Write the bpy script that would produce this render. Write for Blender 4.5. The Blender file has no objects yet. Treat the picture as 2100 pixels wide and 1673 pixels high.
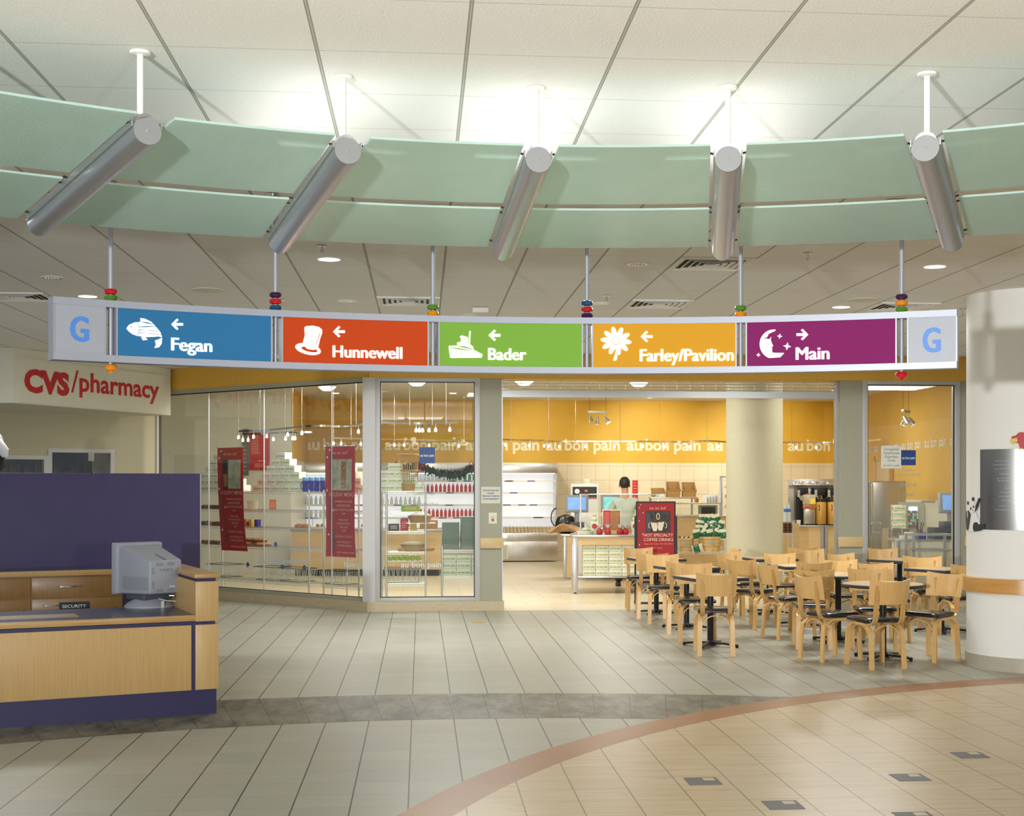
import bpy, bmesh, math, random
from math import sin, cos, pi, atan2, hypot, sqrt, radians
from mathutils import Vector, Matrix
S = bpy.context.scene
C = S.collection
random.seed(7)
# ---------------------------------------------------------------- camera frame (photo 2100 x 1673)
FP, CX, CY, TH, EYE = 2806.5, 1099.7, 993.8, 0.0840, 1.701
CH = EYE + 1.7758            # lobby ceiling height
CT, ST = cos(TH), sin(TH)
def dd(x, y, D):             # point at camera depth D
    X = (x - CX) / FP * D
    return Vector((X * CT + D * ST, -X * ST + D * CT, EYE - (y - CY) / FP * D))
def fl(x, y, z=0.0):         # point on the level z
    return dd(x, y, (EYE - z) * FP / (y - CY))
def pv(x, y, V):             # point on the plane v = V
    return dd(x, y, V / (CT - (x - CX) / FP * ST))
def pp(x, y, p0, n):         # point on a vertical plane through p0 with normal n
    d = dd(x, y, 1.0); d = Vector((d.x, d.y, d.z - EYE))
    k = ((p0[0]) * n[0] + (p0[1]) * n[1]) / (d.x * n[0] + d.y * n[1])
    return Vector((d.x * k, d.y * k, EYE + d.z * k))
cam = bpy.data.cameras.new('camera'); co = bpy.data.objects.new('camera', cam); C.objects.link(co)
co.location = (0, 0, EYE); co.rotation_euler = (pi / 2, 0, -TH)
cam.sensor_width = 36; cam.lens = FP / 2100 * 36
cam.shift_x = -(CX - 1050) / 2100; cam.shift_y = (CY - 836.5) / 2100
cam.clip_end = 200
S.camera = co
S.view_settings.view_transform = 'Standard'; S.view_settings.look = 'None'
S.view_settings.exposure = -0.34; S.view_settings.gamma = 1.0
# ---------------------------------------------------------------- world and large lights
w = bpy.data.worlds.new('world'); S.world = w; w.use_nodes = True
w.node_tree.nodes['Background'].inputs[0].default_value = (0.88, 0.95, 1.0, 1)
w.node_tree.nodes['Background'].inputs[1].default_value = 0.47
def lamp(name, kind, loc, power, color=(1, 1, 1), size=0.3, target=None, size_y=None, spot=None, blend=0.5):
    l = bpy.data.lights.new(name, kind); l.energy = power; l.color = color
    if kind == 'AREA':
        l.size = size
        if size_y: l.shape = 'RECTANGLE'; l.size_y = size_y
        else: l.shape = 'DISK'
    elif kind == 'SPOT':
        l.shadow_soft_size = size; l.spot_size = spot or 1.2; l.spot_blend = blend
    else: l.shadow_soft_size = size
    o = bpy.data.objects.new(name, l); C.objects.link(o); o.location = loc
    if target is not None:
        d = Vector(target) - Vector(loc); o.rotation_euler = d.to_track_quat('-Z', 'Y').to_euler()
    return o
kl = Vector((-2.6 * CT - 2 * ST, 2.6 * ST - 2 * CT, 1.84)); kr = Vector((2.6 * CT - 2 * ST, -2.6 * ST - 2 * CT, 1.84))
lamp('studio_light', 'AREA', kl, 600, (.96, .99, 1), .22, (5.6, 11, 2.2)).data.spread = radians(125)
lamp('studio_light', 'AREA', kr, 150, (.96, .99, 1), .22, (-1.0, 12, 1.9))
for x, y, p in ((-6, 3, 15), (0, 1.0, 15), (6, 3, 20), (-4.5, 14.8, 95), (.5, 15.0, 135), (4.8, 15.0, 130), (8.5, 13, 70), (1.5, 10.5, 45), (-4, 8.5, 25)):
    lamp('lobby_fill', 'AREA', (x, y, CH - .03), p, (.98, 1, .97), 1.2, (x, y, 0), 1.2)  # added fill without fittings, brightens lobby floor and, by bounce, the ceiling
for x, y, p in ((-3.2, 22.4, 130), (-1.3, 20.4, 140), (.8, 19.7, 120), (3.2, 20.8, 70), (7.0, 20.5, 80), (-.2, 25.5, 75), (3.5, 25.5, 80), (7.4, 25.5, 80), (1.5, 28.6, 30), (6.0, 28.6, 45)):
    lamp('cafe_fill', 'AREA', (x, y, 3.56), p, (1, .975, .93), .9, (x, y, 0), .9)  # unseen fill lamps added to brighten the cafe and its window racks
for x in (-.3, 2.2, 4.7, 7.2):
    lamp('wall_wash', 'SPOT', (x, 28.6, 3.4), 240 if x > 4 else (130 if x > 2 else 25), (1, .93, .72), .08, (x + .6, 31, 2.35), spot=1.5, blend=.9)
# ---------------------------------------------------------------- materials
M = {}
class NT:
    def __init__(s, m):
        m.use_nodes = True; s.t = m.node_tree; s.n = s.t.nodes; s.l = s.t.links
        s.b = s.n['Principled BSDF']; s.out = s.n['Material Output']
    def node(s, k, **kw):
        n = s.n.new(k)
        for a, v in kw.items(): setattr(n, a, v)
        return n
    def inp(s, sock, v):
        if hasattr(v, 'is_output') or isinstance(v, bpy.types.NodeSocket): s.l.new(v, sock)
        else:
            sock.default_value = v
    def math(s, op, a, b=0.0, c=None):
        n = s.node('ShaderNodeMath', operation=op); s.inp(n.inputs[0], a); s.inp(n.inputs[1], b)
        if c is not None: s.inp(n.inputs[2], c)
        return n.outputs[0]
    def mix(s, f, a, b):
        n = s.node('ShaderNodeMix', data_type='RGBA'); s.inp(n.inputs[0], f)
        s.inp(n.inputs[6], a if not isinstance(a, tuple) else (*a[:3], 1)); s.inp(n.inputs[7], b if not isinstance(b, tuple) else (*b[:3], 1))
        return n.outputs[2]
    def pos(s):
        g = s.node('ShaderNodeNewGeometry'); x = s.node('ShaderNodeSeparateXYZ'); s.l.new(g.outputs['Position'], x.inputs[0])
        return g.outputs['Position'], x.outputs
    def obj(s):
        g = s.node('ShaderNodeTexCoord'); x = s.node('ShaderNodeSeparateXYZ'); s.l.new(g.outputs['Object'], x.inputs[0])
        return g.outputs['Object'], x.outputs
    def noise(s, vec, scale, detail=3, sc3=None, rough=.5):
        if sc3:
            m = s.node('ShaderNodeMapping'); s.l.new(vec, m.inputs[0]); m.inputs['Scale'].default_value = sc3; vec = m.outputs[0]
        n = s.node('ShaderNodeTexNoise'); s.l.new(vec, n.inputs['Vector']); n.inputs['Scale'].default_value = scale
        n.inputs['Detail'].default_value = detail; n.inputs['Roughness'].default_value = rough
        return n.outputs['Fac']
    def ramp(s, f, a, b):
        n = s.node('ShaderNodeMapRange'); s.inp(n.inputs[0], f); n.inputs[1].default_value = a; n.inputs[2].default_value = b
        return n.outputs[0]
    def line(s, c, pitch, off, wid):   # 1 on the joints of a grid c = (k+off)*pitch
        f = s.math('FRACT', s.math('SUBTRACT', s.math('DIVIDE', c, pitch), off - 1000.5))
        return s.math('LESS_THAN', s.math('ABSOLUTE', s.math('SUBTRACT', f, .5)), wid / 2 / pitch)
    def bump(s, h, strength=.2, dist=.002):
        n = s.node('ShaderNodeBump'); s.inp(n.inputs['Height'], h); n.inputs['Strength'].default_value = strength
        n.inputs['Distance'].default_value = dist; s.l.new(n.outputs[0], s.b.inputs['Normal'])
def sr(r, g, b):   # srgb bytes to linear
    f = lambda v: ((v / 255 + .055) / 1.055) ** 2.4 if v > 10 else v / 255 / 12.92
    return (f(r), f(g), f(b))
def mat(name, col, rough=.5, metal=0.0, var=0.0, vs=20, emit=0.0, bump=0.0, coat=0.0, sc3=None, alpha=1.0, spec=.5):
    m = bpy.data.materials.new(name); t = NT(m); b = t.b
    b.inputs['Roughness'].default_value = rough; b.inputs['Metallic'].default_value = metal
    b.inputs['Specular IOR Level'].default_value = spec
    b.inputs['Base Color'].default_value = (*col, 1)
    if coat: b.inputs['Coat Weight'].default_value = coat
    if var or bump:
        v, _ = t.obj(); n = t.noise(v, vs, 4, sc3)
        if var:
            c = t.mix(t.ramp(n, .3, .7), tuple(x * (1 - var) for x in col), tuple(min(1, x * (1 + var)) for x in col))
            t.l.new(c, b.inputs['Base Color'])
        if bump: t.bump(n, bump, .003)
    if emit:
        b.inputs['Emission Color'].default_value = (*col, 1); b.inputs['Emission Strength'].default_value = emit
    if alpha < 1: b.inputs['Alpha'].default_value = alpha
    M[name] = m; return m
def woodmat(name, c1, c2, rough=.35, sc=(40, 40, 3), coat=.2, scale=1.6):
    m = bpy.data.materials.new(name); t = NT(m); v, _ = t.obj()
    n = t.noise(v, scale, 5, sc, .65); n2 = t.noise(v, 3, 2)
    c = t.mix(t.ramp(n, .32, .7), c1, c2); c = t.mix(t.math('MULTIPLY', t.ramp(n2, .3, .7), .25), c, c2)
    t.l.new(c, t.b.inputs['Base Color']); t.b.inputs['Roughness'].default_value = rough
    t.b.inputs['Coat Weight'].default_value = coat; t.b.inputs['Coat Roughness'].default_value = .25
    M[name] = m; return m
def glassmat(name, tint=(.93, .97, .94), spec=1.0, rough=0.0, ior=1.45, boost=1.0):
    m = bpy.data.materials.new(name); t = NT(m); t.n.remove(t.b)
    tr = t.node('ShaderNodeBsdfTransparent'); tr.inputs[0].default_value = (*tint, 1)
    gl = t.node('ShaderNodeBsdfGlossy'); gl.inputs['Roughness'].default_value = rough; gl.inputs[0].default_value = (spec, spec, spec, 1)
    ge = t.node('ShaderNodeNewGeometry'); dp = t.node('ShaderNodeVectorMath', operation='DOT_PRODUCT'); t.l.new(ge.outputs['Incoming'], dp.inputs[0]); t.l.new(ge.outputs['Normal'], dp.inputs[1])
    mx = t.node('ShaderNodeMixShader'); c1 = t.math('SUBTRACT', 1.0, t.math('ABSOLUTE', dp.outputs['Value'])); f = t.math('MULTIPLY', t.math('ADD', .04, t.math('MULTIPLY', t.math('POWER', c1, 5.0), .96)), boost)
    t.l.new(f, mx.inputs[0]); t.l.new(tr.outputs[0], mx.inputs[1]); t.l.new(gl.outputs[0], mx.inputs[2])
    t.l.new(mx.outputs[0], t.out.inputs[0]); M[name] = m; return m
mat('white', sr(232, 230, 222), .5, var=.03, vs=60, bump=.05)
mat('pure_white', (.85, .85, .83), .45)
mat('column_paint', sr(232, 230, 224), .55, var=.02, vs=120, bump=.12)
mat('olive_wall', sr(164, 162, 142), .6, var=.03, vs=40, bump=.06)
mat('cafe_column', sr(196, 192, 165), .6, var=.03, vs=30)
mat('cream_wall', sr(218, 215, 198), .65, var=.02, vs=30)
mat('shop_wall', sr(188, 180, 152), .7, var=.04, vs=60, bump=.1)
mat('yellow_fascia', sr(222, 172, 66), .6, var=.03, vs=30)
mat('yellow_wall', sr(226, 170, 60), .6, var=.03, vs=10)
mat('letter_cream', sr(240, 232, 205), .6)
mat('silver', (.50, .51, .53), .38, .85, var=.04, vs=200)
mat('aluminium', (.66, .66, .68), .5, .35)
mat('sign_silver', sr(160, 163, 174), .4, .2)
mat('frame_lilac', sr(190, 188, 186), .45, .2)
mat('steel', (.58, .57, .54), .28, .95, var=.08, vs=2.5, sc3=(30, 30, .4))
mat('chrome', (.75, .75, .73), .16, 1.0)
mat('wire', (.66, .69, .65), .35, .6)
mat('black_metal', (.015, .015, .017), .35, .3)
mat('black', (.012, .012, .013), .4)
mat('black_leather', (.012, .011, .011), .25, coat=.3, bump=.05, vs=60)
mat('shade_dark', (.03, .03, .025), .7)  # near-black put in where the pharmacy and vents lie in shade
mat('red', sr(196, 28, 40), .45, var=.03)
mat('banner_red', sr(178, 12, 22), .5, var=.06, vs=8)
mat('banner_text', sr(232, 178, 150), .5)
mat('vine', sr(52, 88, 60), .5)
mat('poster_dark', sr(60, 52, 46), .5, var=.7, vs=22)
mat('poster_light', sr(178, 176, 150), .5, var=.35, vs=9)
mat('poster_food', sr(170, 110, 60), .5, var=.6, vs=60)
mat('cvs_red', sr(190, 25, 40), .45)
mat('purple', sr(64, 56, 98), .55, var=.06, vs=5)
mat('purple_dark', sr(38, 32, 74), .5, var=.05, vs=5)
mat('laminate_blue', sr(72, 78, 100), .25, var=.05, vs=50)
woodmat('oak', sr(182, 146, 92), sr(198, 163, 108), .4, (60, 60, 1.2))
woodmat('oak_dark', sr(134, 98, 54), sr(154, 116, 68), .4, (60, 60, 1.2))
woodmat('oak_edge', sr(150, 112, 66), sr(205, 165, 108), .35, (1.2, 20, 60))
woodmat('birch', sr(212, 166, 100), sr(226, 184, 120), .3, (40, 8, 3), .35)
woodmat('birch_dark', sr(196, 148, 86), sr(210, 166, 104), .3, (40, 8, 3), .35)
woodmat('maple', sr(202, 172, 120), sr(214, 186, 136), .45, (1, 1, 8), .05)
woodmat('rail_wood', sr(186, 132, 62), sr(206, 156, 86), .3, (2, 2, 14), .4)
woodmat('table_wood', sr(196, 158, 118), sr(208, 172, 132), .3, (4, 30, 4), .3)
mat('table_edge', (.035, .04, .045), .45)
mat('base_stone', sr(176, 168, 150), .4, var=.04)
mat('cap_grey', (.27, .27, .27), .5, .3)
mat('stone', sr(196, 180, 148), .5, var=.08, vs=9, sc3=(1, 1, 6))
mat('box_white', sr(222, 224, 204), .6, var=.03)
mat('box_green', sr(140, 172, 50), .6)
mat('blue_sign', sr(40, 72, 138), .45)
mat('pale_text', sr(214, 222, 226), .5)
mat('grey_text', sr(168, 172, 160), .5)
mat('cobalt', sr(38, 40, 160), .15, coat=.5)
mat('bluebag', sr(120, 170, 225), .3)
mat('tray_green', sr(136, 148, 132), .5)
mat('wicker', sr(178, 136, 74), .6, var=.35, vs=90, bump=.6)
mat('wicker_dark', sr(120, 84, 46), .6, var=.45, vs=90, bump=.6)
mat('chip_wood', sr(206, 172, 112), .5, var=.12, vs=6, sc3=(8, 8, 1))
mat('bread', sr(176, 120, 62), .6, var=.35, vs=20, bump=.4)
mat('bread_dark', sr(96, 62, 34), .6, var=.4, vs=25, bump=.4)
mat('leaf', sr(34, 62, 34), .6, var=.5, vs=30)
mat('apple', sr(150, 190, 70), .3)
mat('skin', sr(196, 140, 108), .5, var=.04, vs=12)
mat('hair', sr(34, 26, 22), .6, bump=.5, vs=120)
mat('shirt', sr(190, 196, 182), .8, var=.05, vs=9)
mat('trouser', sr(26, 26, 30), .8)
mat('shoe', sr(34, 22, 18), .4)
mat('tan_cloth', sr(190, 154, 108), .85, var=.12, vs=9, bump=.3)
mat('crt', sr(152, 156, 166), .5, bump=.04, vs=200)
mat('crt_dark', sr(74, 78, 88), .5)
mat('hole', (.03, .03, .035), .8)
mat('gold', sr(196, 150, 70), .35, .2)
mat('amber', sr(176, 104, 52), .15, coat=.4)
mat('screen', sr(110, 150, 205), .3, emit=1.1, var=.2, vs=9)
mat('screen2', sr(120, 190, 190), .3, emit=.9, var=.5, vs=12)
mat('dark_glass', (.02, .024, .03), .1)
mat('orange', sr(222, 110, 40), .45)
mat('yellow_card', sr(236, 206, 60), .5)
mat('plastic_clear', sr(214, 206, 176), .15, alpha=.55)
mat('kraft', sr(176, 136, 86), .8, var=.1)
mat('panda_black', (.03, .03, .03), .6)
mat('panda_white', sr(232, 230, 230), .6)
mat('parrot_red', sr(190, 26, 36), .5)
mat('parrot_yellow', sr(228, 200, 60), .5)
mat('parrot_beak', sr(222, 196, 120), .5)
for nm, c in (('bead_red', (190, 16, 28)), ('bead_green', (76, 130, 30)), ('bead_orange', (226, 134, 20)), ('bead_purple', (52, 20, 66)), ('bead_blue', (22, 74, 110))):
    mat(nm, sr(*c), .08, coat=.6)
def signpanel(name, col, e):
    m = mat(name, col, .6, emit=e, spec=.15); return m
signpanel('p_blue', sr(42, 102, 146), .25); signpanel('p_red', sr(178, 60, 14), .25); signpanel('p_green', sr(112, 156, 56), .25)
signpanel('p_orange', sr(196, 140, 28), .25); signpanel('p_purple', sr(118, 20, 86), .25)
mat('p_grey', sr(158, 161, 170), .45); mat('g_blue', sr(78, 132, 210), .5)
mat('lit_white', (1.0, .98, .88), .5, emit=3.2)
mat('dish_lamp', (1.0, .97, .88), .5, emit=5.0)
mat('bulb', (1.0, .93, .80), .5, emit=22.0)
mat('case_light', (1.0, .97, .95), .5, emit=2.2)
mat('case_back', (.92, .92, .94), .4, emit=.75)
mat('down_lit', (1.0, .93, .78), .5, emit=6.0)
mat('juice_red', sr(214, 60, 56), .15, coat=.3); mat('bottle_water', sr(215, 232, 235), .1, coat=.3); mat('bottle_green', sr(60, 150, 90), .15, coat=.3)
mat('bottle_cap', sr(236, 236, 240), .4); mat('cap_red', sr(206, 44, 40), .4); mat('jar_amber', sr(222, 190, 140), .2)
mat('wrap_green', sr(40, 104, 72), .25, var=.2); mat('wrap_cream', sr(220, 216, 186), .3)
mat('merch', sr(70, 66, 60), .6, var=.9, vs=5); mat('merch2', sr(84, 60, 80), .6, var=.9, vs=5)
mat('slate', (.1, .1, .1), .5)
mat('cushion_grey', sr(100, 110, 104), .7)
glassmat('shop_glass', (.975, .99, .98), 1.0, boost=1.5)
glassmat('case_glass', (.95, .985, .97), 1.0, boost=.9)
def sailmat():
    m = bpy.data.materials.new('sail_glass'); t = NT(m); b = t.b; v, _ = t.obj()
    n = t.noise(v, 60, 3, (1, 3, 1)); n2 = t.noise(v, 6, 2)
    c = t.mix(t.ramp(n2, .3, .7), sr(192, 218, 212), sr(200, 224, 218)); t.l.new(c, b.inputs['Base Color'])
    b.inputs['Roughness'].default_value = .3; t.bump(n, .5, .004)
    tr = t.node('ShaderNodeBsdfTranslucent'); tr.inputs[0].default_value = (*sr(222, 234, 222), 1)
    tp = t.node('ShaderNodeBsdfTransparent'); tp.inputs[0].default_value = (.75, .88, .78, 1)
    mx = t.node('ShaderNodeMixShader'); mx.inputs[0].default_value = .42; t.l.new(b.outputs[0], mx.inputs[1]); t.l.new(tr.outputs[0], mx.inputs[2])
    m2 = t.node('ShaderNodeMixShader'); m2.inputs[0].default_value = .10; t.l.new(mx.outputs[0], m2.inputs[1]); t.l.new(tp.outputs[0], m2.inputs[2])
    t.l.new(m2.outputs[0], t.out.inputs[0]); M['sail_glass'] = m
sailmat()
def ceilmat():
    m = bpy.data.materials.new('ceiling_tile'); t = NT(m); b = t.b; p, x = t.pos()
    n = t.noise(p, 90, 3); n2 = t.noise(p, 1.2, 3)
    lu = t.line(x[0], .61, -3.694, .007); lu2 = t.line(x[0], .61, -3.694, .017); lv = t.line(x[1], .61, 8.264, .006)
    c = t.mix(t.ramp(n, .3, .7), sr(232, 230, 225), sr(240, 238, 233)); c = t.mix(t.math('MULTIPLY', t.ramp(n2, .35, .7), .4), c, sr(232, 228, 220))
    c = t.mix(t.math('MULTIPLY', lu2, .75), c, sr(110, 108, 92)); c = t.mix(t.math('MULTIPLY', lu, .7), c, sr(200, 200, 188)); c = t.mix(t.math('MULTIPLY', lv, .55), c, sr(150, 152, 148))
    t.l.new(c, b.inputs['Base Color']); b.inputs['Roughness'].default_value = .85; b.inputs['Specular IOR Level'].default_value = .2
    h = t.math('SUBTRACT', n, t.math('MULTIPLY', lu2, 3.0)); t.bump(h, .35, .004)
    M['ceiling_tile'] = m
ceilmat()
def floormat(name, kind):
    m = bpy.data.materials.new(name); t = NT(m); b = t.b; p, x = t.pos()
    P = .3048
    cu = t.math('FLOOR', t.math('SUBTRACT', t.math('DIVIDE', x[0], P), -.222)); cv = t.math('FLOOR', t.math('SUBTRACT', t.math('DIVIDE', x[1], P), .87))
    wn = t.node('ShaderNodeTexWhiteNoise', noise_dimensions='2D'); cb = t.node('ShaderNodeCombineXYZ'); t.l.new(cu, cb.inputs[0]); t.l.new(cv, cb.inputs[1]); t.l.new(cb.outputs[0], wn.inputs['Vector'])
    rnd = wn.outputs['Value']; n = t.noise(p, 2.2, 4); fine = t.noise(p, 60, 3)
    lu = t.line(x[0], P, -.222, .0085); lv = t.line(x[1], P, .87, .0045)
    if kind == 'grey':
        c = t.mix(rnd, sr(154, 155, 142), sr(165, 165, 152)); c = t.mix(t.math('MULTIPLY', t.ramp(n, .35, .68), .7), c, sr(165, 157, 141))
        c = t.mix(t.math('MULTIPLY', t.ramp(fine, .3, .7), .12), c, sr(120, 118, 100))
        c = t.mix(lu, c, sr(52, 52, 40)); c = t.mix(t.math('MULTIPLY', lv, .75), c, sr(96, 95, 80)); r = .38
    elif kind == 'tan':
        s = t.noise(p, 1.0, 4, (1.6, 22, 1), .6); s2 = t.noise(p, 1.0, 4, (2.6, 9, 1), .6)
        c = t.mix(rnd, sr(184, 160, 122), sr(192, 170, 134)); c = t.mix(t.ramp(s, .42, .62), c, sr(196, 178, 146)); c = t.mix(t.math('MULTIPLY', t.ramp(s2, .55, .75), t.ramp(rnd, .45, .9)), c, sr(160, 124, 74))
        c = t.mix(t.math('MULTIPLY', lu, .8), c, sr(96, 80, 54)); c = t.mix(t.math('MULTIPLY', lv, .55), c, sr(120, 100, 70)); r = .33
    elif kind == 'slate':
        s = t.noise(p, 1.6, 6, (3.0, 1.2, 1), .8); 
        c = t.mix(t.ramp(s, .38, .62), sr(66, 65, 55), sr(126, 122, 106))
        # radial joints of the curved band
        a = t.math('ARCTAN2', t.math('SUBTRACT', x[0], .50), t.math('SUBTRACT', x[1], 2.25)); lr = t.line(a, .0335, 0.0, .0009)
        rr = t.math('SQRT', t.math('ADD', t.math('POWER', t.math('SUBTRACT', x[0], .30), 2), t.math('POWER', t.math('SUBTRACT', x[1], 2.4), 2)))
        lc = t.line(rr, .62, .12, .006)
        c = t.mix(t.math('MULTIPLY', t.math('MAXIMUM', lr, lc), .8), c, sr(48, 47, 38)); r = .4
    elif kind == 'terra':
        c = t.mix(t.ramp(n, .35, .7), sr(150, 102, 64), sr(160, 114, 72)); c = t.mix(t.math('MULTIPLY', t.ramp(fine, .3, .7), .25), c, sr(140, 96, 58)); r = .35
    else:
        br = t.node('ShaderNodeTexBrick'); t.l.new(p, br.inputs['Vector']); br.inputs['Scale'].default_value = 1.0
        br.inputs['Brick Width'].default_value = .61; br.inputs['Row Height'].default_value = .3048; br.inputs['Mortar Size'].default_value = .004
        br.inputs['Color1'].default_value = (*sr(216, 203, 172), 1); br.inputs['Color2'].default_value = (*sr(206, 192, 160), 1); br.inputs['Mortar'].default_value = (*sr(140, 126, 98), 1)
        c = t.mix(t.math('MULTIPLY', t.ramp(n, .35, .7), .4), br.outputs['Color'], sr(206, 196, 168)); r = .28
    t.l.new(c, b.inputs['Base Color']); b.inputs['Roughness'].default_value = r
    M[name] = m
for k in ('grey', 'tan', 'slate', 'terra', 'cafe'): floormat('floor_' + k, k)
def tilewall():
    m = bpy.data.materials.new('tile_wall'); t = NT(m); p, x = t.pos()
    l = t.math('MAXIMUM', t.line(x[0], .325, .2, .008), t.line(x[2], .325, .55, .008))
    c = t.mix(l, sr(228, 216, 188), sr(186, 172, 142)); t.l.new(c, t.b.inputs['Base Color']); t.b.inputs['Roughness'].default_value = .35; M['tile_wall'] = m
tilewall()
def cafewall():   # yellow varying slightly at random, the painted wall of the cafe
    m = bpy.data.materials.new('cafe_yellow'); t = NT(m); p, x = t.pos()
    n = t.noise(p, 2, 2); c = t.mix(t.ramp(n, .3, .7), sr(214, 168, 56), sr(220, 176, 62)); t.l.new(c, t.b.inputs['Base Color']); t.b.inputs['Roughness'].default_value = .6; M['cafe_yellow'] = m
cafewall()
# ---------------------------------------------------------------- text outlines from the built-in font
_tc = {}
def text2d(s, bold=0.0, sp=1.0):
    k = (s, bold, sp)
    if k not in _tc:
        cu = bpy.data.curves.new('t', 'FONT'); cu.body = s; cu.size = 1.0; cu.offset = bold; cu.resolution_u = 3; cu.space_character = sp
        o = bpy.data.objects.new('t', cu); C.objects.link(o)
        dg = bpy.context.evaluated_depsgraph_get(); me = bpy.data.meshes.new_from_object(o.evaluated_get(dg))
        vs = [(v.co.x, v.co.y) for v in me.vertices]; fs = [tuple(p.vertices) for p in me.polygons]
        bpy.data.objects.remove(o); bpy.data.curves.remove(cu); bpy.data.meshes.remove(me)
        x0 = min(v[0] for v in vs); x1 = max(v[0] for v in vs)
        _tc[k] = ([((x - x0), y / .693) for x, y in vs], fs, x1 - x0)
    return _tc[k]
# ---------------------------------------------------------------- mesh builder
class MB:
    def __init__(s): s.v = []; s.f = []; s.m = []; s.mats = []; s.cur = 0
    def mat(s, name):
        if name not in s.mats: s.mats.append(name)
        s.cur = s.mats.index(name); return s
    def add(s, vs, fs):
        o = len(s.v); s.v += [tuple(v) for v in vs]
        for f in fs: s.f.append(tuple(i + o for i in f)); s.m.append(s.cur)
        return s
    def box(s, c, d, R=None, bev=0.0):
        x, y, z = d[0] / 2, d[1] / 2, d[2] / 2
        if bev:
            b = bmesh.new(); bmesh.ops.create_cube(b, size=1.0); bmesh.ops.scale(b, vec=Vector(d), verts=b.verts)
            bmesh.ops.bevel(b, geom=list(b.edges), offset=bev, segments=2, affect='EDGES', profile=.5)
            vs = [v.co.copy() for v in b.verts]; fs = [tuple(v.index for v in f.verts) for f in b.faces]; b.free()
        else:
            vs = [Vector(p) for p in ((-x, -y, -z), (x, -y, -z), (x, y, -z), (-x, y, -z), (-x, -y, z), (x, -y, z), (x, y, z), (-x, y, z))]
            fs = [(0, 3, 2, 1), (4, 5, 6, 7), (0, 1, 5, 4), (1, 2, 6, 5), (2, 3, 7, 6), (3, 0, 4, 7)]
        if R is not None:
            if not isinstance(R, Matrix): R = Matrix.Rotation(R, 3, 'Z')
            vs = [R @ v for v in vs]
        c = Vector(c); return s.add([v + c for v in vs], fs)
    def b2(s, p, q, bev=0.0):   # box by two corners
        c = [(a + b) / 2 for a, b in zip(p, q)]; d = [abs(a - b) for a, b in zip(p, q)]; return s.box(c, d, bev=bev)
    def cyl(s, p0, p1, r, n=14, r2=None, caps=True):
        p0, p1 = Vector(p0), Vector(p1); r2 = r if r2 is None else r2
        q = (p1 - p0).to_track_quat('Z', 'Y').to_matrix(); vs = []
        for p, rr in ((p0, r), (p1, r2)):
            for i in range(n): a = 2 * pi * i / n; vs.append(p + q @ Vector((rr * cos(a), rr * sin(a), 0)))
        fs = [(i, (i + 1) % n, n + (i + 1) % n, n + i) for i in range(n)]
        if caps: fs += [tuple(reversed(range(n))), tuple(range(n, 2 * n))]
        return s.add(vs, fs)
    def lathe(s, c, prof, n=20, sx=1, sy=1, R=None):
        vs = []; c = Vector(c)
        for r, z in prof:
            for i in range(n):
                a = 2 * pi * i / n; v = Vector((r * cos(a) * sx, r * sin(a) * sy, z)); vs.append(c + (R @ v if R is not None else v))
        fs = []
        for k in range(len(prof) - 1):
            for i in range(n): fs.append((k * n + i, k * n + (i + 1) % n, (k + 1) * n + (i + 1) % n, (k + 1) * n + i))
        fs.append(tuple(reversed(range(n)))); fs.append(tuple(range((len(prof) - 1) * n, len(prof) * n)))
        return s.add(vs, fs)
    def ball(s, c, r, n=12, sz=1, sx=1, sy=1, R=None):
        return s.lathe(c, [(max(.0005, r * sin(pi * k / (n // 2 + 2))), -r * sz * cos(pi * k / (n // 2 + 2))) for k in range(n // 2 + 3)], n, sx, sy, R)
    def sweep(s, pts, r, n=8, closed=False, radii=None):
        pts = [Vector(p) for p in pts]; vs = []; N = len(pts)
        for i, p in enumerate(pts):
            a = pts[i - 1] if (i > 0 or closed) else p; b = pts[(i + 1) % N] if (i < N - 1 or closed) else p
            q = (b - a).to_track_quat('Z', 'Y').to_matrix(); rr = radii[i] if radii else r
            for k in range(n): t = 2 * pi * k / n; vs.append(p + q @ Vector((rr * cos(t), rr * sin(t), 0)))
        fs = []
        for i in range(N if closed else N - 1):
            j = (i + 1) % N
            for k in range(n): fs.append((i * n + k, i * n + (k + 1) % n, j * n + (k + 1) % n, j * n + k))
        if not closed: fs += [tuple(reversed(range(n))), tuple(range((N - 1) * n, N * n))]
        return s.add(vs, fs)
    def ribbon(s, pts, wd, width, th):   # flat strip of real thickness along pts; wd = width direction
        pts = [Vector(p) for p in pts]; wd = Vector(wd).normalized(); vs = []; N = len(pts)
        for i, p in enumerate(pts):
            t = (pts[min(i + 1, N - 1)] - pts[max(i - 1, 0)]).normalized(); nn = t.cross(wd).normalized()
            wv = width[i] if isinstance(width, (list, tuple)) else width
            for a, b in ((-1, -1), (1, -1), (1, 1), (-1, 1)): vs.append(p + wd * (a * wv / 2) + nn * (b * th / 2))
        fs = [(0, 3, 2, 1), tuple((N - 1) * 4 + k for k in range(4))]
        for i in range(N - 1):
            for k in range(4): fs.append((i * 4 + k, i * 4 + (k + 1) % 4, (i + 1) * 4 + (k + 1) % 4, (i + 1) * 4 + k))
        return s.add(vs, fs)
    def prism(s, poly, z0, z1):
        n = len(poly); return s.add([(p[0], p[1], z0) for p in poly] + [(p[0], p[1], z1) for p in poly],
            [tuple(reversed(range(n))), tuple(range(n, 2 * n))] + [(i, (i + 1) % n, n + (i + 1) % n, n + i) for i in range(n)])
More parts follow.
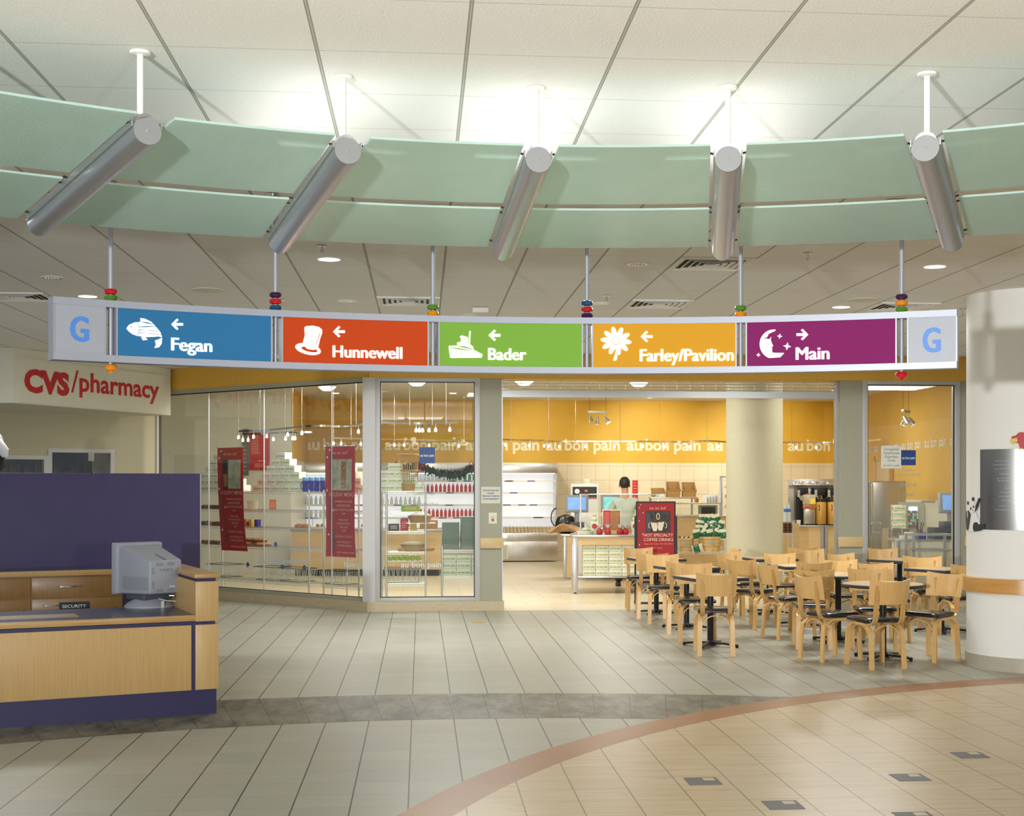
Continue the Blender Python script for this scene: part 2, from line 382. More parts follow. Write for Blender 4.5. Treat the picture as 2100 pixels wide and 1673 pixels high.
    def grid(s, fn, nu, nv, th=None):   # fn(a,b)->point ; closed slab if th vector given
        vs = [Vector(fn(i / nu, j / nv)) for j in range(nv + 1) for i in range(nu + 1)]; n = len(vs)
        q = lambda i, j: j * (nu + 1) + i
        fs = [(q(i, j), q(i + 1, j), q(i + 1, j + 1), q(i, j + 1)) for j in range(nv) for i in range(nu)]
        if th is not None:
            t = Vector(th); vs2 = [v + t for v in vs]; f2 = [tuple(n + k for k in reversed(f)) for f in fs]
            e = []
            for i in range(nu): e.append((q(i + 1, 0), q(i, 0), n + q(i, 0), n + q(i + 1, 0))); e.append((q(i, nv), q(i + 1, nv), n + q(i + 1, nv), n + q(i, nv)))
            for j in range(nv): e.append((q(0, j), q(0, j + 1), n + q(0, j + 1), n + q(0, j))); e.append((q(nu, j + 1), q(nu, j), n + q(nu, j), n + q(nu, j + 1)))
            return s.add(vs + vs2, fs + f2 + e)
        return s.add(vs, fs)
    def text(s, body, o, xd, yd, h, w=None, bold=0.0, align='l', fn=None, sp=1.0):
        vs, fs, W = text2d(body, bold, sp); kx = (w / W) if w else h / .693
        off = {'l': 0, 'c': -W * kx / 2, 'r': -W * kx}[align]
        o = Vector(o); xd = Vector(xd); yd = Vector(yd)
        if fn: return s.add([fn(x * kx + off, y * h) for x, y in vs], fs)
        return s.add([o + xd * (x * kx + off) + yd * (y * h) for x, y in vs], fs)
    def build(s, name, parent=None, loc=None, rz=None, smooth=.7):
        me = bpy.data.meshes.new(name); me.from_pydata(s.v, [], s.f)
        for n in s.mats: me.materials.append(M[n])
        me.polygons.foreach_set('material_index', s.m)
        me.polygons.foreach_set('use_smooth', [True] * len(s.f)); me.update()
        me.set_sharp_from_angle(angle=smooth)
        o = bpy.data.objects.new(name, me); C.objects.link(o)
        if parent: o.parent = parent
        if loc is not None: o.location = loc
        if rz is not None: o.rotation_euler = (0, 0, rz)
        return o
def tag(o, label=None, cat=None, group=None, kind=None):
    if label: o['label'] = label
    if cat: o['category'] = cat
    if group: o['group'] = group
    if kind: o['kind'] = kind
    return o
def empty(name, loc=(0, 0, 0), rz=0.0, label=None, cat=None, group=None):
    o = bpy.data.objects.new(name, None); C.objects.link(o); o.location = loc; o.rotation_euler = (0, 0, rz); o.empty_display_size = .1
    return tag(o, label, cat, group)
def struct(mb, name, parent=None, loc=None, rz=None, smooth=.7):
    o = mb.build(name, parent, loc, rz, smooth)
    o['kind'] = 'structure'
    return o
def kids(o): return [c for c in bpy.data.objects if c.parent == o]
_kc = {}
def dup(o, loc=None, rz=None, label=None, group=None, parent=None):
    if o.name not in _kc: _kc[o.name] = kids(o)
    c = o.copy(); C.objects.link(c)
    if parent is not None: c.parent = parent
    if loc is not None: c.location = loc
    if rz is not None: c.rotation_euler = (0, 0, rz)
    if label: c['label'] = label
    if group: c['group'] = group
    for ch in _kc[o.name]: dup(ch, parent=c)
    return c
# a small stage: places copies of one prototype, the first call uses the prototype itself
class Stamp:
    def __init__(s, proto): s.p = proto; s.n = 0
    def __call__(s, loc, rz=0.0, label=None, group=None, cat=None):
        if s.n == 0:
            o = s.p; o.location = loc; o.rotation_euler = (0, 0, rz)
            if label: o['label'] = label
            if group: o['group'] = group
        else: o = dup(s.p, loc, rz, label, group)
        s.n += 1; return o
# ================================================================= shell
VF = 18.5                                  # storefront plane
A0 = Vector((-.70, VF, 0)); B0 = Vector((-4.25, 21.85, 0))   # angled shop window line
AW = (B0 - A0).normalized(); AN = Vector((AW.y, -AW.x, 0))   # AN points into the shop
if AN.y < 0: AN = -AN
CAFE_H = 3.62; VB = 31.0
# floors
def circ_pts(c, R, a0, a1, n): return [(c[0] + R * sin(a0 + (a1 - a0) * i / n), c[1] + R * cos(a0 + (a1 - a0) * i / n)) for i in range(n + 1)]
def wire_floor(name, mname, poly, z=0.0, th=.02):
    b = bmesh.new(); vs = [b.verts.new((p[0], p[1], z)) for p in poly]; f = b.faces.new(vs)
    if f.normal.z < 0: f.normal_flip()
    me = bpy.data.meshes.new(name); bmesh.ops.triangulate(b, faces=b.faces[:]); b.to_mesh(me); b.free(); me.materials.append(M[mname])
    o = bpy.data.objects.new(name, me); C.objects.link(o); o['kind'] = 'structure'; return o
g = MB().mat('floor_grey'); g.b2((-12, -6, -.05), (14, VF - .02, 0)); FLOOR = struct(g, 'floor')
g = MB().mat('floor_grey'); e_ = A0 + AW * 9; g.prism([(-12, VF - .03), (A0.x, VF - .03), (e_.x, e_.y), (-12, e_.y)], -.05, .0008); struct(g, 'floor_side')
g = MB().mat('floor_cafe'); g.b2((-12, VF - .02, -.05), (14, 34, 0.0)); struct(g, 'floor_cafe')
oc, oR = (6.9226, 4.293), 7.570; ic, iR = (6.8227, 4.3358), 7.1836
wire_floor('floor_terracotta_band', 'floor_terra', circ_pts(oc, oR, -2.2, .75, 90) + circ_pts(ic, iR, .75, -2.2, 90), .002)
wire_floor('floor_tan_area', 'floor_tan', circ_pts(ic, iR, -2.2, .75, 90) + [(13.9, 4), (13.9, -4)], .002)
# dark curved band between two arcs, stopping at the terracotta band
up = circ_pts((.248, 1.960), 9.193, -.95, .312, 60); lo = circ_pts((.389, 2.8705), 7.090, .20, -1.15, 60)
endp = circ_pts(oc, oR, -.66, -.78, 6)
wire_floor('floor_slate_band', 'floor_slate', up + lo, .001)
# small inlaid dark tiles with a pale corner square
inl = None
k = 0
for x, y in ((1439, 1605.5), (1603, 1655), (1863, 1599), (1989, 1552), (1868, 1673)):
    p = fl(x, y)
    u = round((p.x / .3048 + .222) - .5) * .3048 + (.5 - .222) * .3048; v = round((p.y / .3048 - .87) - .5) * .3048 + (.5 + .87) * .3048
    g = MB().mat('slate'); g.b2((-.095, -.095, 0), (.095, .095, .0025)); g.mat('stone'); g.b2((.01, .012, .0025), (.075, .075, .0032))
    o = struct(g, 'floor_inlay_tile', None, (u, v, .0021))
# small brass floor cover near the window
o = MB().mat('gold').cyl((0, 0, 0), (0, 0, .004), .075, 24).build('brass_floor_cover', None, fl(980, 1276)); tag(o, 'round brass cover plate set in the floor tiles before the shop window', 'floor cover')
# ceilings
g = MB().mat('ceiling_tile'); g.b2((-13, -6, CH), (14, VF + .02, CH + .1)); g.b2((-13, VF, CH), (-2, 24, CH + .1)); struct(g, 'ceiling')
g = MB().mat('cream_wall'); g.b2((-2.0, VF + .3, CAFE_H), (13, 33, CAFE_H + .08)); g.b2((-6, VF + 3.6, CAFE_H), (-2, 33, CAFE_H + .08))
vs = [(A0.x, A0.y + .1), (-2, VF + .3), (-2, 22.3), (B0.x, B0.y + .3)]; g.prism(vs, CAFE_H, CAFE_H + .08); struct(g, 'ceiling_cafe')
# fascia above the storefront (yellow band) and angled fascia
ZH = 3.14
g = MB().mat('yellow_fascia'); g.b2((-.70, VF - .02, ZH), (14, VF + .3, CH - .002))
struct(g, 'wall_fascia')
g = MB().mat('yellow_fascia')
a = A0 - AN * .02; b_ = B0 - AN * .02
g.prism([(a.x, a.y), (b_.x, b_.y), (b_.x + AN.x * .3, b_.y + AN.y * .3), (a.x + AN.x * .3, a.y + AN.y * .3)], ZH, CH - .002)
struct(g, 'wall_fascia_angled')
# header trim under the angled fascia
def along(p, q, off0, off1, z0, z1, mb, n):
    p = Vector(p); q = Vector(q); a = p + n * off0; b = q + n * off0; c = q + n * off1; d = p + n * off1
    mb.prism([(a.x, a.y), (b.x, b.y), (c.x, c.y), (d.x, d.y)], z0, z1)
g = MB().mat('olive_wall'); along(A0, B0, -.03, .12, ZH - .05, ZH + .005, g, AN)
struct(g, 'trim_1')
# stone curbs
g = MB().mat('stone'); along(A0 - AW * .03, B0, -.06, .16, .0, .13, g, AN); struct(g, 'trim_2')
xw0 = pv(768, 0, VF).x; xw1 = pv(985, 0, VF).x; xp1 = pv(1028, 0, VF).x; xo1 = pv(1723, 0, VF).x; xq1 = pv(1768, 0, VF).x; xr1 = pv(1968, 0, VF).x
g = MB().mat('stone'); g.b2((-.72, VF - .06, 0), (xp1 + .035, VF + .3, .13)); struct(g, 'trim_3')
g = MB().mat('stone'); g.b2((xo1 - .03, VF - .06, 0), (14, VF + .3, .13)); struct(g, 'trim_4')
# pillars
def pillar(name, x0, x1):
    g = MB().mat('olive_wall'); g.b2((x0, VF, .13), (x1, VF + .3, ZH)); struct(g, name)
pillar('wall_front_right', 9.2, 14.0); pillar('wall_pillar_left', xw1, xp1); pillar('wall_pillar_right', xo1, xq1); pillar('wall_pillar_far_right', xr1, 9.2)
for i, (x0, x1) in enumerate(((xw1 - .0, xp1 + .03), (xo1 - .03, xq1 + .01), (xr1 + .06, 8.8))):
    zt, zb = pv(1000, 1103, VF).z, pv(1000, 1124, VF).z
    o = MB().mat('maple').b2((x0, VF - .035, zb), (x1, VF, zt), .004).build('bumper_rail', None)
    tag(o, ('maple bumper block on the left pillar of the cafe opening', 'maple bumper block on the pillar right of the roller grille', 'maple bumper block beside the white column')[i], 'bumper rail', 'wooden bumper blocks on the pillars')
# corner mullion
g = MB().mat('frame_lilac'); g.b2((-.78, VF - .03, .13), (xw0 + .01, VF + .1, ZH)); struct(g, 'trim_5')
# framed shop windows (frame + one pane + black gasket)
def framed(name, x0, x1, z0, z1, fw=.075):
    r = empty(name, (x0, VF, z0)); r['kind'] = 'structure'; W = x1 - x0; H = z1 - z0
    f = MB().mat('frame_lilac'); d0, d1 = -.025, .09
    for p, q in (((0, d0, 0), (fw, d1, H)), ((W - fw, d0, 0), (W, d1, H)), ((fw, d0, 0), (W - fw, d1, fw * .7)), ((fw, d0, H - fw * .7), (W - fw, d1, H))): f.b2(p, q, .004)
    f.build('window_frame', r)
    k = MB().mat('black'); t = .012; a, b, c, d = fw, W - fw, fw * .7, H - fw * .7
    for p, q in (((a, .0, c), (a + t, .03, d)), ((b - t, 0, c), (b, .03, d)), ((a, 0, c), (b, .03, c + t)), ((a, 0, d - t), (b, .03, d))): k.b2(p, q)
    k.build('gasket', r)
    MB().mat('shop_glass').b2((a, .034, c), (b, .042, d)).build('pane', r)
    return r
framed('window_1', xw0, xw1, .13, ZH); framed('window_2', xq1, xr1, .13, ZH)
# angled window: frameless panes with thin butt joints
r = empty('window_3', (A0.x, A0.y, .13)); r['kind'] = 'structure'
xs = [757, 676, 537, 424, 330]
pts = [pp(x, 1200, A0, AN) for x in xs]
L = [(p - A0).dot(AW) if False else ((p.x - A0.x) * AW.x + (p.y - A0.y) * AW.y) for p in pts]; L[0] = .04; L[-1] = 4.8
for i in range(4):
    p = A0 + AW * L[i]; q = A0 + AW * (L[i + 1] - .012); g = MB().mat('shop_glass')
    along(p - A0, q - A0, .03, .038, .05, ZH - .05 - .13, g, AN); g.build('pane', r)
    g = MB().mat('case_back'); 
g = MB().mat('aluminium')
for l in L[1:4]: along(AW * (l - .010), AW * (l - .002), .026, .042, .05, ZH - .18, g, AN)
g.build('joint', r)
g = MB().mat('black'); along(Vector((0, 0, 0)), AW * 4.8, .02, .045, .04, .055, g, AN); along(Vector((0, 0, 0)), AW * 4.8, .02, .045, ZH - .195, ZH - .18, g, AN); g.build('gasket', r)
g = MB().mat('olive_wall'); along(Vector((0, 0, 0)), AW * 4.8, -.03, .10, 0, .045, g, AN); g.build('window_sill', r)
g = MB().mat('olive_wall'); along(Vector((0, 0, 0)), AW * .075, -.03, .10, .0, ZH - .13, g, AN); g.build('window_frame', r)
# cafe walls
g = MB().mat('cafe_yellow'); g.b2((-2.95, VB, 2.2), (9.8, VB + .2, CAFE_H)); 
period = None
zb = pv(1200, 923, VB - .004).z; hx = (pv(1200, 906, VB).z - zb)
words = []
x_au = 1119.5
def wallword(g, word, x0, x1):
    p = pv(x0, 923, VB - .006); q = pv(x1, 923, VB - .006)
    g.mat('letter_cream').text(word, (p.x, p.y, zb), (1, 0, 0), (0, 0, 1), hx * 1.32, q.x - p.x, bold=.028)
for k in range(-4, 4):
    b0 = 1119.5 + 165.3 * k
    for w_, o0, o1 in (('au', 0, 32), ('bon', 39, 87), ('pain', 97.5, 152)):
        if b0 + o0 > 600 and b0 + o1 < 1800: wallword(g, w_, b0 + o0, b0 + o1)
struct(g, 'wall_back')
g = MB().mat('tile_wall'); g.b2((-2.95, VB - .01, 0), (9.8, VB + .2, 2.2)); struct(g, 'wall_back_tiles')
g = MB().mat('cream_wall'); g.b2((-9, 27.0, 0), (-2.53, 27.2, CAFE_H)); g.mat('cafe_yellow').b2((-2.73, 27.2, 2.2), (-2.53, VB, CAFE_H)); g.mat('tile_wall').b2((-2.73, 27.2, 0), (-2.53, VB, 2.2)); struct(g, 'wall_partition')
RW0 = Vector((8.9, VF + .3, 0)); RW1 = Vector((9.75, VB, 0)); RWd = (RW1 - RW0).normalized(); RWn = Vector((-RWd.y, RWd.x, 0))
g = MB().mat('cafe_yellow'); g.prism([(RW0.x, RW0.y), (RW1.x, RW1.y), (RW1.x + .2, RW1.y), (RW0.x + .2, RW0.y)], 1.42, CAFE_H)
for k in range(6):   # the same lettering continues along the side wall
    base = 11.9 - k * 1.5
    for w_, o0, o1 in (('au', 0, .36), ('bon', .40, .84), ('pain', .90, 1.36)):
        s0 = base - o0
        if s0 > 11.9 or s0 < 1.0: continue
        p = RW0 + RWd * s0
        g.mat('letter_cream').text(w_, (p.x - .006, p.y, zb - .10), tuple(-RWd), (0, 0, 1), hx * .95, (o1 - o0) * .8, bold=.018)
struct(g, 'wall_cafe_right')
g = MB().mat('tile_wall'); g.prism([(RW0.x, RW0.y), (RW1.x, RW1.y), (RW1.x + .2, RW1.y), (RW0.x + .2, RW0.y)], 0, 1.42); struct(g, 'wall_cafe_right_tiles')
# ---- pharmacy bulkhead and its shop front (left)
P1 = dd(27, 900, 17.68); P1.z = 0; P2 = dd(350, 900, 20.9); P2.z = 0
d12 = (P2 - P1).normalized(); n12 = Vector((d12.y, -d12.x, 0))   # outward (towards +u)
P0 = P1 + Vector((-3.2, .25, 0)); zb0 = 2.76
g = MB().mat('cream_wall'); g.prism([(P0.x, P0.y), (P1.x, P1.y), (P2.x, P2.y), (P2.x - 2.0, P2.y + .9), (P0.x, P0.y + 3.5)], zb0, CH - .003)
bulk = struct(g, 'wall_bulkhead')
# recessed shop front below
Q1 = dd(245, 900, 21.2); Q1.z = 0; Q0 = dd(-150, 900, 19.6); Q0.z = 0; Q2 = dd(322, 900, 21.6); Q2.z = 0
dq = (Q1 - Q0).normalized(); nq = Vector((-dq.y, dq.x, 0)) 
if nq.y < 0: nq = -nq
def wallseg(mb, p, q, n, z0, z1, o0=0, o1=.2): along(p, q, o0, o1, z0, z1, mb, n)
zh = 1.7 + 74 / FP * 20.8
def sq(x): 
    p = pp(x, 950, Q0, nq); return Q0 + dq * ((p.x - Q0.x) * dq.x + (p.y - Q0.y) * dq.y)
g = MB().mat('shop_wall'); wallseg(g, Q0, Q1, nq, zh, CH - .01)
wallseg(g, sq(234), Q1, nq, 0, zh); g.prism([(Q1.x, Q1.y), (Q2.x, Q2.y), (Q2.x, Q2.y + .2), (Q1.x, Q1.y + .2)], 0, CH - .01)
struct(g, 'wall_pharmacy')
g = MB().mat('white'); g.prism([(Q2.x, Q2.y - .03), (Q2.x + .03, Q2.y - .03), (Q2.x + .03, Q2.y + .1), (Q2.x, Q2.y + .1)], 0, 3.1); g.mat('black'); g.prism([(Q2.x + .03, Q2.y - .0), (Q2.x + .055, Q2.y - .0), (Q2.x + .055, Q2.y + .1), (Q2.x + .03, Q2.y + .1)], 0, 3.1); struct(g, 'trim_6')
def doorwin(name, xa, xb, zt):
    p, q = sq(xa), sq(xb); r = empty(name, (p.x, p.y, 0)); r['kind'] = 'structure'; q = q - p; p = Vector((0, 0, 0)); d = q.normalized(); Lq = q.length
    g = MB().mat('frame_lilac'); t = .06
    for a, b, z0, z1 in ((0, t, 0, zt), (Lq - t, Lq, 0, zt), (t, Lq - t, zt - t, zt), (t, Lq - t, 0, .1)): along(d * a, d * b, -.02, .07, z0, z1, g, nq)
    g.build('window_frame', r)
    g = MB().mat('shop_glass'); along(d * t, d * (Lq - t), .02, .028, .1, zt - t, g, nq); g.build('pane', r)
doorwin('door_1', -120, 98, zh - .11); doorwin('window_4', 98, 234, zh)
g = MB().mat('shop_wall'); wallseg(g, sq(-150), sq(98), nq, zh - .11, zh); struct(g, 'wall_pharmacy_header')
# shop interior, its dimness painted near-black, with merchandise bays
g = MB().mat('shade_dark'); q0 = Q0 + nq * 3.2; q1 = Q1 + nq * 3.2 + dq * .5; wallseg(g, q0, q1, nq, 0, CH); g.prism([(Q0.x - .1, Q0.y), (Q0.x, Q0.y), (q0.x, q0.y), (q0.x - .1, q0.y)], 0, CH); g.prism([(Q1.x + .1, Q1.y + .3), (Q1.x + .2, Q1.y + .3), (q1.x + .2, q1.y), (q1.x + .1, q1.y)], 0, CH); struct(g, 'wall_pharmacy_back')
for i, (x, D, w_) in enumerate(((12, 21.6, .46), (72, 22.0, .42), (132, 22.4, .42), (192, 22.8, .42))):
    p = dd(x, 950, D); r = empty('shop_display_shelf', (p.x, p.y, 0), atan2(dq.y, dq.x), ('tall dim shelf of dark goods seen past the plush toy', 'dim goods shelf behind the left pane of the pharmacy', 'dim goods shelf behind the middle of the pharmacy glass', 'dim goods shelf at the right end of the pharmacy glass')[i], 'display shelf', 'merchandise shelves in the dim pharmacy')
    MB().mat('shade_dark').b2((-w_ / 2, .2, 0), (w_ / 2, .24, 2.1)).build('back_panel', r)
    for z in (.4, .9, 1.4, 1.75): MB().mat('slate').b2((-w_ / 2, -.2, z), (w_ / 2, .2, z + .03)).build('shelf', r)
    rr = random.Random(i)
    g = MB()
    for z in (.43, .93, 1.43, 1.78):
        x0 = -w_ / 2
        while x0 < w_ / 2 - .12:
            ww = rr.uniform(.08, .2); g.mat(rr.choice(('merch', 'merch2', 'merch', 'black', 'bluebag' if rr.random() < .15 else 'merch2'))); g.b2((x0, -.15, z), (x0 + ww, .1, z + rr.uniform(.12, .3)), .01); x0 += ww + .02
    o = g.build('goods', r); o['kind'] = 'stuff'
# pharmacy sign panel on the bulkhead
r = empty('pharmacy_sign', (P1.x, P1.y, zb0), 0, 'cream panel with red pharmacy lettering on the bulkhead at left', 'sign')
def bp(x, y): 
    p = pp(x, y, P1 + n12 * .03, n12); return p
pa, pb, pc, pe = bp(40, 732), bp(340, 757), bp(340, 842), bp(40, 824)
sa = (pa - P1).dot(d12) if False else ((pa.x - P1.x) * d12.x + (pa.y - P1.y) * d12.y); sb = ((pb.x - P1.x) * d12.x + (pb.y - P1.y) * d12.y)
g = MB().mat('cream_wall'); along(d12 * sa, d12 * sb, 0, .02, pe.z - zb0, pa.z - zb0, g, n12); g.build('panel', r)
g = MB()
def bword(body, x0, x1, yb, hcap, bold, z_h):
    a, b = bp(x0, yb), bp(x1, yb + (x1 - x0) * .07); s0 = ((a.x - P1.x) * d12.x + (a.y - P1.y) * d12.y); s1 = ((b.x - P1.x) * d12.x + (b.y - P1.y) * d12.y)
    o = d12 * s0 + n12 * .024; g.mat('cvs_red').text(body, (o.x, o.y, a.z - zb0), tuple(d12), (0, 0, 1), z_h, s1 - s0, bold=bold)
zA = bp(60, 758).z - bp(60, 801).z
bword('CVS', 50.5, 143, 800.5, 43, .055, zA); bword('/', 147, 162, 804, 43, .0, zA * 1.12); bword('pharmacy', 164, 327, 801, 40, .022, zA * .94)
g.build('lettering', r)
# ================================================================= suspended glass canopy
SC = Vector((.533, 2.110)); 
def pol(R, a, z): return Vector((SC.x + R * sin(a), SC.y + R * cos(a), z))
can = empty('suspended_canopy', (SC.x, SC.y, 3.1), 0, 'curved canopy of pale green glass panels on silver tubes hung below the ceiling', 'canopy')
O = Vector((SC.x, SC.y, 3.1))
A12 = radians(12.28)
def zt(R): return 3.168 - .068 * (R - 3.8)
ZN, ZFAR = 3.132, 3.004
def tube_axis(k):
    a = radians(-.25) + A12 * k; d = radians(-2.2 + 13.9 * k)
    q0 = pol(3.905, a, 0); er = Vector((sin(d), cos(d), 0)); return q0, er, Vector((cos(d), -sin(d), 0)), a, d
def tube_pt(k, R, off):   # point beside the axis of tube k at run R
    q0, er, et, a, d = tube_axis(k); p = q0 + er * (R - 3.905) + et * off; dx, dy = p.x - SC.x, p.y - SC.y; return hypot(dx, dy), atan2(dx, dy)
for k in range(-3, 4):
    q0, er, et, a, d_ = tube_axis(k)
    p0 = q0 + Vector((0, 0, ZN)) - O; p1 = q0 + er * 1.60 + Vector((0, 0, ZFAR)) - O; ax = (p1 - p0).normalized(); up_ = et.cross(ax).normalized()
    if up_.z < 0: up_ = -up_
    rad = .0575; n = 28
    g = MB().mat('silver'); vs = []   # open topped trough tube
    for rr_ in (rad, rad - .003):
        for p in (p0, p1):
            for i in range(n + 1):
                t = radians(-235) + radians(290) * i / n; vs.append(p + et * (rr_ * cos(t)) + up_ * (rr_ * sin(t)))
    m_ = 2 * (n + 1)
    g.add(vs, [(i, i + 1, n + 2 + i, n + 1 + i) for i in range(n)] + [(m_ + n + 1 + i, m_ + n + 2 + i, m_ + i + 1, m_ + i) for i in range(n)])
    for s_ in (-1, 1): g.ribbon([p0 + et * s_ * (rad + .003) + up_ * .028, p1 + et * s_ * (rad + .003) + up_ * .028], up_, .03, .006)
    tube = g.build('tube', can)
    g = MB().mat('cap_grey').cyl(p0, p0 - ax * .008, rad, 28); g.mat('silver').cyl(p0 + ax * .01 + up_ * .030, p0 + ax * .09 + up_ * .044, .046, 20); g.mat('chrome').cyl(p0 - ax * .008, p0 - ax * .012, .006, 10); g.build('end_cap', tube)
    MB().mat('cap_grey').cyl(p1, p1 + ax * .008, rad, 28).build('end_cap', tube)
    rp = p0 + er * .082
    MB().mat('white').cyl((rp.x, rp.y, ZN - 3.1 + .05), (rp.x, rp.y, CH - 3.1 - .01), .0135, 14).build('hanger_rod', tube)
    MB().mat('white').lathe((rp.x, rp.y, CH - 3.1 - .016), [(.018, 0), (.040, .004), (.043, .009), (.043, .014)], 24).build('ceiling_rose', tube)
    for sg in (-1, 1):
        for p in (p0 + ax * .05, p0 + ax * .90, p0 + ax * .99, p1 - ax * .05): MB().mat('black_metal').cyl(p + et * sg * (rad + .004) + up_ * .042, p + et * sg * (rad + .022) + up_ * .046, .005, 8).build('bracket', tube)
    MB().mat('lit_white' if abs(k) < 2 else 'white').ribbon([p0 + ax * .15 - up_ * .02, p1 - ax * .15 - up_ * .02], et, .03, .012).build('lamp_strip', tube)
for k in range(-3, 3):
    for (r0, r1) in ((3.80, 4.715), (4.825, 5.62)):
        g = MB().mat('sail_glass')
        def fn(s, t, r0=r0, r1=r1, k=k):
            R = r0 + (r1 - r0) * t; ra, aa_ = tube_pt(k, R, .078); rb, ab = tube_pt(k + 1, R, -.078)
            a = aa_ + (ab - aa_) * s; q = 4 * s * (1 - s); Rm = ra + (rb - ra) * s; return pol(Rm, a, zt(R)) - O
        g.grid(fn, 14, 4, (0, 0, .010)); g.build('glass_panel', can)
# uplights of the canopy wash the ceiling behind it
for k, pw in ((-1, 4.2), (0, 5.0), (1, 4.6), (2, 1.0)):
    q0, er, et, a, d_ = tube_axis(k); p = q0 + er * .8; lo_ = lamp('canopy_uplight', 'AREA', (p.x, p.y, 3.165), pw, (1, .96, .95), .55, None, 1.5); lo_.rotation_euler = (pi, 0, -d_)
# ================================================================= curved hanging sign
GC = Vector((.71, 3.10)); GR = 5.62; ZT, ZB = 2.772, 2.414
def ray_cyl(x, y, R=GR, c=GC):
    d = dd(x, y, 1.0); dx, dy = d.x, d.y; b = -(dx * c.x + dy * c.y); a = dx * dx + dy * dy; cc = c.x ** 2 + c.y ** 2 - R * R
    k = (-b + sqrt(b * b - a * cc)) / a; return Vector((dx * k, dy * k, EYE + (d.z - EYE) * k))
def ang(x, R=GR): p = ray_cyl(x, 700, R); return atan2(p.x - GC.x, p.y - GC.y)
def gs(a, R, z): return Vector((GC.x + R * sin(a) - GO.x, GC.y + R * cos(a) - GO.y, z - ZB))
GO = Vector((GC.x, GC.y + GR, ZB))
sign = empty('hanging_sign', tuple(GO), 0, 'long curved overhead direction sign with five coloured panels and beaded rods', 'sign')
def arcbox(mb, a0, a1, r0, r1, z0, z1, n=None):
    n = n or max(2, int(abs(a1 - a0) / .02)); 
    prof = [(r0, z0), (r1, z0), (r1, z1), (r0, z1)]; vs = []
    for i in range(n + 1):
        a = a0 + (a1 - a0) * i / n
        for r, z in prof: vs.append(gs(a, r, z))
    fs = [(0, 3, 2, 1), tuple(n * 4 + k for k in range(4))]
    for i in range(n):
        for k in range(4): fs.append((i * 4 + k, i * 4 + (k + 1) % 4, (i + 1) * 4 + (k + 1) % 4, (i + 1) * 4 + k))
    mb.add(vs, fs)
aL, aR = ang(109), ang(1962); RH = .040
g = MB().mat('sign_silver'); arcbox(g, aL, aR, GR, GR + .11, ZT - RH, ZT); g.build('top_rail', sign)
g = MB().mat('sign_silver'); arcbox(g, aL, aR, GR, GR + .11, ZB, ZB + RH); g.build('bottom_rail', sign)
class Pan:   # artwork given as photo pixels is laid on the real curved face
    def __init__(s, mb, off=.002, back=False): s.mb = mb; s.off = off; s.back = back
    def fwd(s, pts):
        out = []
        for x, y in pts:
            p = ray_cyl(x, y, GR + .008); a = atan2(p.x - GC.x, p.y - GC.y)
            out.append((a, p.z))
        return out
    def poly(s, mat_, pts, lay=1):
        q = s.fwd(pts); R = GR + .008 - s.off * lay
        if s.back: R = GR + .102 + s.off * lay
        vs = [gs(a, R, z) for a, z in q]
        b = bmesh.new(); f = b.faces.new([b.verts.new((a * 10, z * 10, 0)) for a, z in q]); b.verts.index_update()
        idx = {v: i for i, v in enumerate(b.verts)}; r_ = bmesh.ops.triangulate(b, faces=[f]); fs = [tuple(idx[v] for v in ff.verts) for ff in b.faces]; b.free()
        s.mb.mat(mat_).add(vs, fs)
    def text(s, mat_, body, x0, x1, yb0, yb1, yt0, bold=0.0, lay=1):
        R = GR + .008 - s.off * lay
        if s.back: R = GR + .102 + s.off * lay
        (a0, z0), (a1, z1), (_, zt_) = s.fwd([(x0, yb0), (x1, yb1), (x0, yt0)])
        vs, fs, W = text2d(body, bold, 1.0)
        for ox in (-.030, -.015, 0, .015, .030): s.mb.mat(mat_).add([gs(a0 + (a1 - a0) * (x + ox) / W, R - .0003 * (1 + ox * 20), z0 + y * (zt_ - z0)) for x, y in vs], fs)
def ell(cx, cy, rx, ry, rot=0, n=20): return [(cx + rx * cos(t) * cos(rot) - ry * sin(t) * sin(rot), cy + rx * cos(t) * sin(rot) + ry * sin(t) * cos(rot)) for t in [2 * pi * i / n for i in range(n)]]
def z3(ox, oy, pts): return [(ox + x / 3, oy + y / 3) for x, y in pts]
def stroke(pts, w_):
    L_, R_ = [], []
    for i, p in enumerate(pts):
        a = pts[max(i - 1, 0)]; b = pts[min(i + 1, len(pts) - 1)]; dx, dy = b[0] - a[0], b[1] - a[1]; l = hypot(dx, dy) or 1; nx, ny = -dy / l * w_ / 2, dx / l * w_ / 2
        L_.append((p[0] + nx, p[1] + ny)); R_.append((p[0] - nx, p[1] - ny))
    return L_ + R_[::-1]
def arrow(P, x, y, left=True):   # x,y tip
    s = 1 if left else -1
    P.poly('lit_white', [(x, y), (x + s * 11.5, y - 11.5), (x + s * 15, y - 9), (x + s * 8.5, y - 2.6), (x + s * 24, y - 2.6), (x + s * 24, y + 2.6), (x + s * 8.5, y + 2.6), (x + s * 15, y + 9), (x + s * 11.5, y + 11.5)])
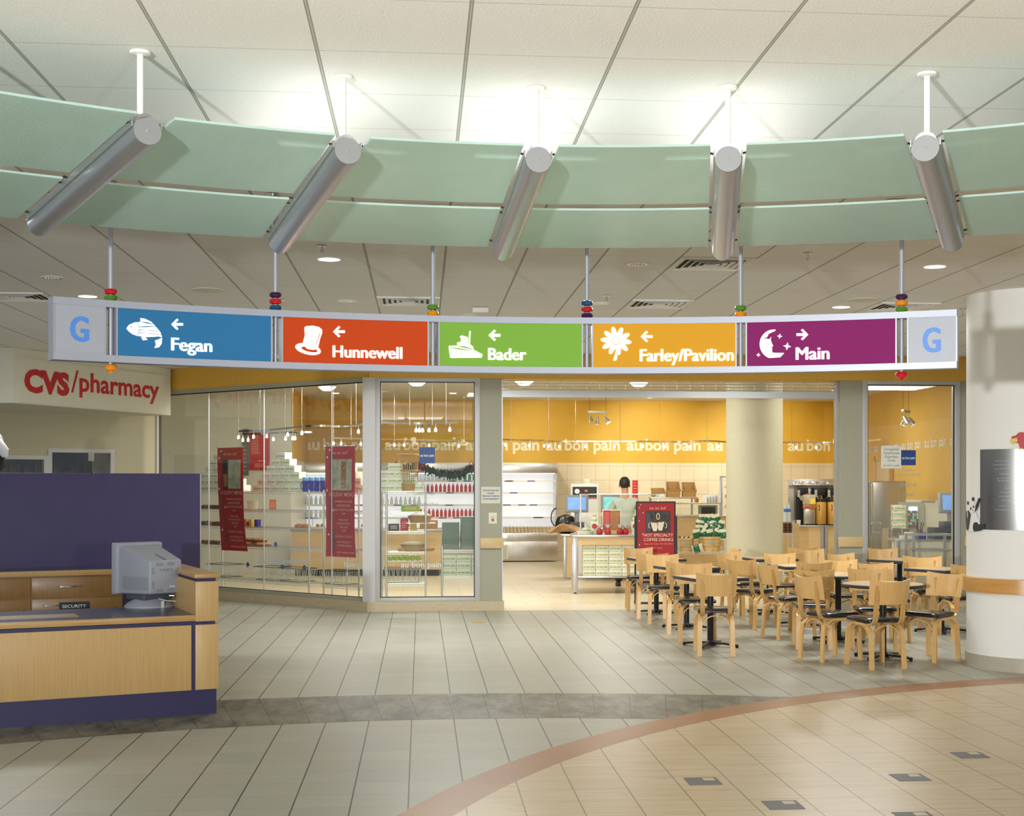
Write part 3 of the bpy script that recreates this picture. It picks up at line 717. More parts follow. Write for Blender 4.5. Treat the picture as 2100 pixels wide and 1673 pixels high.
def icon(P, kind, base):
    W_ = 'lit_white'
    if kind == 'fish':
        q = lambda l: z3(0, 560, l)
        P.poly(W_, q([(777, 340), (795, 318), (828, 304), (865, 300), (863, 277), (890, 281), (930, 300), (962, 335), (985, 362), (996, 394), (975, 389), (940, 391), (905, 393), (880, 388), (845, 386), (815, 375), (792, 358)]))
        P.poly(W_, q([(868, 390), (892, 392), (907, 410), (878, 412)])); P.poly(W_, q([(996, 398), (994, 432), (978, 455), (950, 460), (960, 440), (953, 415), (972, 410)]))
        P.poly(base, q(stroke([(842, 303), (853, 325), (855, 352), (845, 384)], 4.5)), 2)
        for a, b in (((855, 332), (955, 330)), ((856, 350), (982, 362)), ((853, 368), (990, 380))): P.poly(base, q(stroke([a, ((a[0] + b[0]) / 2, (a[1] + b[1]) / 2 - 4), b], 4.5)), 2)
        P.poly(base, q(stroke([(868, 301), (905, 303), (940, 316)], 4)), 2); P.poly(base, q(ell(806, 331, 4, 5)), 2)
    if kind == 'hat':
        q = lambda l: z3(0, 560, l)
        P.poly(W_, q([(1872, 336), (1885, 326), (1925, 324), (1962, 332), (1981, 348), (1980, 372), (1968, 405), (1958, 450), (1935, 462), (1905, 462), (1878, 450), (1860, 440), (1868, 412), (1876, 380)]))
        P.poly(W_, q(ell(1895, 467, 80, 33, .22, 28))); P.poly(base, q(ell(1903, 470, 52, 15, .22, 24)), 2)
        P.poly(W_, q([(1864, 440), (1958, 448), (1950, 466), (1925, 472), (1890, 466)]), 3); P.poly(base, q(stroke([(1943, 440), (1958, 400), (1968, 365)], 5)), 4)
    if kind == 'boat':
        q = lambda l: z3(700, 560, l)
        P.poly(W_, q([(660, 448), (700, 447), (760, 458), (810, 470), (868, 500), (864, 519), (670, 521), (664, 480)])); P.poly(base, q(stroke([(664, 460), (720, 462), (800, 478), (866, 503)], 4)), 2)
        P.poly(W_, q([(713, 450), (712, 428), (742, 421), (788, 434), (812, 456), (812, 470), (760, 462)])); P.poly(base, q(stroke([(712, 449), (760, 452), (812, 470)], 4)), 2)
        P.poly(W_, q([(736, 421), (735, 398), (728, 390), (742, 384), (778, 395), (776, 428)]))
        for x in (744, 757, 768): P.poly(base, q(stroke([(x, 397), (x, 414)], 4)), 2)
        P.poly(W_, q([(788, 357), (795, 357), (791, 436), (781, 434)]))
        for x, y, r in ((710, 483, 10), (740, 487, 9), (769, 491, 7)): P.poly(base, q(ell(x, y, r, r)), 2); P.poly(W_, q(ell(x, y, r - 4, r - 4)), 3)
    if kind == 'flower':
        q = lambda l: z3(700, 560, l)
        for i in range(10):
            t = i * 2 * pi / 10 + .1; P.poly(W_, q(ell(1690 + 57 * cos(t), 417 + 50 * sin(t), 38, 15, t, 14)), 1 + (i % 2) * .3)
        P.poly(base, q(ell(1690, 417, 29, 26)), 2); P.poly(W_, q(ell(1690, 417, 24, 21)), 3)
        for j in range(7): P.poly(base, q(ell(1690 + 13 * cos(j * 1.05) * (j < 6), 417 + 12 * sin(j * 1.05) * (j < 6), 2.4, 2.4, 0, 8)), 4)
        P.poly(W_, q([(1688, 482), (1698, 482), (1698, 508), (1692, 536), (1672, 538), (1680, 515)]))
    if kind == 'moon':
        q = lambda l: z3(1400, 560, l)
        out = [(573, 348)] + [(562 - 88 * cos(t), 437 - 90 * sin(t)) for t in [radians(a) for a in range(80, -80, -10)]] + [(600, 517), (624, 492)]
        inn = [(600, 500), (575, 500), (556, 490), (547, 478), (552, 468), (546, 461), (556, 448), (548, 430), (541, 410), (545, 385), (560, 362)]
        P.poly(W_, q(out + inn)); P.poly(base, q(stroke([(560, 360), (530, 375), (520, 395), (535, 405), (498, 402), (520, 425), (525, 450), (520, 480)], 3.5)), 2)
        for x, y, r in ((597, 388, 16), (643, 450, 24), (466, 503, 13)):
            st = []
            for i in range(8): rr = r if i % 2 == 0 else r * .36; t = i * pi / 4 + .12; st.append((x + rr * cos(t), y + rr * sin(t)))
            P.poly(W_, q(st))
defs = [('p_grey', 113, 215, None, None, None), ('p_blue', 242, 556, 'fish', (352, 693), ('Fegan', 352, 434, 718, 721, 692)),
        ('p_red', 581, 877, 'hat', None, ('Hunnewell', 683, 824, 732, 735.5, 708)), ('p_green', 902, 1193, 'boat', None, ('Bader', 1002, 1078.5, 737.5, 739, 713.5)),
        ('p_orange', 1217, 1508, 'flower', None, ('Farley/Pavilion', 1313, 1504, 740.5, 740, 716)), ('p_purple', 1532, 1836, 'moon', None, ('Main', 1633, 1700, 737.5, 736.5, 712)), ('p_grey', 1863, 1960, None, None, None)]
arrows = [None, (351, 665, True), (683, 680, True), (1002, 687.5, True), (1314, 690, True), (1657.5, 686, False), None]
for i, (mn, x0, x1, ic_, _, tx) in enumerate(defs):
    g = MB().mat(mn); a0, a1 = ang(x0), ang(x1); arcbox(g, a0, a1, GR + .008, GR + .102, ZB + RH, ZT - RH)
    g.mat('sign_silver'); arcbox(g, a0 - .0016, a0, GR + .004, GR + .106, ZB + RH, ZT - RH, 1); arcbox(g, a1, a1 + .0016, GR + .004, GR + .106, ZB + RH, ZT - RH, 1)
    P = Pan(g)
    if ic_: icon(P, ic_, mn)
    if arrows[i]: arrow(P, *arrows[i])
    if tx: P.text('lit_white', tx[0], tx[1], tx[2], tx[3], tx[4], tx[5])
    if i == 0: P.text('g_blue', 'G', 144.5, 181, 698, 700, 648, .015)
    if i == 6: P.text('g_blue', 'G', 1893, 1928, 722, 721, 673, .015)
    # the rear face of the same panel carries the same artwork mirrored for people coming the other way
    if ic_:
        gb = MB(); Pb = Pan(gb, back=True); icon(Pb, ic_, mn); 
        if arrows[i]: arrow(Pb, *arrows[i])
        Pb.text('lit_white', tx[0], tx[1], tx[2], tx[3], tx[4], tx[5])
        # mirror about the centre angle so that it reads correctly from behind
        am = (a0 + a1) / 2; nv = []
        for v in gb.v:
            X = v[0] + GO.x - GC.x; Y = v[1] + GO.y - GC.y; R = hypot(X, Y); a = 2 * am - atan2(X, Y); nv.append((GC.x + R * sin(a) - GO.x, GC.y + R * cos(a) - GO.y, v[2]))
        mats = gb.mats; mi = gb.m
        for f, m_ in zip(gb.f, mi): pass
        o0 = len(g.v); g.v += nv
        for f, m_ in zip(gb.f, mi): g.mat(mats[m_]); g.f.append(tuple(i_ + o0 for i_ in reversed(f))); g.m.append(g.cur)
    g.build('sign_panel', sign)
beads = {227: (('red', 'green'), ('orange',)), 565: (('purple', 'red', 'blue'), ()), 888: (('green', 'orange'), ()), 1204: (('blue', 'red', 'purple'), ()), 1519: (('green', 'orange'), ()), 1849: (('purple', 'orange', 'green'), ('red',))}
for x, (tb, bb) in beads.items():
    a = ang(x, GR + .055); p = gs(a, GR + .055, ZT)
    g = MB().mat('sign_silver').cyl((p.x, p.y, -.02 if bb else .02), (p.x, p.y, CH - ZB - .004), .0135, 14); g.cyl((p.x - .0, p.y, CH - ZB - .02), (p.x, p.y, CH - ZB - .002), .035, 18); g.build('hanger_rod', sign)
    n = len(tb); hh = .037
    for j, c in enumerate(tb):
        z = ZT - ZB + .018 + (n - 1 - j) * (hh + .003)
        MB().mat('bead_' + c).lathe((p.x, p.y, z), [(.018, -hh / 2), (.033, -hh * .36), (.039, 0), (.033, hh * .36), (.018, hh / 2)], 20).build('bead', sign)
    for c in bb: MB().mat('bead_' + c).lathe((p.x, p.y, -.03), [(.006, -.034), (.010, -.026), (.014, -.02), (.032, -.012), (.038, .003), (.032, .016), (.018, .022)], 20).build('bead', sign)
    for dx in (-1, 1):   # slim jambs beside the gap
        q = gs(a + dx * .0085, GR + .055, ZB); 
# ================================================================= white column at right
cc = Vector((4.625 * CT + 12.85 * ST, -4.625 * ST + 12.85 * CT, 0)); CRR = .56
g = MB().mat('column_paint').lathe((cc.x, cc.y, .12), [(CRR, 0), (CRR, CH - .12)], 96); colm = struct(g, 'wall_column', smooth=1.2)
g = MB().mat('base_stone').lathe((cc.x, cc.y, 0), [(CRR + .012, 0), (CRR + .012, .13)], 96); struct(g, 'baseboard_column', smooth=1.2)
zr1, zr0 = dd(1980, 1186, 12.5).z, dd(1980, 1218, 12.5).z
g = MB().mat('rail_wood').lathe((0, 0, 0), [(CRR + .001, 0), (CRR + .035, .006), (CRR + .035, zr1 - zr0 - .006), (CRR + .001, zr1 - zr0)], 96); o = g.build('bumper_rail', None, (cc.x, cc.y, zr0), smooth=.5); tag(o, 'curved oak band wrapped around the white column', 'bumper rail')
def cray(x, y, R):
    d = dd(x, y, 1.0); dx, dy = d.x, d.y; b = -(dx * cc.x + dy * cc.y); a = dx * dx + dy * dy; q = cc.x ** 2 + cc.y ** 2 - R * R; q = max(0, b * b - a * q)
    k = (-b - sqrt(q)) / a; return atan2(dx * k - cc.x, dy * k - cc.y), EYE + (d.z - EYE) * k
def cp(a, R, z): return Vector((R * sin(a), R * cos(a), z))
pl = empty('metal_plaque', (cc.x, cc.y, 1.4), 0, 'curved brushed steel plaque engraved with small text on the white column', 'plaque')
aa, z1_ = cray(2010, 921, CRR + .006); _, z0_ = cray(2068, 1087, CRR + .006); _, z1_ = cray(2068, 920.5, CRR + .006)
a_end = aa - 2 * (aa - cray(2075, 900, CRR + .006)[0]) 
mat('plaque_steel', (.30, .29, .27), .24, 1.0, var=.05, vs=1.0, sc3=(1, 1, 300))
M['plaque_steel'].node_tree.nodes['Principled BSDF'].inputs['Anisotropic'].default_value = .8
g = MB().mat('plaque_steel'); a_end = cray(2100, 900, CRR + .006)[0] - .75
g.grid(lambda s, t: cp(aa + (a_end - aa) * s, CRR + .006, z0_ - 1.4 + (z1_ - z0_) * t), 40, 1, None)
g.grid(lambda s, t: cp(a_end + (aa - a_end) * s, CRR + .0005, z0_ - 1.4 + (z1_ - z0_) * t), 40, 1, None); g.build('plate', pl, smooth=1.2)
g = MB().mat('pale_text'); rr = random.Random(3)
am_ = cray(2074, 1000, CRR)[0]
for i, (y, wl) in enumerate(((945, .30), (953, .34), (961, .30), (972, .22), (981, .26), (986, .24), (1001, .12), (1010, .2), (1018, .22), (1026, .18), (1038, .22), (1046, .3))):
    z = dd(2074, y, 12.35).z - 1.4; s0 = -wl / 2
    while s0 < wl / 2:
        ww = rr.uniform(.010, .03); t0, t1 = am_ + s0 / CRR * -1, am_ + (s0 + ww) / CRR * -1
        g.add([cp(t0, CRR + .0075, z), cp(t1, CRR + .0075, z), cp(t1, CRR + .0075, z + .0022), cp(t0, CRR + .0075, z + .0022)], [(0, 1, 2, 3)]); s0 += ww + .008
g.build('engraving', pl)
# decals: a seated panda waving and a red parrot perched on the plaque
class Col:
    def __init__(s, mb): s.mb = mb
    def poly(s, mn, pts, lay=1):
        q = []
        for x, y in pts:
            a, z = cray(x, y, CRR); q.append((a, z))
        # triangulated fan in the local surface
        b = bmesh.new(); f = b.faces.new([b.verts.new((a * 10, z * 10, 0)) for a, z in q]); idx = {v: i for i, v in enumerate(b.verts)}
        bmesh.ops.triangulate(b, faces=[f]); fs = [tuple(idx[v] for v in ff.verts) for ff in b.faces]; b.free()
        s.mb.mat(mn).add([cp(a, CRR + .008 + .0012 * lay, z - 1.4) for a, z in q], fs)
zf = lambda l: [(1960 + x / 6.693, 860 + y / 6.693) for x, y in l]
g = MB(); K = Col(g)
K.poly('panda_white', zf([(165, 1190), (175, 1140), (210, 1105), (250, 1110), (275, 1160), (285, 1230), (262, 1290), (300, 1320), (330, 1370), (345, 1440), (330, 1500), (250, 1540), (190, 1530), (165, 1400), (180, 1300), (170, 1240)]), 0)
K.poly('panda_black', zf([(155, 1260), (190, 1245), (220, 1300), (210, 1370), (190, 1420), (192, 1500), (180, 1528), (162, 1510), (150, 1400), (150, 1310)]))
K.poly('panda_black', zf([(270, 1280), (285, 1180), (320, 1080), (340, 1075), (350, 1100), (325, 1190), (300, 1240)]))
K.poly('panda_black', zf([(250, 1450), (262, 1415), (300, 1408), (330, 1440), (395, 1432), (412, 1430), (412, 1500), (340, 1530), (260, 1538), (248, 1490)]), 2)
for cx_, cy_, rx, ry in ((181, 1147, 14, 26), (249, 1093, 17, 28)): K.poly('panda_black', zf(ell(cx_, cy_, rx, ry)))
for cx_, cy_, rt in ((219, 1222, .2), (258, 1198, -.3)): K.poly('panda_black', zf(ell(cx_, cy_, 9, 20, rt)), 2)
K.poly('panda_black', zf(ell(246, 1245, 10, 5)), 2); K.poly('red', zf([(245, 1275), (265, 1270), (258, 1282)]), 2)
o = g.build('wall_decal', None, (cc.x, cc.y, 1.4)); tag(o, 'flat decal of a seated black and white panda raising one arm on the column', 'decal')
g = MB(); K = Col(g)
K.poly('parrot_red', zf([(765, 260), (775, 235), (830, 218), (860, 185), (900, 172), (990, 190), (1060, 260), (1080, 400), (1050, 520), (960, 420), (880, 395), (868, 350), (862, 325), (800, 322)]))
K.poly('parrot_beak', zf([(752, 280), (775, 262), (810, 262), (812, 310), (790, 325), (792, 352), (765, 335), (750, 305)]), 2)
K.poly('parrot_yellow', zf([(800, 258), (845, 245), (852, 300), (830, 318), (808, 312)]), 2); K.poly('g_blue', zf(ell(831, 260, 7, 8)), 3)
K.poly('parrot_yellow', zf([(868, 395), (915, 390), (915, 410), (868, 415)]), 3)
o = g.build('wall_decal', None, (cc.x, cc.y, 1.4)); tag(o, 'flat decal of a red parrot perched on top of the steel plaque', 'decal')
# ================================================================= ceiling fittings
def at_ceil(x, y): return fl(x, y, CH) if y > CY else dd(x, y, (CH - EYE) * FP / (CY - y))
def downlight(lit):
    r = empty('recessed_downlight'); 
    g = MB().mat('white').lathe((0, 0, -.006), [(.088, 0), (.10, 0.0), (.10, .0055), (.088, .0055)], 32); g.build('trim_ring', r)
    MB().mat('down_lit' if lit else 'chrome').lathe((0, 0, -.005), [(.001, -.001), (.087, -.001), (.087, .003)], 28).build('reflector', r)
    if not lit:
        g = MB().mat('white')
        for i in range(5): g.cyl((-.05 + i * .025, -.02, -.008), (-.05 + i * .025, .02, -.008), .006, 8)
        g.build('louvre', r)
    return r
SL, SU = Stamp(downlight(True)), Stamp(downlight(False))
for x, y, l, lb in ((675, 531, 1, 'bright recessed downlight between the first two sign rods'), (1917, 546, 1, 'warm lit downlight near the top right of the lobby ceiling'), (180, 607, 1, 'lit downlight just above the left end of the sign'), (1725, 629, 1, 'warm lit downlight just above the purple sign panel'),
                    (1307, 541, 0, 'unlit chrome downlight beside the fourth sign rod'), (107, 569, 0, 'unlit chrome downlight at far left of the lobby ceiling'), (711, 617, 0, 'unlit chrome downlight above the red sign panel'), (1232, 622, 0, 'unlit chrome downlight next to the blue topped beads'), (962, 646, 0, 'unlit downlight peeking over the green sign panel')):
    p = at_ceil(x, y); (SL if l else SU)((p.x, p.y, CH), 0, lb, 'recessed downlights in the lobby ceiling')
for o in C.objects:
    if o.name.startswith('recessed_downlight') and o.type == 'EMPTY': o['category'] = 'downlight'
for x, y, pw in ((675, 531, 14), (1917, 546, 16), (180, 607, 14), (1725, 629, 16)):
    p = at_ceil(x, y); lamp('downlight_beam', 'SPOT', (p.x, p.y, CH - .02), pw, (1, .9, .75), .06, (p.x, p.y, 0), spot=1.7, blend=.8)
def sprinkler():
    r = empty('sprinkler_head'); MB().mat('chrome').lathe((0, 0, -.008), [(.04, 0), (.036, .004), (.03, .0075)], 20).build('escutcheon', r)
    g = MB().mat('chrome').cyl((0, 0, -.04), (0, 0, -.004), .008, 8); g.sweep([(-.012, 0, -.03), (-.014, 0, -.045), (-.006, 0, -.058), (.006, 0, -.058), (.014, 0, -.045), (.012, 0, -.03)], .003, 6); g.cyl((0, 0, -.064), (0, 0, -.060), .016, 12); g.build('nozzle', r); return r
SS = Stamp(sprinkler()); SS.p['category'] = 'sprinkler'
for x, y, lb in ((661, 503, 'sprinkler head hanging beside the bright downlight'), (1657, 518, 'sprinkler head near the right part of the ceiling, left of the warm downlight'), (1244, 605, 'small sprinkler above the orange sign panel'), (576, 614, 'small sprinkler beside the purple red and blue beads'), (1975, 632, 'small sprinkler at the left edge of the white column')):
    p = at_ceil(x, y); SS((p.x, p.y, CH), random.uniform(0, 3), lb, 'sprinkler heads on the lobby ceiling')
# sprinklers hanging through the gap of the canopy
for x, y, lb in ((559, 396, 'sprinkler seen through the canopy gap left of the second tube'), (1830, 409, 'sprinkler seen through the canopy gap left of the rightmost tube')):
    p = at_ceil(x, y); SS((p.x, p.y, CH), .6, lb, 'sprinklers in the canopy gap')
def vent(w_, d_):
    r = empty('air_vent'); g = MB().mat('white'); t = .04
    for p, q in (((-w_ / 2, -d_ / 2, -.012), (w_ / 2, -d_ / 2 + t, -.001)), ((-w_ / 2, d_ / 2 - t, -.012), (w_ / 2, d_ / 2, -.001)), ((-w_ / 2, -d_ / 2 + t, -.012), (-w_ / 2 + t, d_ / 2 - t, -.001)), ((w_ / 2 - t, -d_ / 2 + t, -.012), (w_ / 2, d_ / 2 - t, -.001))): g.b2(p, q)
    g.build('vent_frame', r)
    MB().mat('shade_dark').b2((-w_ / 2 + t, -d_ / 2 + t, -.003), (w_ / 2 - t, d_ / 2 - t, -.001)).build('duct', r)
    g = MB().mat('white'); n = 5
    for i in range(n):
        s = (w_ / 2 - t) * (1 - i / n); e = (d_ / 2 - t) * (1 - i / n)
        for a, b, wd in (((-s, -e), (s, -e), (0, 1, .5)), ((s, -e), (s, e), (-1, 0, .5)), ((s, e), (-s, e), (0, -1, .5)), ((-s, e), (-s, -e), (1, 0, .5))):
            g.ribbon([(a[0], a[1], -.008), (b[0], b[1], -.008)], wd, .028, .003)
    g.build('louvre', r); return r
SV = Stamp(vent(.6, .6)); SV.p['category'] = 'air vent'
for x, y, lb in ((1452, 543, 'square ceiling air vent behind the fourth canopy tube'), (1358, 625, 'square ceiling air vent above the orange sign panel'), (832, 618, 'square ceiling air vent left of the green and orange beads'), (40, 607, 'square ceiling air vent at the far left above the pharmacy'), (1895, 629, 'square ceiling air vent beside the purple orange and green beads')):
    p = at_ceil(x, y); u = (round(p.x / .61 + 3.694 - .5) + .5 - 3.694) * .61; v = (round(p.y / .61 - 8.264 - .5) + .5 + 8.264) * .61
    SV((u, v, CH), 0, lb, 'square air vents in the lobby ceiling')
for x, y, lb in ((426, 594, 'round flush ceiling speaker left of the second sign rod'), (1772, 614, 'round flush ceiling speaker near the rightmost beads')):
    p = at_ceil(x, y); o = MB().mat('cream_wall').lathe((0, 0, -.008), [(.001, -.001), (.15, 0), (.155, .007)], 32).build('ceiling_speaker', None, (p.x, p.y, CH)); tag(o, lb, 'speaker', 'flush ceiling speakers')
p = at_ceil(985, 630); o = MB().mat('white').box((0, 0, -.03), (.16, .1, .05), bev=.006).mat('blue_sign').box((-.03, 0, -.002), (.06, .06, .004)).build('motion_sensor', None, (p.x, p.y, CH)); tag(o, 'small white box fixed to the ceiling above the green sign panel', 'ceiling sensor')
# ================================================================= reception desk
DO = fl(445, 1463); DA = .363
dk = empty('reception_desk', tuple(DO), DA, 'oak and purple reception desk with raised end post at the left front', 'desk')
def dloc(x, y, z):  # desk coords -> world
    return Vector((DO.x + x * cos(DA) - y * sin(DA), DO.y + x * sin(DA) + y * cos(DA), z))
LW = 3.6
MB().mat('purple_dark').b2((-LW, .02, 0), (0, .12, .185)).build('toe_kick', dk)
PW = .158
g = MB().mat('oak'); g.b2((-LW, 0, .185), (-PW - .03, .03, .665), .002); g.build('front_panel', dk)
MB().mat('oak').b2((-PW, 0, .185), (.012, .03, .665), .002).build('front_panel', dk)
MB().mat('oak').b2((-.018, .03, .185), (.012, 2.95, .665), .002).build('side_panel', dk)
MB().mat('purple_dark').b2((-PW - .03, .012, .185), (-PW, .03, .665)).b2((-LW, .015, .665), (-PW, .9, .69)).b2((-PW, .015, .665), (-.01, 2.95, .69)).build('reveal_strip', dk)
MB().mat('oak').b2((-PW, 0, .69), (.012, .03, .985), .002).b2((-.018, .03, .69), (.012, 2.95, .985), .002).b2((-PW, .03, .69), (-PW + .02, 2.95, .985), .002).build('end_post', dk)
MB().mat('purple_dark').b2((-PW + .015, .02, .985), (-.005, 2.93, 1.01)).build('cap_reveal', dk)
MB().mat('oak_edge').b2((-PW - .01, -.015, 1.01), (.022, 1.4, 1.04), .003).build('post_cap', dk)
MB().mat('oak_edge').b2((-PW - .01, 1.403, 1.01), (.022, 2.98, 1.04), .003).build('post_cap', dk)
g = MB().mat('laminate_blue').b2((-LW, .03, .70), (-PW, .93, .737)); g.build('worktop', dk)
MB().mat('oak_edge').b2((-LW, -.005, .695), (-PW, .03, .7375), .002).build('worktop_edge', dk)
MB().mat('oak_dark').b2((-1.72, .25, .737), (-.95, .52, .7395)).build('desk_inlay', dk)
MB().mat('purple_dark').b2((-LW, .45, 0), (-.2, .47, .70)).build('modesty_panel', dk)
# back cabinet with drawers
bc = empty('drawer_cabinet', tuple(dloc(-.2, 2.96, 0)), DA, 'low oak drawer cabinet with dark blue top behind the reception desk', 'cabinet')
MB().mat('oak_dark').b2((-3.6, .02, 0), (-.02, .55, .88)).build('body', bc)
MB().mat('laminate_blue').b2((-3.6, -.01, .88), (-.02, .56, .915)).build('worktop', bc)
MB().mat('oak').b2((-3.6, -.03, .87), (-.02, -.01, .918), .002).build('worktop_edge', bc)
wd = .70
for c in range(5):
    x1 = -.13 - c * wd; x0 = x1 - wd + .012
    if c == 0: x1 = -.03
    for (z0, z1) in ((.67, .855), (.47, .66), (.06, .46)):
        d = MB().mat('oak_dark').b2((x0, 0, z0), (x1, .02, z1), .002).build('drawer', bc)
        hx = (x0 + x1) / 2 - .06 if z0 > .6 else x0 + .2; zz = z1 - .085 if z0 > .6 else z1 - .06
        pts = [(hx - .10, 0, zz), (hx - .09, -.014, zz), (hx - .04, -.024, zz), (hx + .04, -.024, zz), (hx + .09, -.014, zz), (hx + .10, 0, zz)]
        MB().mat('chrome').ribbon(pts, (0, 0, 1), .010, .005).build('drawer_handle', d)
        if z0 < .6 and z0 > .4: MB().mat('chrome').cyl((x1 - .06, 0, z1 - .10), (x1 - .06, -.012, z1 - .10), .010, 12).build('lock', d)
g = MB().mat('black').b2((-.13, -.008, -.04), (.13, 0, .04)); g.mat('pale_text').text('SECURITY', (-.105, -.009, -.012), (1, 0, 0), (0, 0, 1), .028, .21, bold=.01)
pD = (152, 1243)
q = pp(*pD, dloc(0, 2.925, 0), Vector((-sin(DA), cos(DA), 0))); o = g.build('name_plate', None, (q.x, q.y, q.z), DA); tag(o, 'small black plate lettered SECURITY on the drawer cabinet', 'sign plate')
# purple privacy panel
pnl = empty('privacy_panel', tuple(dloc(.62, 3.56, 0)), DA, 'tall plain purple partition standing behind the drawer cabinet', 'partition')
MB().mat('purple').b2((-4.8, 0, .02), (0, .035, 1.812), .004).build('panel', pnl)
MB().mat('frame_lilac').b2((0, .004, .02), (.012, .031, 1.805)).build('edge_strip', pnl)
# ---- CRT monitor
mo = fl(312, 1246, .7375); mon = empty('computer_monitor', (mo.x - .055, mo.y + .13, .7375), radians(43), 'bulky grey cathode ray monitor seen from behind on the reception desk', 'monitor')
def frus(mb, y0, w0, zl0, zh0, y1, w1, zl1, zh1, bev=0):
    vs = [(-w0 / 2, y0, zl0), (w0 / 2, y0, zl0), (w0 / 2, y0, zh0), (-w0 / 2, y0, zh0), (-w1 / 2, y1, zl1), (w1 / 2, y1, zl1), (w1 / 2, y1, zh1), (-w1 / 2, y1, zh1)]
    b = bmesh.new(); bv = [b.verts.new(v) for v in vs]
    for f in ((0, 1, 2, 3), (7, 6, 5, 4), (0, 4, 5, 1), (1, 5, 6, 2), (2, 6, 7, 3), (3, 7, 4, 0)): b.faces.new([bv[i] for i in f])
    if bev: bmesh.ops.bevel(b, geom=list(b.edges), offset=bev, segments=3, affect='EDGES', profile=.5)
    b.verts.index_update(); mb.add([v.co.copy() for v in b.verts], [tuple(v.index for v in f.verts) for f in b.faces]); b.free()
g = MB().mat('crt'); frus(g, .12, .41, .105, .50, .19, .43, .095, .505, .010); g.build('bezel', mon)
MB().mat('dark_glass').b2((-.17, .188, .15), (.17, .193, .45)).build('screen', mon)
g = MB().mat('crt'); frus(g, -.25, .285, .115, .375, .125, .36, .105, .475, .014); g.mat('crt'); frus(g, -.02, .30, .40, .425, .12, .34, .42, .485, .01)
g.mat('hole')
def holes(o, ex, ez, nx, nz, px, pz, s=.0032):
    o, ex, ez = Vector(o), Vector(ex), Vector(ez)
    for i in range(nx):
        for j in range(nz): c = o + ex * (i * px) + ez * (j * pz); g.add([c, c + ex * s, c + ex * s + ez * s, c + ez * s], [(0, 1, 2, 3)])
yb = -.2515
for ox, oz, nx, nz in ((-.085, .335, 10, 3), (.015, .335, 10, 3), (-.125, .27, 4, 6), (.10, .27, 4, 6), (-.125, .16, 4, 7), (.10, .16, 4, 7), (-.085, .13, 10, 3), (.015, .13, 10, 3)): holes((ox, yb, oz), (1, 0, 0), (0, 0, 1), nx, nz, .0065, .0085)
ex = Vector((-.0375, .375, 0)).normalized(); so = Vector((-.1448, -.235, .145)); holes(so + ex * .01, tuple(ex), (0, 0, 1), 36, 11, .0088, .0095, .0036)
g.ribbon([(0, -.245, .379), (0, -.10, .416)], (1, 0, 0), .006, .002)
g.mat('crt_dark').text('VAIO', (-.06, yb, .290), (1, 0, 0), (0, 0, 1), .022, .12, bold=-.015); g.mat('pale_text').b2((.03, yb - .0005, .165), (.08, yb, .172)); g.build('housing', mon)
g = MB().mat('crt_dark'); frus(g, -.13, .24, .06, .115, .10, .28, .06, .115, .01); g.build('swivel_neck', mon)
g = MB().mat('crt'); g.lathe((0, -.02, 0), [(.19, 0), (.19, .012), (.165, .035), (.13, .055), (.12, .065)], 36, 1.05, .95); g.build('stand', mon)
g = MB().mat('crt_dark'); g.sweep([(.09, -.2, .09), (.14, -.24, .085), (.22, -.26, .05), (.27, -.26, .01)], .008, 8); g.mat('chrome').cyl((.07, -.19, .092), (.10, -.215, .09), .013, 10); g.mat('cream_wall').sweep([(0, -.15, .07), (.03, -.2, .055), (.12, -.22, .045), (.2, -.25, .01)], .004, 6); g.build('cable', mon)
MB().mat('cream_wall').b2((-.012, -.208, 0), (.012, -.2, .055)).build('port_tag', mon)
# ---- white and black plush at the far left edge
pd_ = dd(2, 940, 13.75); ps = empty('plush_toy', (pd_.x - .02, pd_.y, 1.812), DA, 'black and white plush animal cut by the left edge above the purple partition', 'plush toy')
MB().mat('panda_white').ball((-.12, .02, .13), .13, 20, 1.0).ball((-.06, .0, .33), .10, 18).build('body', ps)
MB().mat('panda_white').sweep([(-.10, -.06, .34), (-.02, -.09, .30), (.04, -.09, .22), (.05, -.08, .17)], .05, 12, radii=[.05, .06, .055, .03]).build('arm', ps)
MB().mat('black').lathe((-.05, -.03, .12), [(.001, -.05), (.09, -.04), (.115, 0), (.09, .04), (.001, .05)], 24, R=Matrix.Rotation(1.2, 3, 'X')).build('black_paw', ps)
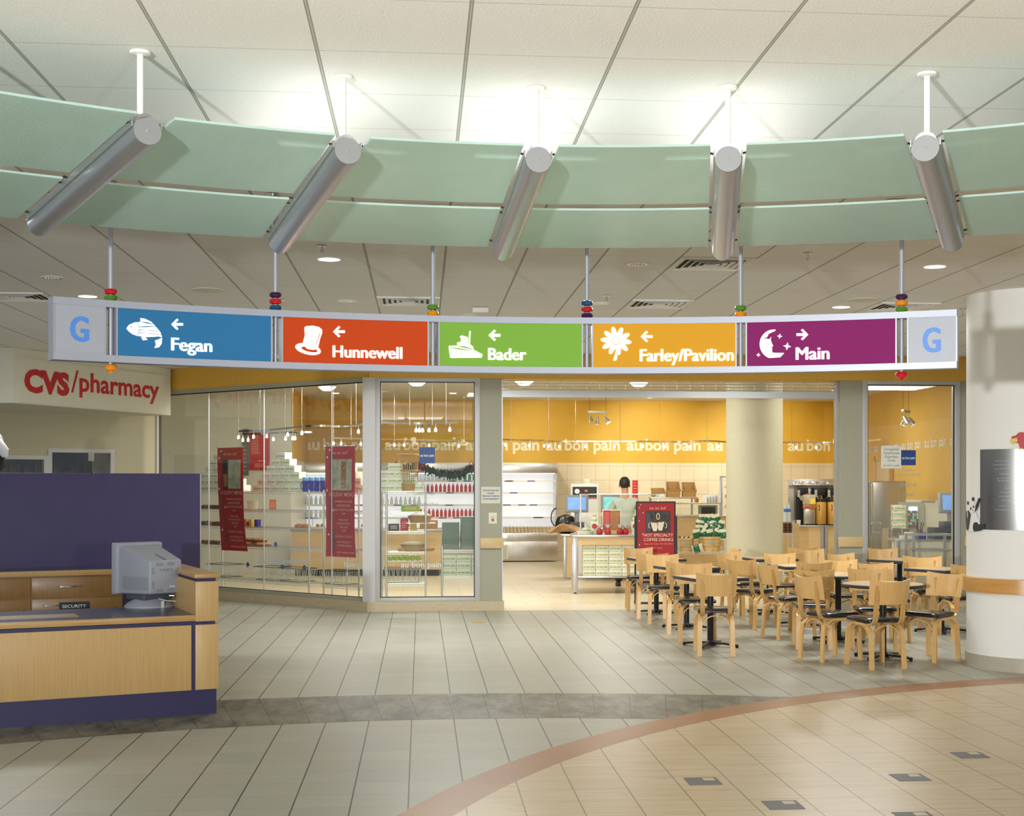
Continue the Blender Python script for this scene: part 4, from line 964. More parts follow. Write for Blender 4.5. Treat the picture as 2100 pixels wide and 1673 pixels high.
# ================================================================= chairs
def make_chair():
    r = empty('dining_chair'); r['category'] = 'chair'
    # seat: thin padded black leather cushion on plywood
    def seatpt(s, t, z, k=0):
        x = (s - .5) * (.40 - .035 * (1 - t)); y = -.19 + .40 * t; return (x, y, z)
    pol_ = []
    W0, W1, y0, y1 = .175, .205, -.175, .22
    for (cx_, cy_, a0) in ((W1 - .05, y1 - .05, 0), (-W1 + .05, y1 - .05, 90), (-W0 + .05, y0 + .05, 180), (W0 - .05, y0 + .05, 270)):
        for i in range(6): a = radians(a0 + i * 18); pol_.append((cx_ + .05 * cos(a), cy_ + .05 * sin(a)))
    def ring(z, k): return [(x * k, y * k + .02 * (1 - k), z) for x, y in pol_]
    n = len(pol_); vs = []
    for z, k in ((.425, .93), (.430, 1.0), (.450, 1.01), (.463, .95), (.468, .72)): vs += ring(z, k)
    fs = [tuple(reversed(range(n))), tuple(range(4 * n, 5 * n))] + [(l * n + i, l * n + (i + 1) % n, (l + 1) * n + (i + 1) % n, (l + 1) * n + i) for l in range(4) for i in range(n)]
    MB().mat('black_leather').add(vs, fs).build('seat', r, smooth=.9)
    # backrest: curved plywood panel, leaning back
    def bk(s, t):
        x = (s - .5) * 2; w_ = .193 + .012 * t; z = .600 + .225 * t - .018 * (1 - x * x) * 0 + .012 * x * x * t; y = -.262 - .050 * t + .058 * x * x - .03; 
        return (x * w_, y, z - .012 * (1 - x * x) * t)
    g = MB().mat('birch'); g.grid(bk, 12, 4, (0, .013, 0)); g.build('backrest', r, smooth=.6)
    for sx in (-1, 1):
        x = sx * .135
        pts = [(x, -.297, .78), (x, -.290, .72), (x, -.272, .62), (x * 1.0, -.262, .56), (x, -.258, .51), (x, -.245, .455), (x, -.21, .418), (x * .98, -.15, .408), (x * .97, -.02, .408), (x * .97, .10, .408)]
        g = MB().mat('birch_dark').ribbon(pts, (1, 0, 0), .045, .017)
        g.mat('chrome')
        for z, y in ((.765, -.305), (.64, -.286)):
            for dx in (-.012, .012): g.cyl((x + dx, y, z), (x + dx, y - .004, z), .0035, 8)
        g.build('upright', r)
    for sx in (-1, 1):
        for sy in (-1, 1):
            fx, fy = sx * (.185 if sy > 0 else .165), (.225 if sy > 0 else -.235)
            tx, ty = sx * .160, (.185 if sy > 0 else -.155)
            pts = [(fx, fy, 0), (fx * .985, fy * .97, .12), (fx * .97, fy * .94, .25), (fx * .955, fy * .90, .345), (tx * .97, ty * .93, .380), (tx * .96, ty * .78, .402), (tx * .95, ty * .45, .407), (tx * .95, 0, .407)]
            MB().mat('birch').ribbon(pts, (1, 0, 0), [.046, .045, .044, .043, .042, .042, .042, .042], .021).build('leg', r)
    for yy, xw in ((-.185, .128), (.20, .145)):
        pts = [(-xw * cos(t), yy, .305 + .095 * sin(t)) for t in [pi * i / 14 for i in range(15)]]
        MB().mat('birch').ribbon(pts, (0, 1, 0), .024, .010).build('stretcher', r)
    for xx in (-.148, .148):
        pts = [(xx, .02 - .165 * cos(t), .30 + .095 * sin(t)) for t in [pi * i / 14 for i in range(15)]]
        MB().mat('birch').ribbon(pts, (1, 0, 0), .024, .010).build('stretcher', r)
    return r
CS = Stamp(make_chair())
# photo x of the chair, depth of the chair centre, heading in degrees (0 = facing away from the camera, 90 = facing right)
chairs = [
 (1466, 13.78, 4, 'nearest chair of the left group, seen from behind at a square table'),
 (1427, 14.92, 182, 'chair facing us under the far side of the nearest square table'),
 (1402, 15.75, 6, 'chair seen from behind at the second square table of the left row'),
 (1361, 16.88, 182, 'chair facing us on the far side of the second square table of the left row'),
 (1336, 17.6, 4, 'chair seen from behind at the farthest table of the left row'),
 (1313, 18.70, 178, 'leftmost chair, facing us beside the red coffee poster'),
 (1467, 18.6, 262, 'chair turned sideways right of the red coffee poster, back seen edge on'),
 (1524, 17.5, 148, 'chair turned half right beside the base of the round cafe pillar'),
 (1546, 16.25, 42, 'chair seen half from behind, middle row, with shiny black seat'),
 (1610, 17.15, 176, 'chair facing us in the middle row right of the cafe pillar'),
 (1617, 15.2, 68, 'chair seen edge on in the middle group, facing right'),
 (1667, 14.32, 8, 'chair seen from behind left of the round table in the middle group'),
 (1702, 13.35, 62, 'chair left of the front round table, back seen edge on'),
 (1796, 12.82, -14, 'nearest chair, seen from behind at the front round table'),
 (1790, 13.95, 182, 'chair facing us directly across the front round table'),
 (1816, 14.95, 172, 'chair just behind the front round table with curved back'),
 (1908, 13.35, 228, 'chair on the right of the front round table, facing left'),
 (1735, 15.6, 178, 'chair facing us behind the second round table'),
 (1660, 15.75, 0, 'chair seen from behind at the second table of the middle row'),
 (1752, 17.1, 156, 'chair turned half right before the pillar with the wood block'),
 (1641, 19.3, 4, 'farthest chair of the middle row, seen from behind'),
 (1678, 18.2, 168, 'small far chair before the coffee counter'),
 (1821, 18.5, 180, 'far chair facing us before the right shop window'),
 (1877, 17.0, 4, 'chair seen from behind before the right shop window'),
 (1908, 16.3, 182, 'chair facing us before the right shop window'),
 (1972, 15.25, 0, 'chair half hidden by the white column')]
for x, D, h, lb in chairs:
    p = dd(x, 1200, D); CS((p.x, p.y, 0), -radians(h) - TH, lb, 'bentwood chairs of the cafe')
# ================================================================= tables
def make_table(kind):
    r = empty('round_cafe_table' if kind == 'round' else 'square_cafe_table'); r['category'] = 'table'
    if kind == 'round':
        MB().mat('table_wood').lathe((0, 0, .722), [(.385, 0), (.385, .012)], 48).build('tabletop', r)
        MB().mat('table_edge').lathe((0, 0, .700), [(.36, 0), (.392, .004), (.398, .012), (.398, .026), (.390, .0335)], 48).build('table_edge', r)
    else:
        MB().mat('table_wood').box((0, 0, .729), (.575, .575, .012)).build('tabletop', r)
        MB().mat('table_edge').box((0, 0, .717), (.60, .60, .034), bev=.006).build('table_edge', r)
    MB().mat('black_metal').cyl((0, 0, .03), (0, 0, .70), .032, 18).box((0, 0, .69), (.28, .06, .02)).box((0, 0, .69), (.06, .28, .02)).build('pedestal', r)
    g = MB().mat('black_metal').lathe((0, 0, .015), [(.06, 0), (.055, .03), (.036, .05)], 16)
    for i in range(4):
        a = i * pi / 2 + pi / 4; c, s = cos(a), sin(a); g.ribbon([(0, 0, .045), (c * .15, s * .15, .038), (c * .30, s * .30, .022)], (-s, c, 0), [.07, .055, .04], .02); g.cyl((c * .29, s * .29, 0), (c * .29, s * .29, .02), .016, 10)
    g.build('base', r); return r
TS, TR = Stamp(make_table('square')), Stamp(make_table('round'))
for x, D, k, rz, lb in ((1457, 14.40, 's', .25, 'nearest square table of the left row on a black pedestal'), (1408, 16.2, 's', .25, 'second square table of the left row on a black pedestal'), (1346, 18.0, 's', .25, 'farthest square table of the left row, by the coffee poster'),
                     (1577, 18.1, 's', .1, 'square table beside the round cafe pillar'), (1640, 16.45, 's', .1, 'square table in the middle row before the coffee counter'), (1719, 14.85, 'r', 0, 'second round table, behind the front round table'), (1811, 13.40, 'r', 0, 'front round table ringed by four chairs'),
                     (1845, 17.75, 's', .5, 'square table with dark edge before the right shop window'), (1931, 15.8, 's', .5, 'square table partly hidden by the white column')):
    p = dd(x, 1200, D); (TS if k == 's' else TR)((p.x, p.y, 0), rz, lb, 'square cafe tables' if k == 's' else 'round cafe tables')
# ================================================================= cafe interior: helpers
RZA = atan2(-AW.y, -AW.x)            # x axis runs left to right along the angled window
def aw(x, y, off): return pp(x, y, A0 + AN * off, AN)
def shelf_part(W, Dp, r, z, name='shelf'):
    g = MB().mat('wire'); t = .003
    for yy in (0, Dp):
        for dz in (0, -.028): g.b2((0, yy - t, z + dz - t), (W, yy + t, z + dz + t))
        n = max(6, int(W / .035)); pts = [(W * i / n, yy, z - (.028 if i % 2 else 0)) for i in range(n + 1)]
        g.ribbon(pts, (0, 1, 0), .004, .004)
    for xx in (0, W):
        for dz in (0, -.028): g.b2((xx - t, 0, z + dz - t), (xx + t, Dp, z + dz + t))
    n = int(Dp / .04)
    for i in range(1, n): g.b2((0, Dp * i / n - .0015, z - .0015), (W, Dp * i / n + .0015, z + .0015))
    n = int(W / .2)
    for i in range(1, n): g.b2((W * i / n - .003, 0, z - .006), (W * i / n + .003, Dp, z - .001))
    return g.build(name, r)
def wire_rack(loc, rz, W, Dp, H, levels, label, name='wire_shelving_rack', group='chrome wire shelving racks', cat='shelving'):
    r = empty(name, tuple(loc), rz, label, cat, group)
    for x in (0, W):
        for y in (0, Dp):
            g = MB().mat('wire').cyl((x, y, .03), (x, y, H), .0125, 12); g.mat('black_metal').cyl((x, y, 0), (x, y, .03), .018, 12)
            for z in levels: g.mat('wire').cyl((x, y, z - .035), (x, y, z + .008), .0185, 12)
            g.build('post', r)
    for z in levels: shelf_part(W, Dp, r, z)
    return r
def loc2(r, x, y, z):   # rack coords to world
    a = r.rotation_euler[2]; return Vector((r.location.x + x * cos(a) - y * sin(a), r.location.y + x * sin(a) + y * cos(a), r.location.z + z))
def proto_box():
    g = MB().mat('box_white').b2((-.10, -.07, 0), (.10, .07, .094), .002)
    g.mat('box_green')
    g.text('au bon pain', (-.085, -.0712, .036), (1, 0, 0), (0, 0, 1), .020, .17, bold=.05)
    g.text('au bon pain', (-.0992 - .0012, .06, .036), (0, -1, 0), (0, 0, 1), .018, .12, bold=.05)
    o = g.build('bakery_box'); o['category'] = 'box'; return o
BX = Stamp(proto_box())
def pyramid(r, cx, y, z, rows, where, group, bw=.206):
    ordn = ('top', 'second', 'third', 'fourth', 'fifth', 'sixth', 'seventh'); pos = ('leftmost', 'second', 'third', 'fourth', 'fifth', 'sixth', 'seventh')
    for k in range(rows):
        n = rows - k if rows > 5 else rows - k
        n = max(1, n)
        for i in range(n):
            p = loc2(r, cx + (i - (n - 1) / 2) * bw, y, z + k * .0955)
            BX(tuple(p), r.rotation_euler[2] + random.uniform(-.03, .03), '%s white bakery box, %s row down, pyramid %s' % (pos[i] if n > 1 else 'single', ordn[rows - 1 - k], where), group)
# ---------------------------------------------------------------- shelving behind the angled window
ORD = ('first', 'second', 'third', 'fourth', 'fifth', 'sixth', 'seventh', 'eighth', 'ninth', 'tenth', 'eleventh', 'twelfth', 'thirteenth', 'fourteenth', 'fifteenth', 'sixteenth', 'seventeenth', 'eighteenth', 'nineteenth', 'twentieth', 'twenty-first', 'twenty-second', 'twenty-third', 'twenty-fourth')
def wz(x, y, off): return aw(x, y, off).z
pR = aw(634, 1100, .28); pL = aw(408, 1100, .28)
WA = (pR - pL).xy.length
LV = [wz(560, y, .35) for y in (1192, 1122, 1082, 1046, 1008)]
rkA = wire_rack((pL.x, pL.y, 0), RZA, WA, .45, LV[-1] + .03, LV, 'long chrome wire rack of bakery boxes, mugs and bread behind the angled window')
pL2 = aw(664, 1100, .28); pR2 = aw(736, 1100, .28); WB = (pR2 - pL2).xy.length
rkB = wire_rack((pL2.x, pL2.y, 0), RZA, WB, .45, LV[-1] + .03, LV, 'short chrome wire rack behind the right holiday banner')
vC = VF + .32; c0, c1 = pv(792, 1100, vC), pv(873, 1100, vC)
LC = [pv(830, y, vC).z for y in (1197, 1132, 1090, 1050, 1007)]
rkC = wire_rack((c0.x, c0.y, 0), 0, c1.x - c0.x, .40, LC[-1] + .03, LC, 'chrome wire rack with a tall wicker tower behind the framed window')
d0, d1 = pv(907, 1100, VF + .35), pv(1012, 1100, VF + .35); LD = [pv(940, y, VF + .35).z for y in (1181, 1128)]
rkD = wire_rack((d0.x, d0.y, 0), 0, d1.x - d0.x, .5, LD[-1] + .06, LD, 'low chrome wire rack holding green trays and bakery boxes')
def sA(x): p = aw(x, 1000, .5); return (p - Vector((pL.x, pL.y, 0))).xy.length
zA_ = LV[-1] + .003
pyramid(rkA, sA(447), .2, zA_, 6, 'by the purple partition', 'bakery box pyramids')
pyramid(rkA, sA(583), .2, zA_, 6, 'left of the blue mugs', 'bakery box pyramids')
pB = loc2(rkB, .12, .22, 0); pyramid(rkB, .30, .2, LV[-1] + .003, 4, 'behind the right banner', 'bakery box pyramids')
pyramid(rkC, .02 + .1, .2, LC[-1] + .003, 4, 'beside the wicker tower', 'bakery box pyramids', .2)
# boxes under the trays
for k in range(3):
    for i in range(4):
        p = loc2(rkD, .09 + i * .205, .1, LD[0] + .003 + k * .0955); BX(tuple(p), random.uniform(-.03, .03), '%s white bakery box from the left in the %s row under the trays' % (ORD[i], ('bottom', 'middle', 'upper')[k]), 'bakery boxes under the trays')
# blue mugs with bags on the right end of the long rack
def mug():
    r = empty('glass_mug'); r['category'] = 'mug'
    MB().mat('cobalt').lathe((0, 0, 0), [(.001, .004), (.036, 0), (.040, .01), (.040, .15), (.042, .156), (.038, .156), (.036, .015), (.001, .012)], 20).build('body', r)
    MB().mat('cobalt').sweep([(-.038, 0, .13), (-.066, 0, .125), (-.074, 0, .08), (-.066, 0, .04), (-.038, 0, .03)], .007, 8).build('handle', r)
    MB().mat('bluebag').lathe((0, 0, .156), [(.037, 0), (.041, .025), (.036, .05), (.025, .058)], 14).build('gift_bag_top', r); return r
MG = Stamp(mug()); 
for i, x in enumerate((628, 640, 652, 664)):
    for j in range(2):
        p = aw(x - 2, 1000, .36 + j * .16); 
        if x < 650 or True: MG((p.x, p.y, zA_), RZA + .3, '%s cobalt blue mug from the left in the %s row of mugs' % (ORD[i], ('front', 'back')[j]), 'cobalt blue mugs')
# bread loaves, pastries and price tags on the racks
def loaf(m): 
    g = MB().mat(m).lathe((0, 0, .032), [(.002, -.032), (.05, -.03), (.062, -.008), (.055, .015), (.03, .03), (.002, .033)], 14, 1.7, .8); o = g.build('bread_loaf'); o['category'] = 'bread'; return o
def twist():
    g = MB().mat('bread_dark'); 
    for s in (0, pi): g.sweep([(-.14 + .028 * i, .022 * cos(i * 1.1 + s), .028 + .014 * sin(i * 1.1 + s)) for i in range(11)], .02, 8)
    o = g.build('twisted_bread'); o['category'] = 'bread'; return o
def pie():
    g = MB().mat('wicker_dark').lathe((0, 0, 0), [(.07, 0), (.085, .03)], 18); g.mat('bread').lathe((0, 0, .03), [(.085, 0), (.075, .018), (.03, .028), (.002, .03)], 18); o = g.build('baked_pie'); o['category'] = 'bread'; return o
LO, LD2, TW, PI_ = Stamp(loaf('bread')), Stamp(loaf('bread_dark')), Stamp(twist()), Stamp(pie())
def onA(x, off, lv): p = aw(x, 1050, off); return (p.x, p.y, LV[lv] + .004)
for i, x in enumerate((419, 431, 443)): TW(onA(x, .42 + .05 * (i % 2), 3), RZA + .2, '%s twisted bread from the left on the upper left shelf' % ORD[i], 'breads on the long rack')
for i, x in enumerate((418, 432, 446)): (LD2 if i != 1 else LO)(onA(x, .42, 2), RZA + .3, '%s loaf from the left on the middle left shelf' % ORD[i], 'breads on the long rack')
for i, x in enumerate((416, 430, 441)): TW(onA(x, .45, 1), RZA - .2, '%s twisted bread from the left on the lower left shelf' % ORD[i], 'breads on the long rack')
for i, x in enumerate((510, 522, 534, 546)): PI_(onA(x, .38 + .1 * (i % 2), 1), RZA, '%s lower baked pie from the left, right of the left banner' % ORD[i], 'pies on the long rack')
for i, x in enumerate((514, 527, 538)): PI_((onA(x, .45, 1)[0], onA(x, .45, 1)[1], LV[1] + .064), RZA, '%s upper baked pie from the left, right of the left banner' % ORD[i], 'pies on the long rack')
for i, x in enumerate((640, 652)): LO(onA(x - 25, .4, 2), RZA, '%s pale loaf from the left below the blue mugs' % ORD[i], 'breads on the long rack')
for i in range(3): 
    p = loc2(rkC, .2 + .16 * i + .05, .15, LC[1] + .004); LO(tuple(p), .2 * i, '%s filled roll from the left on the rack with the wicker tower' % ORD[i], 'rolls on the framed window rack'); 
for i in range(7):
    p = loc2(rkC, .05 + .045 * i, .10 + .07 * (i % 2), LC[0] + .004 + .033)
p_ = None
def apple():
    o = MB().mat('apple').lathe((0, 0, .035), [(.002, -.03), (.02, -.035), (.036, -.01), (.034, .015), (.015, .031), (.003, .025)], 14).build('green_apple'); o['category'] = 'apple'; return o
AP = Stamp(apple())
pz = wz(560, 1160, .3)
wb = None
def tagcard():
    g = MB().mat('blue_sign'); g.box((0, 0, .045), (.062, .003, .062), R=Matrix.Rotation(pi / 4, 3, 'Y')); g.mat('pale_text').b2((-.016, -.0024, .040), (.016, -.0015, .046)); o = g.build('price_tag'); o['category'] = 'tag'; return o
TG = Stamp(tagcard())
for x, off, lv, lb in ((429, .3, 2, 'left of the left banner'), (512, .3, 2, 'right of the left banner, upper'), (569, .3, 1, 'at the end of the row of pies'), (512, .3, 0, 'below the left banner, on the left wire basket'), (583, .3, 0, 'on the middle wire basket'), (628, .3, 0, 'on the wire basket near the rack post')):
    p = onA(x, off, lv); zz = p[2] if lv else pz - .045; TG((p[0] - AN.x * .035, p[1] - AN.y * .035, zz + .0), RZA, 'blue diamond price tag ' + lb, 'blue price tags')
def basket_wire():
    r = empty('wire_basket'); r['category'] = 'basket'; W_, D_, H_ = .50, .34, .20
    g = MB().mat('black_metal'); rim = [(-W_ / 2, -D_ / 2, H_), (W_ / 2, -D_ / 2, H_), (W_ / 2, D_ / 2, H_), (-W_ / 2, D_ / 2, H_)]; g.sweep(rim, .005, 6, closed=True)
    g.sweep([(x * .86, y * .86, .012) for x, y, z in rim], .005, 6, closed=True); g.build('rim', r)
    g = MB().mat('wire'); n = 15
    for i in range(n + 1):
        x = -W_ / 2 + W_ * i / n; x2 = x * .86 + (.014 if i % 2 else -.014)
        for s in (-1, 1): g.cyl((x, s * D_ / 2, H_), (x2, s * D_ / 2 * .86, .01), .0028, 5)
    for i in range(1, 8):
        y = -D_ / 2 + D_ * i / 8
        for s in (-1, 1): g.cyl((s * W_ / 2, y, H_), (s * W_ / 2 * .86, y * .86, .01), .0028, 5)
    for i in range(5): g.cyl((-W_ * .43, -D_ * .4 + i * D_ * .2, .012), (W_ * .43, -D_ * .4 + i * D_ * .2, .012), .0025, 5)
    g.build('wire_mesh', r); return r
WBK = Stamp(basket_wire())
for x, lb in ((462, 'wire basket under the left banner'), (560, 'wire basket right of the left banner on the bottom shelf'), (610, 'wire basket near the middle posts on the bottom shelf')):
    p = onA(x, .5, 0); WBK(p, RZA, lb, 'wire baskets on the bottom shelves')
for x, lb in ((698, 'wire basket on the bottom shelf below the right banner'),):
    p = aw(x, 1100, .5); WBK((p.x, p.y, LV[0] + .004), RZA, lb, 'wire baskets on the bottom shelves')
p = loc2(rkC, .22, .22, LC[0] + .004); WBK(tuple(p), .05, 'wire basket below the rolls in the framed window', 'wire baskets on the bottom shelves')
# fruit and wrapped gifts in the baskets
for i in range(6):
    p = loc2(rkC, .06 + .075 * i, .06, LC[0] + .215); 
    AP((p.x, p.y + .03, LC[1] - .12), 0, '%s green apple from the left above the framed window wire basket' % ORD[i], 'green apples')
g = MB().mat('wire').b2((0, 0, 0), (.48, .12, .006)); o = g.build('apple_ledge', rkC, (.02, .02, LC[1] - .127))
def goods(name, cat, label, loc, rz, fn, group=None):
    g = MB(); fn(g); o = g.build(name, None, tuple(loc), rz); tag(o, label, cat, group); return o
# olive food baskets with paper
def fbasket():
    r = empty('lined_bread_basket'); r['category'] = 'basket'
    MB().mat('kraft').lathe((0, 0, 0), [(.10, 0), (.13, .09), (.135, .095), (.125, .09), (.09, .01)], 18, 1.3, .9).build('basket', r)
    MB().mat('wrap_cream').lathe((0, 0, .085), [(.115, 0), (.12, .025), (.07, .045), (.01, .05)], 9, 1.25, .85).build('paper_liner', r); return r
FB = Stamp(fbasket())
for loc, rz, lb in ((loc2(rkB, .12, .15, LV[3] + .004), RZA, 'lined basket on the upper shelf left of the right banner'), (loc2(rkB, .12, .15, LV[1] + .004), RZA, 'lined basket on the lower shelf left of the right banner'),
                    (loc2(rkC, .46, .12, LC[2] + .12), 0, 'lined basket hooked high on the rack with the wicker tower'), (loc2(rkC, .36, .16, LC[1] + .004), 0, 'lined basket on the second shelf of the framed window rack')):
    FB(tuple(loc), rz, lb, 'paper lined baskets')
# the hooked one gets its wire ledge
MB().mat('wire').b2((0, 0, 0), (.40, .3, .006)).build('side_ledge', rkC, (.27, 0, LC[2] + .112))
# poster cards and small goods standing on rack C
def card(loc, w_, h_, cm, label, name='poster_card', rz=0, extra=None):
    g = MB().mat(cm).b2((-w_ / 2, 0, 0), (w_ / 2, .008, h_)); g.mat('banner_text')
    for i in range(4): g.b2((-w_ * .3, -.001, h_ * (.7 - .14 * i)), (w_ * .3, 0, h_ * (.7 - .14 * i) + .006))
    if extra: g.mat(extra).b2((0, -.001, .01), (w_ * .46, 0, h_ * .9))
    o = g.build(name, None, tuple(loc), rz); tag(o, label, 'card'); return o
card(loc2(rkC, .245, .2, LC[2] + .004), .11, .17, 'red', 'small red card standing on the middle shelf of the framed window rack')
card(loc2(rkC, .37, .24, LC[2] + .004), .09, .16, 'yellow_card', 'yellow card standing on the middle shelf of the framed window rack')
card(loc2(rkC, .33, .18, LC[3] + .004), .26, .085, 'box_green', 'olive green card lying on the upper shelf of the framed window rack')
card(loc2(rkC, .10, .18, LC[2] + .004), .15, .10, 'black', 'black card with pale napkins on the middle shelf of the framed window rack')
# things on the long rack seen between the banners
card(loc2(rkA, sA(560), .2, LV[3] + .004), .10, .15, 'orange', 'orange card on the upper shelf left of the rack posts')
g = MB().mat('plastic_clear').lathe((0, 0, 0), [(.07, 0), (.085, .13), (.08, .135)], 18); o = g.build('clear_container', None, tuple(loc2(rkA, sA(518), .2, LV[3] + .004))); tag(o, 'clear plastic tub on the upper shelf right of the left banner', 'container')
for i, x in enumerate((513, 525, 537)):
    g = MB().mat(('kraft', 'yellow_card', 'cobalt')[i]).b2((-.035, -.035, 0), (.035, .035, .11), .003); o = g.build('snack_pack', None, tuple(loc2(rkA, sA(x), .12, LV[2] + .064 if False else LV[2] + .004)), RZA); tag(o, ('brown', 'yellow', 'blue')[i] + ' snack packet on the middle shelf right of the left banner', 'packet')
# tall wicker tower
tw = empty('wicker_tower', tuple(loc2(rkC, .30, .22, LC[-1] + .004)), 0, 'tall open wicker tower basket on the rack in the framed window', 'basket')
g = MB().mat('wicker').lathe((0, 0, 0), [(.125, 0), (.132, .10), (.125, .10), (.118, .006)], 24); g.build('woven_base', tw)
g = MB().mat('wicker')
for i in range(26):
    a = 2 * pi * i / 26; g.cyl((.125 * cos(a), .125 * sin(a), .08), (.135 * cos(a), .135 * sin(a), .49), .006, 6)
g.build('slats', tw)
for z, rr_ in ((.28, .136), (.485, .142), (.50, .142)): MB().mat('wicker').sweep([(rr_ * cos(2 * pi * i / 28), rr_ * sin(2 * pi * i / 28), z) for i in range(28)], .009, 8, closed=True).build('hoop', tw)
# trays
def tray():
    g = MB().mat('tray_green').b2((-.175, -.22, 0), (.175, .22, .010), .003); g.b2((-.185, -.23, .010), (.185, .23, .0185), .003); o = g.build('serving_tray'); o['category'] = 'tray'; return o
def tray2():
    w_ = .115
    g = MB().mat('tray_green').b2((-w_, -.17, 0), (w_, .17, .011), .003); g.b2((-w_ - .006, -.176, .011), (w_ + .006, .176, .0185), .003); o = g.build('serving_tray'); o['category'] = 'tray'; return o
TY = Stamp(tray2())
for s, (x, n) in enumerate(((924, 20), (962, 24))):
    q = pv(x, 1100, VF + .55)
    for k in range(n): TY((q.x + random.uniform(-.002, .002), q.y, LD[1] + .004 + k * .019), 0, 'green serving tray, %s from the bottom of the %s stack' % (ORD[k], ('shorter left', 'taller right')[s]), 'stacked serving trays')
# ---------------------------------------------------------------- banners and decals on the glass
def banner(x0, y0, x1, y1, label, curl, name='hanging_banner', mirror=False, pict='poster_light', dark=False):
    a = aw(x0, y0, .06); b = aw(x1, y0, .06); c = aw((x0 + x1) / 2, y1, .06); W_ = (b - a).xy.length; H_ = a.z - c.z
    r = empty(name, (a.x, a.y, c.z), RZA, label, 'banner', 'red holiday menu banners')
    def P(s, t, off=0): return (s * W_ + curl * W_ * (1 - t) ** 3, off + .02 * sin(s * 3.0 + t * 4) * (1 - t), t * H_)
    g = MB().mat('banner_red'); g.grid(lambda s, t: P(s, t), 8, 16, (0, .003, 0))
    def rect(mn, s0, t0, s1, t1, lay=1):
        g.mat(mn); g.grid(lambda s, t: P(s0 + (s1 - s0) * s, t0 + (t1 - t0) * t, -.0015 * lay), 6, 6)
    rect(pict, .22, .60, .90, .88)
    if dark: rect('poster_dark', .22, .60, .42, .88, 2); rect('poster_food', .24, .62, .40, .74, 3)
    else: rect('poster_food', .55, .62, .72, .86, 2); rect('poster_light', .5, .6, .9, .70, 2)
    def tx(body, s, t, h, w, bold=0.0):
        vs, fs, W2 = text2d(body, bold, 1.0); g.mat('banner_text').add([P(s - w / 2 + w * x / W2, t + h * y / H_, -.003) for x, y in vs], fs)
    tx('au au au!', .50, .925, .050, .52)
    tx('HOLIDAY MENU', .55, .545, .055, .84, .005)
    for i, (l, w) in enumerate((('WARM FOCACCIA', .60), ('SANDWICHES', .48), ('ADD A SOUP OR SALAD', .66), ('1.99', .12))): tx(l, .62, .49 - .037 * i, .030, w, .006)
    for i, (l, w) in enumerate((('PEAR AND', .34), ('GORGONZOLA', .5), ('SALAD', .28), ('5.29', .14))): tx(l, .62, .325 - .032 * i, .028, w)
    tx('HOLIDAY COOKIES', .62, .175, .03, .62); tx('HOT SPECIALTY', .62, .125, .028, .52); tx('COFFEE DRINKS', .62, .093, .028, .52); tx('Gift Certificates Available', .66, .035, .022, .6, .01)
    pts = [(.16, .96), (.20, .90), (.16, .82), (.2, .7), (.24, .6), (.16, .48), (.12, .40), (.22, .25), (.27, .15), (.24, .06)]
    g.mat('vine')
    for (s0, t0), (s1, t1) in zip(pts, pts[1:]):
        w0 = .012 + .03 * max(0, (.5 - t0)); w1 = .012 + .03 * max(0, (.5 - t1)); g.add([P(s0 - w0, t0, -.004), P(s0 + w0, t0, -.004), P(s1 + w1, t1, -.004), P(s1 - w1, t1, -.004)], [(0, 1, 2, 3)])
    g.mat('pale_text')
    for s0, t0 in ((.16, .965), (.08, .90), (.06, .60), (.26, .42), (.09, .20)): g.add([P(s0 + .028 * cos(t), t0 + .028 * W_ / H_ * sin(t), -.005) for t in [2 * pi * i / 8 for i in range(8)]], [tuple(range(8))])
    g.build('cloth', r, smooth=1.0)
    g = MB().mat('chrome'); g.cyl((0, -.005, H_ - .005), (W_, -.005, H_ - .005), .005, 8)
    for s in (.0, 1.0): g.cyl((s * W_, 0, H_), (s * W_, -.03, H_ + .01), .006, 8)
    g.build('hanging_bar', r)
banner(446, 918, 499, 1129, 'left red holiday menu banner with dark picture, hanging in the angled window', .16, dark=True)
banner(667, 915, 728, 1142, 'right red holiday menu banner with pale picture, hanging beside the window corner', .02)
def decal_v(name, x0, y0, x1, y1, V, mn, label, lines, cat='decal', tm='pale_text', rz=0, th=.002):
    a = pv(x0, y0, V); b = pv(x1, y1, V); W_, H_ = b.x - a.x, a.z - b.z; g = MB().mat(mn)
    g.b2((0, -th, 0), (W_, 0, H_))
    for body, cx_, ty, h_, w_ in lines: g.mat(tm).text(body, (W_ * cx_ - W_ * w_ / 2, -th - .0008, H_ * ty), (1, 0, 0), (0, 0, 1), H_ * h_, W_ * w_, bold=.03)
    o = g.build(name, None, (a.x, V, b.z), rz); tag(o, label, cat); return o
decal_v('window_decal', 860, 917, 892, 950, VF + .033, 'blue_sign', 'square blue decal on the framed window left of the pillar', [('au bon pain', .5, .42, .15, .88)])
decal_v('window_decal', 1848, 923, 1878, 954, VF + .033, 'blue_sign', 'square blue decal on the right shop window beside the paper sheet', [('au bon pain', .5, .42, .15, .88)])
decal_v('paper_sign', 1807, 914, 1849, 960.5, VF + .033, 'white', 'white paper sheet about the employee express line taped in the right window', [('Hospital', .5, .80, .11, .7), ('Employee', .5, .635, .11, .74), ('Express', .5, .47, .11, .64), ('Line', .5, .31, .11, .36), ('au bon pain', .5, .10, .09, .8)], 'paper sign', 'grey_text')
decal_v('wall_notice', 986.5, 998, 1026, 1032, VF - .001, 'cream_wall', 'small framed notice on the olive pillar above the alarm switch', [('THE KINETIC MACHINE', .5, .74, .08, .84), ('HAS BEEN', .5, .57, .08, .36), ('TEMPORARILY REMOVED', .5, .40, .08, .9), ('FOR REFURBISHMENT', .5, .23, .08, .84)], 'notice', 'g_text' if 'g_text' in M else 'blue_sign')
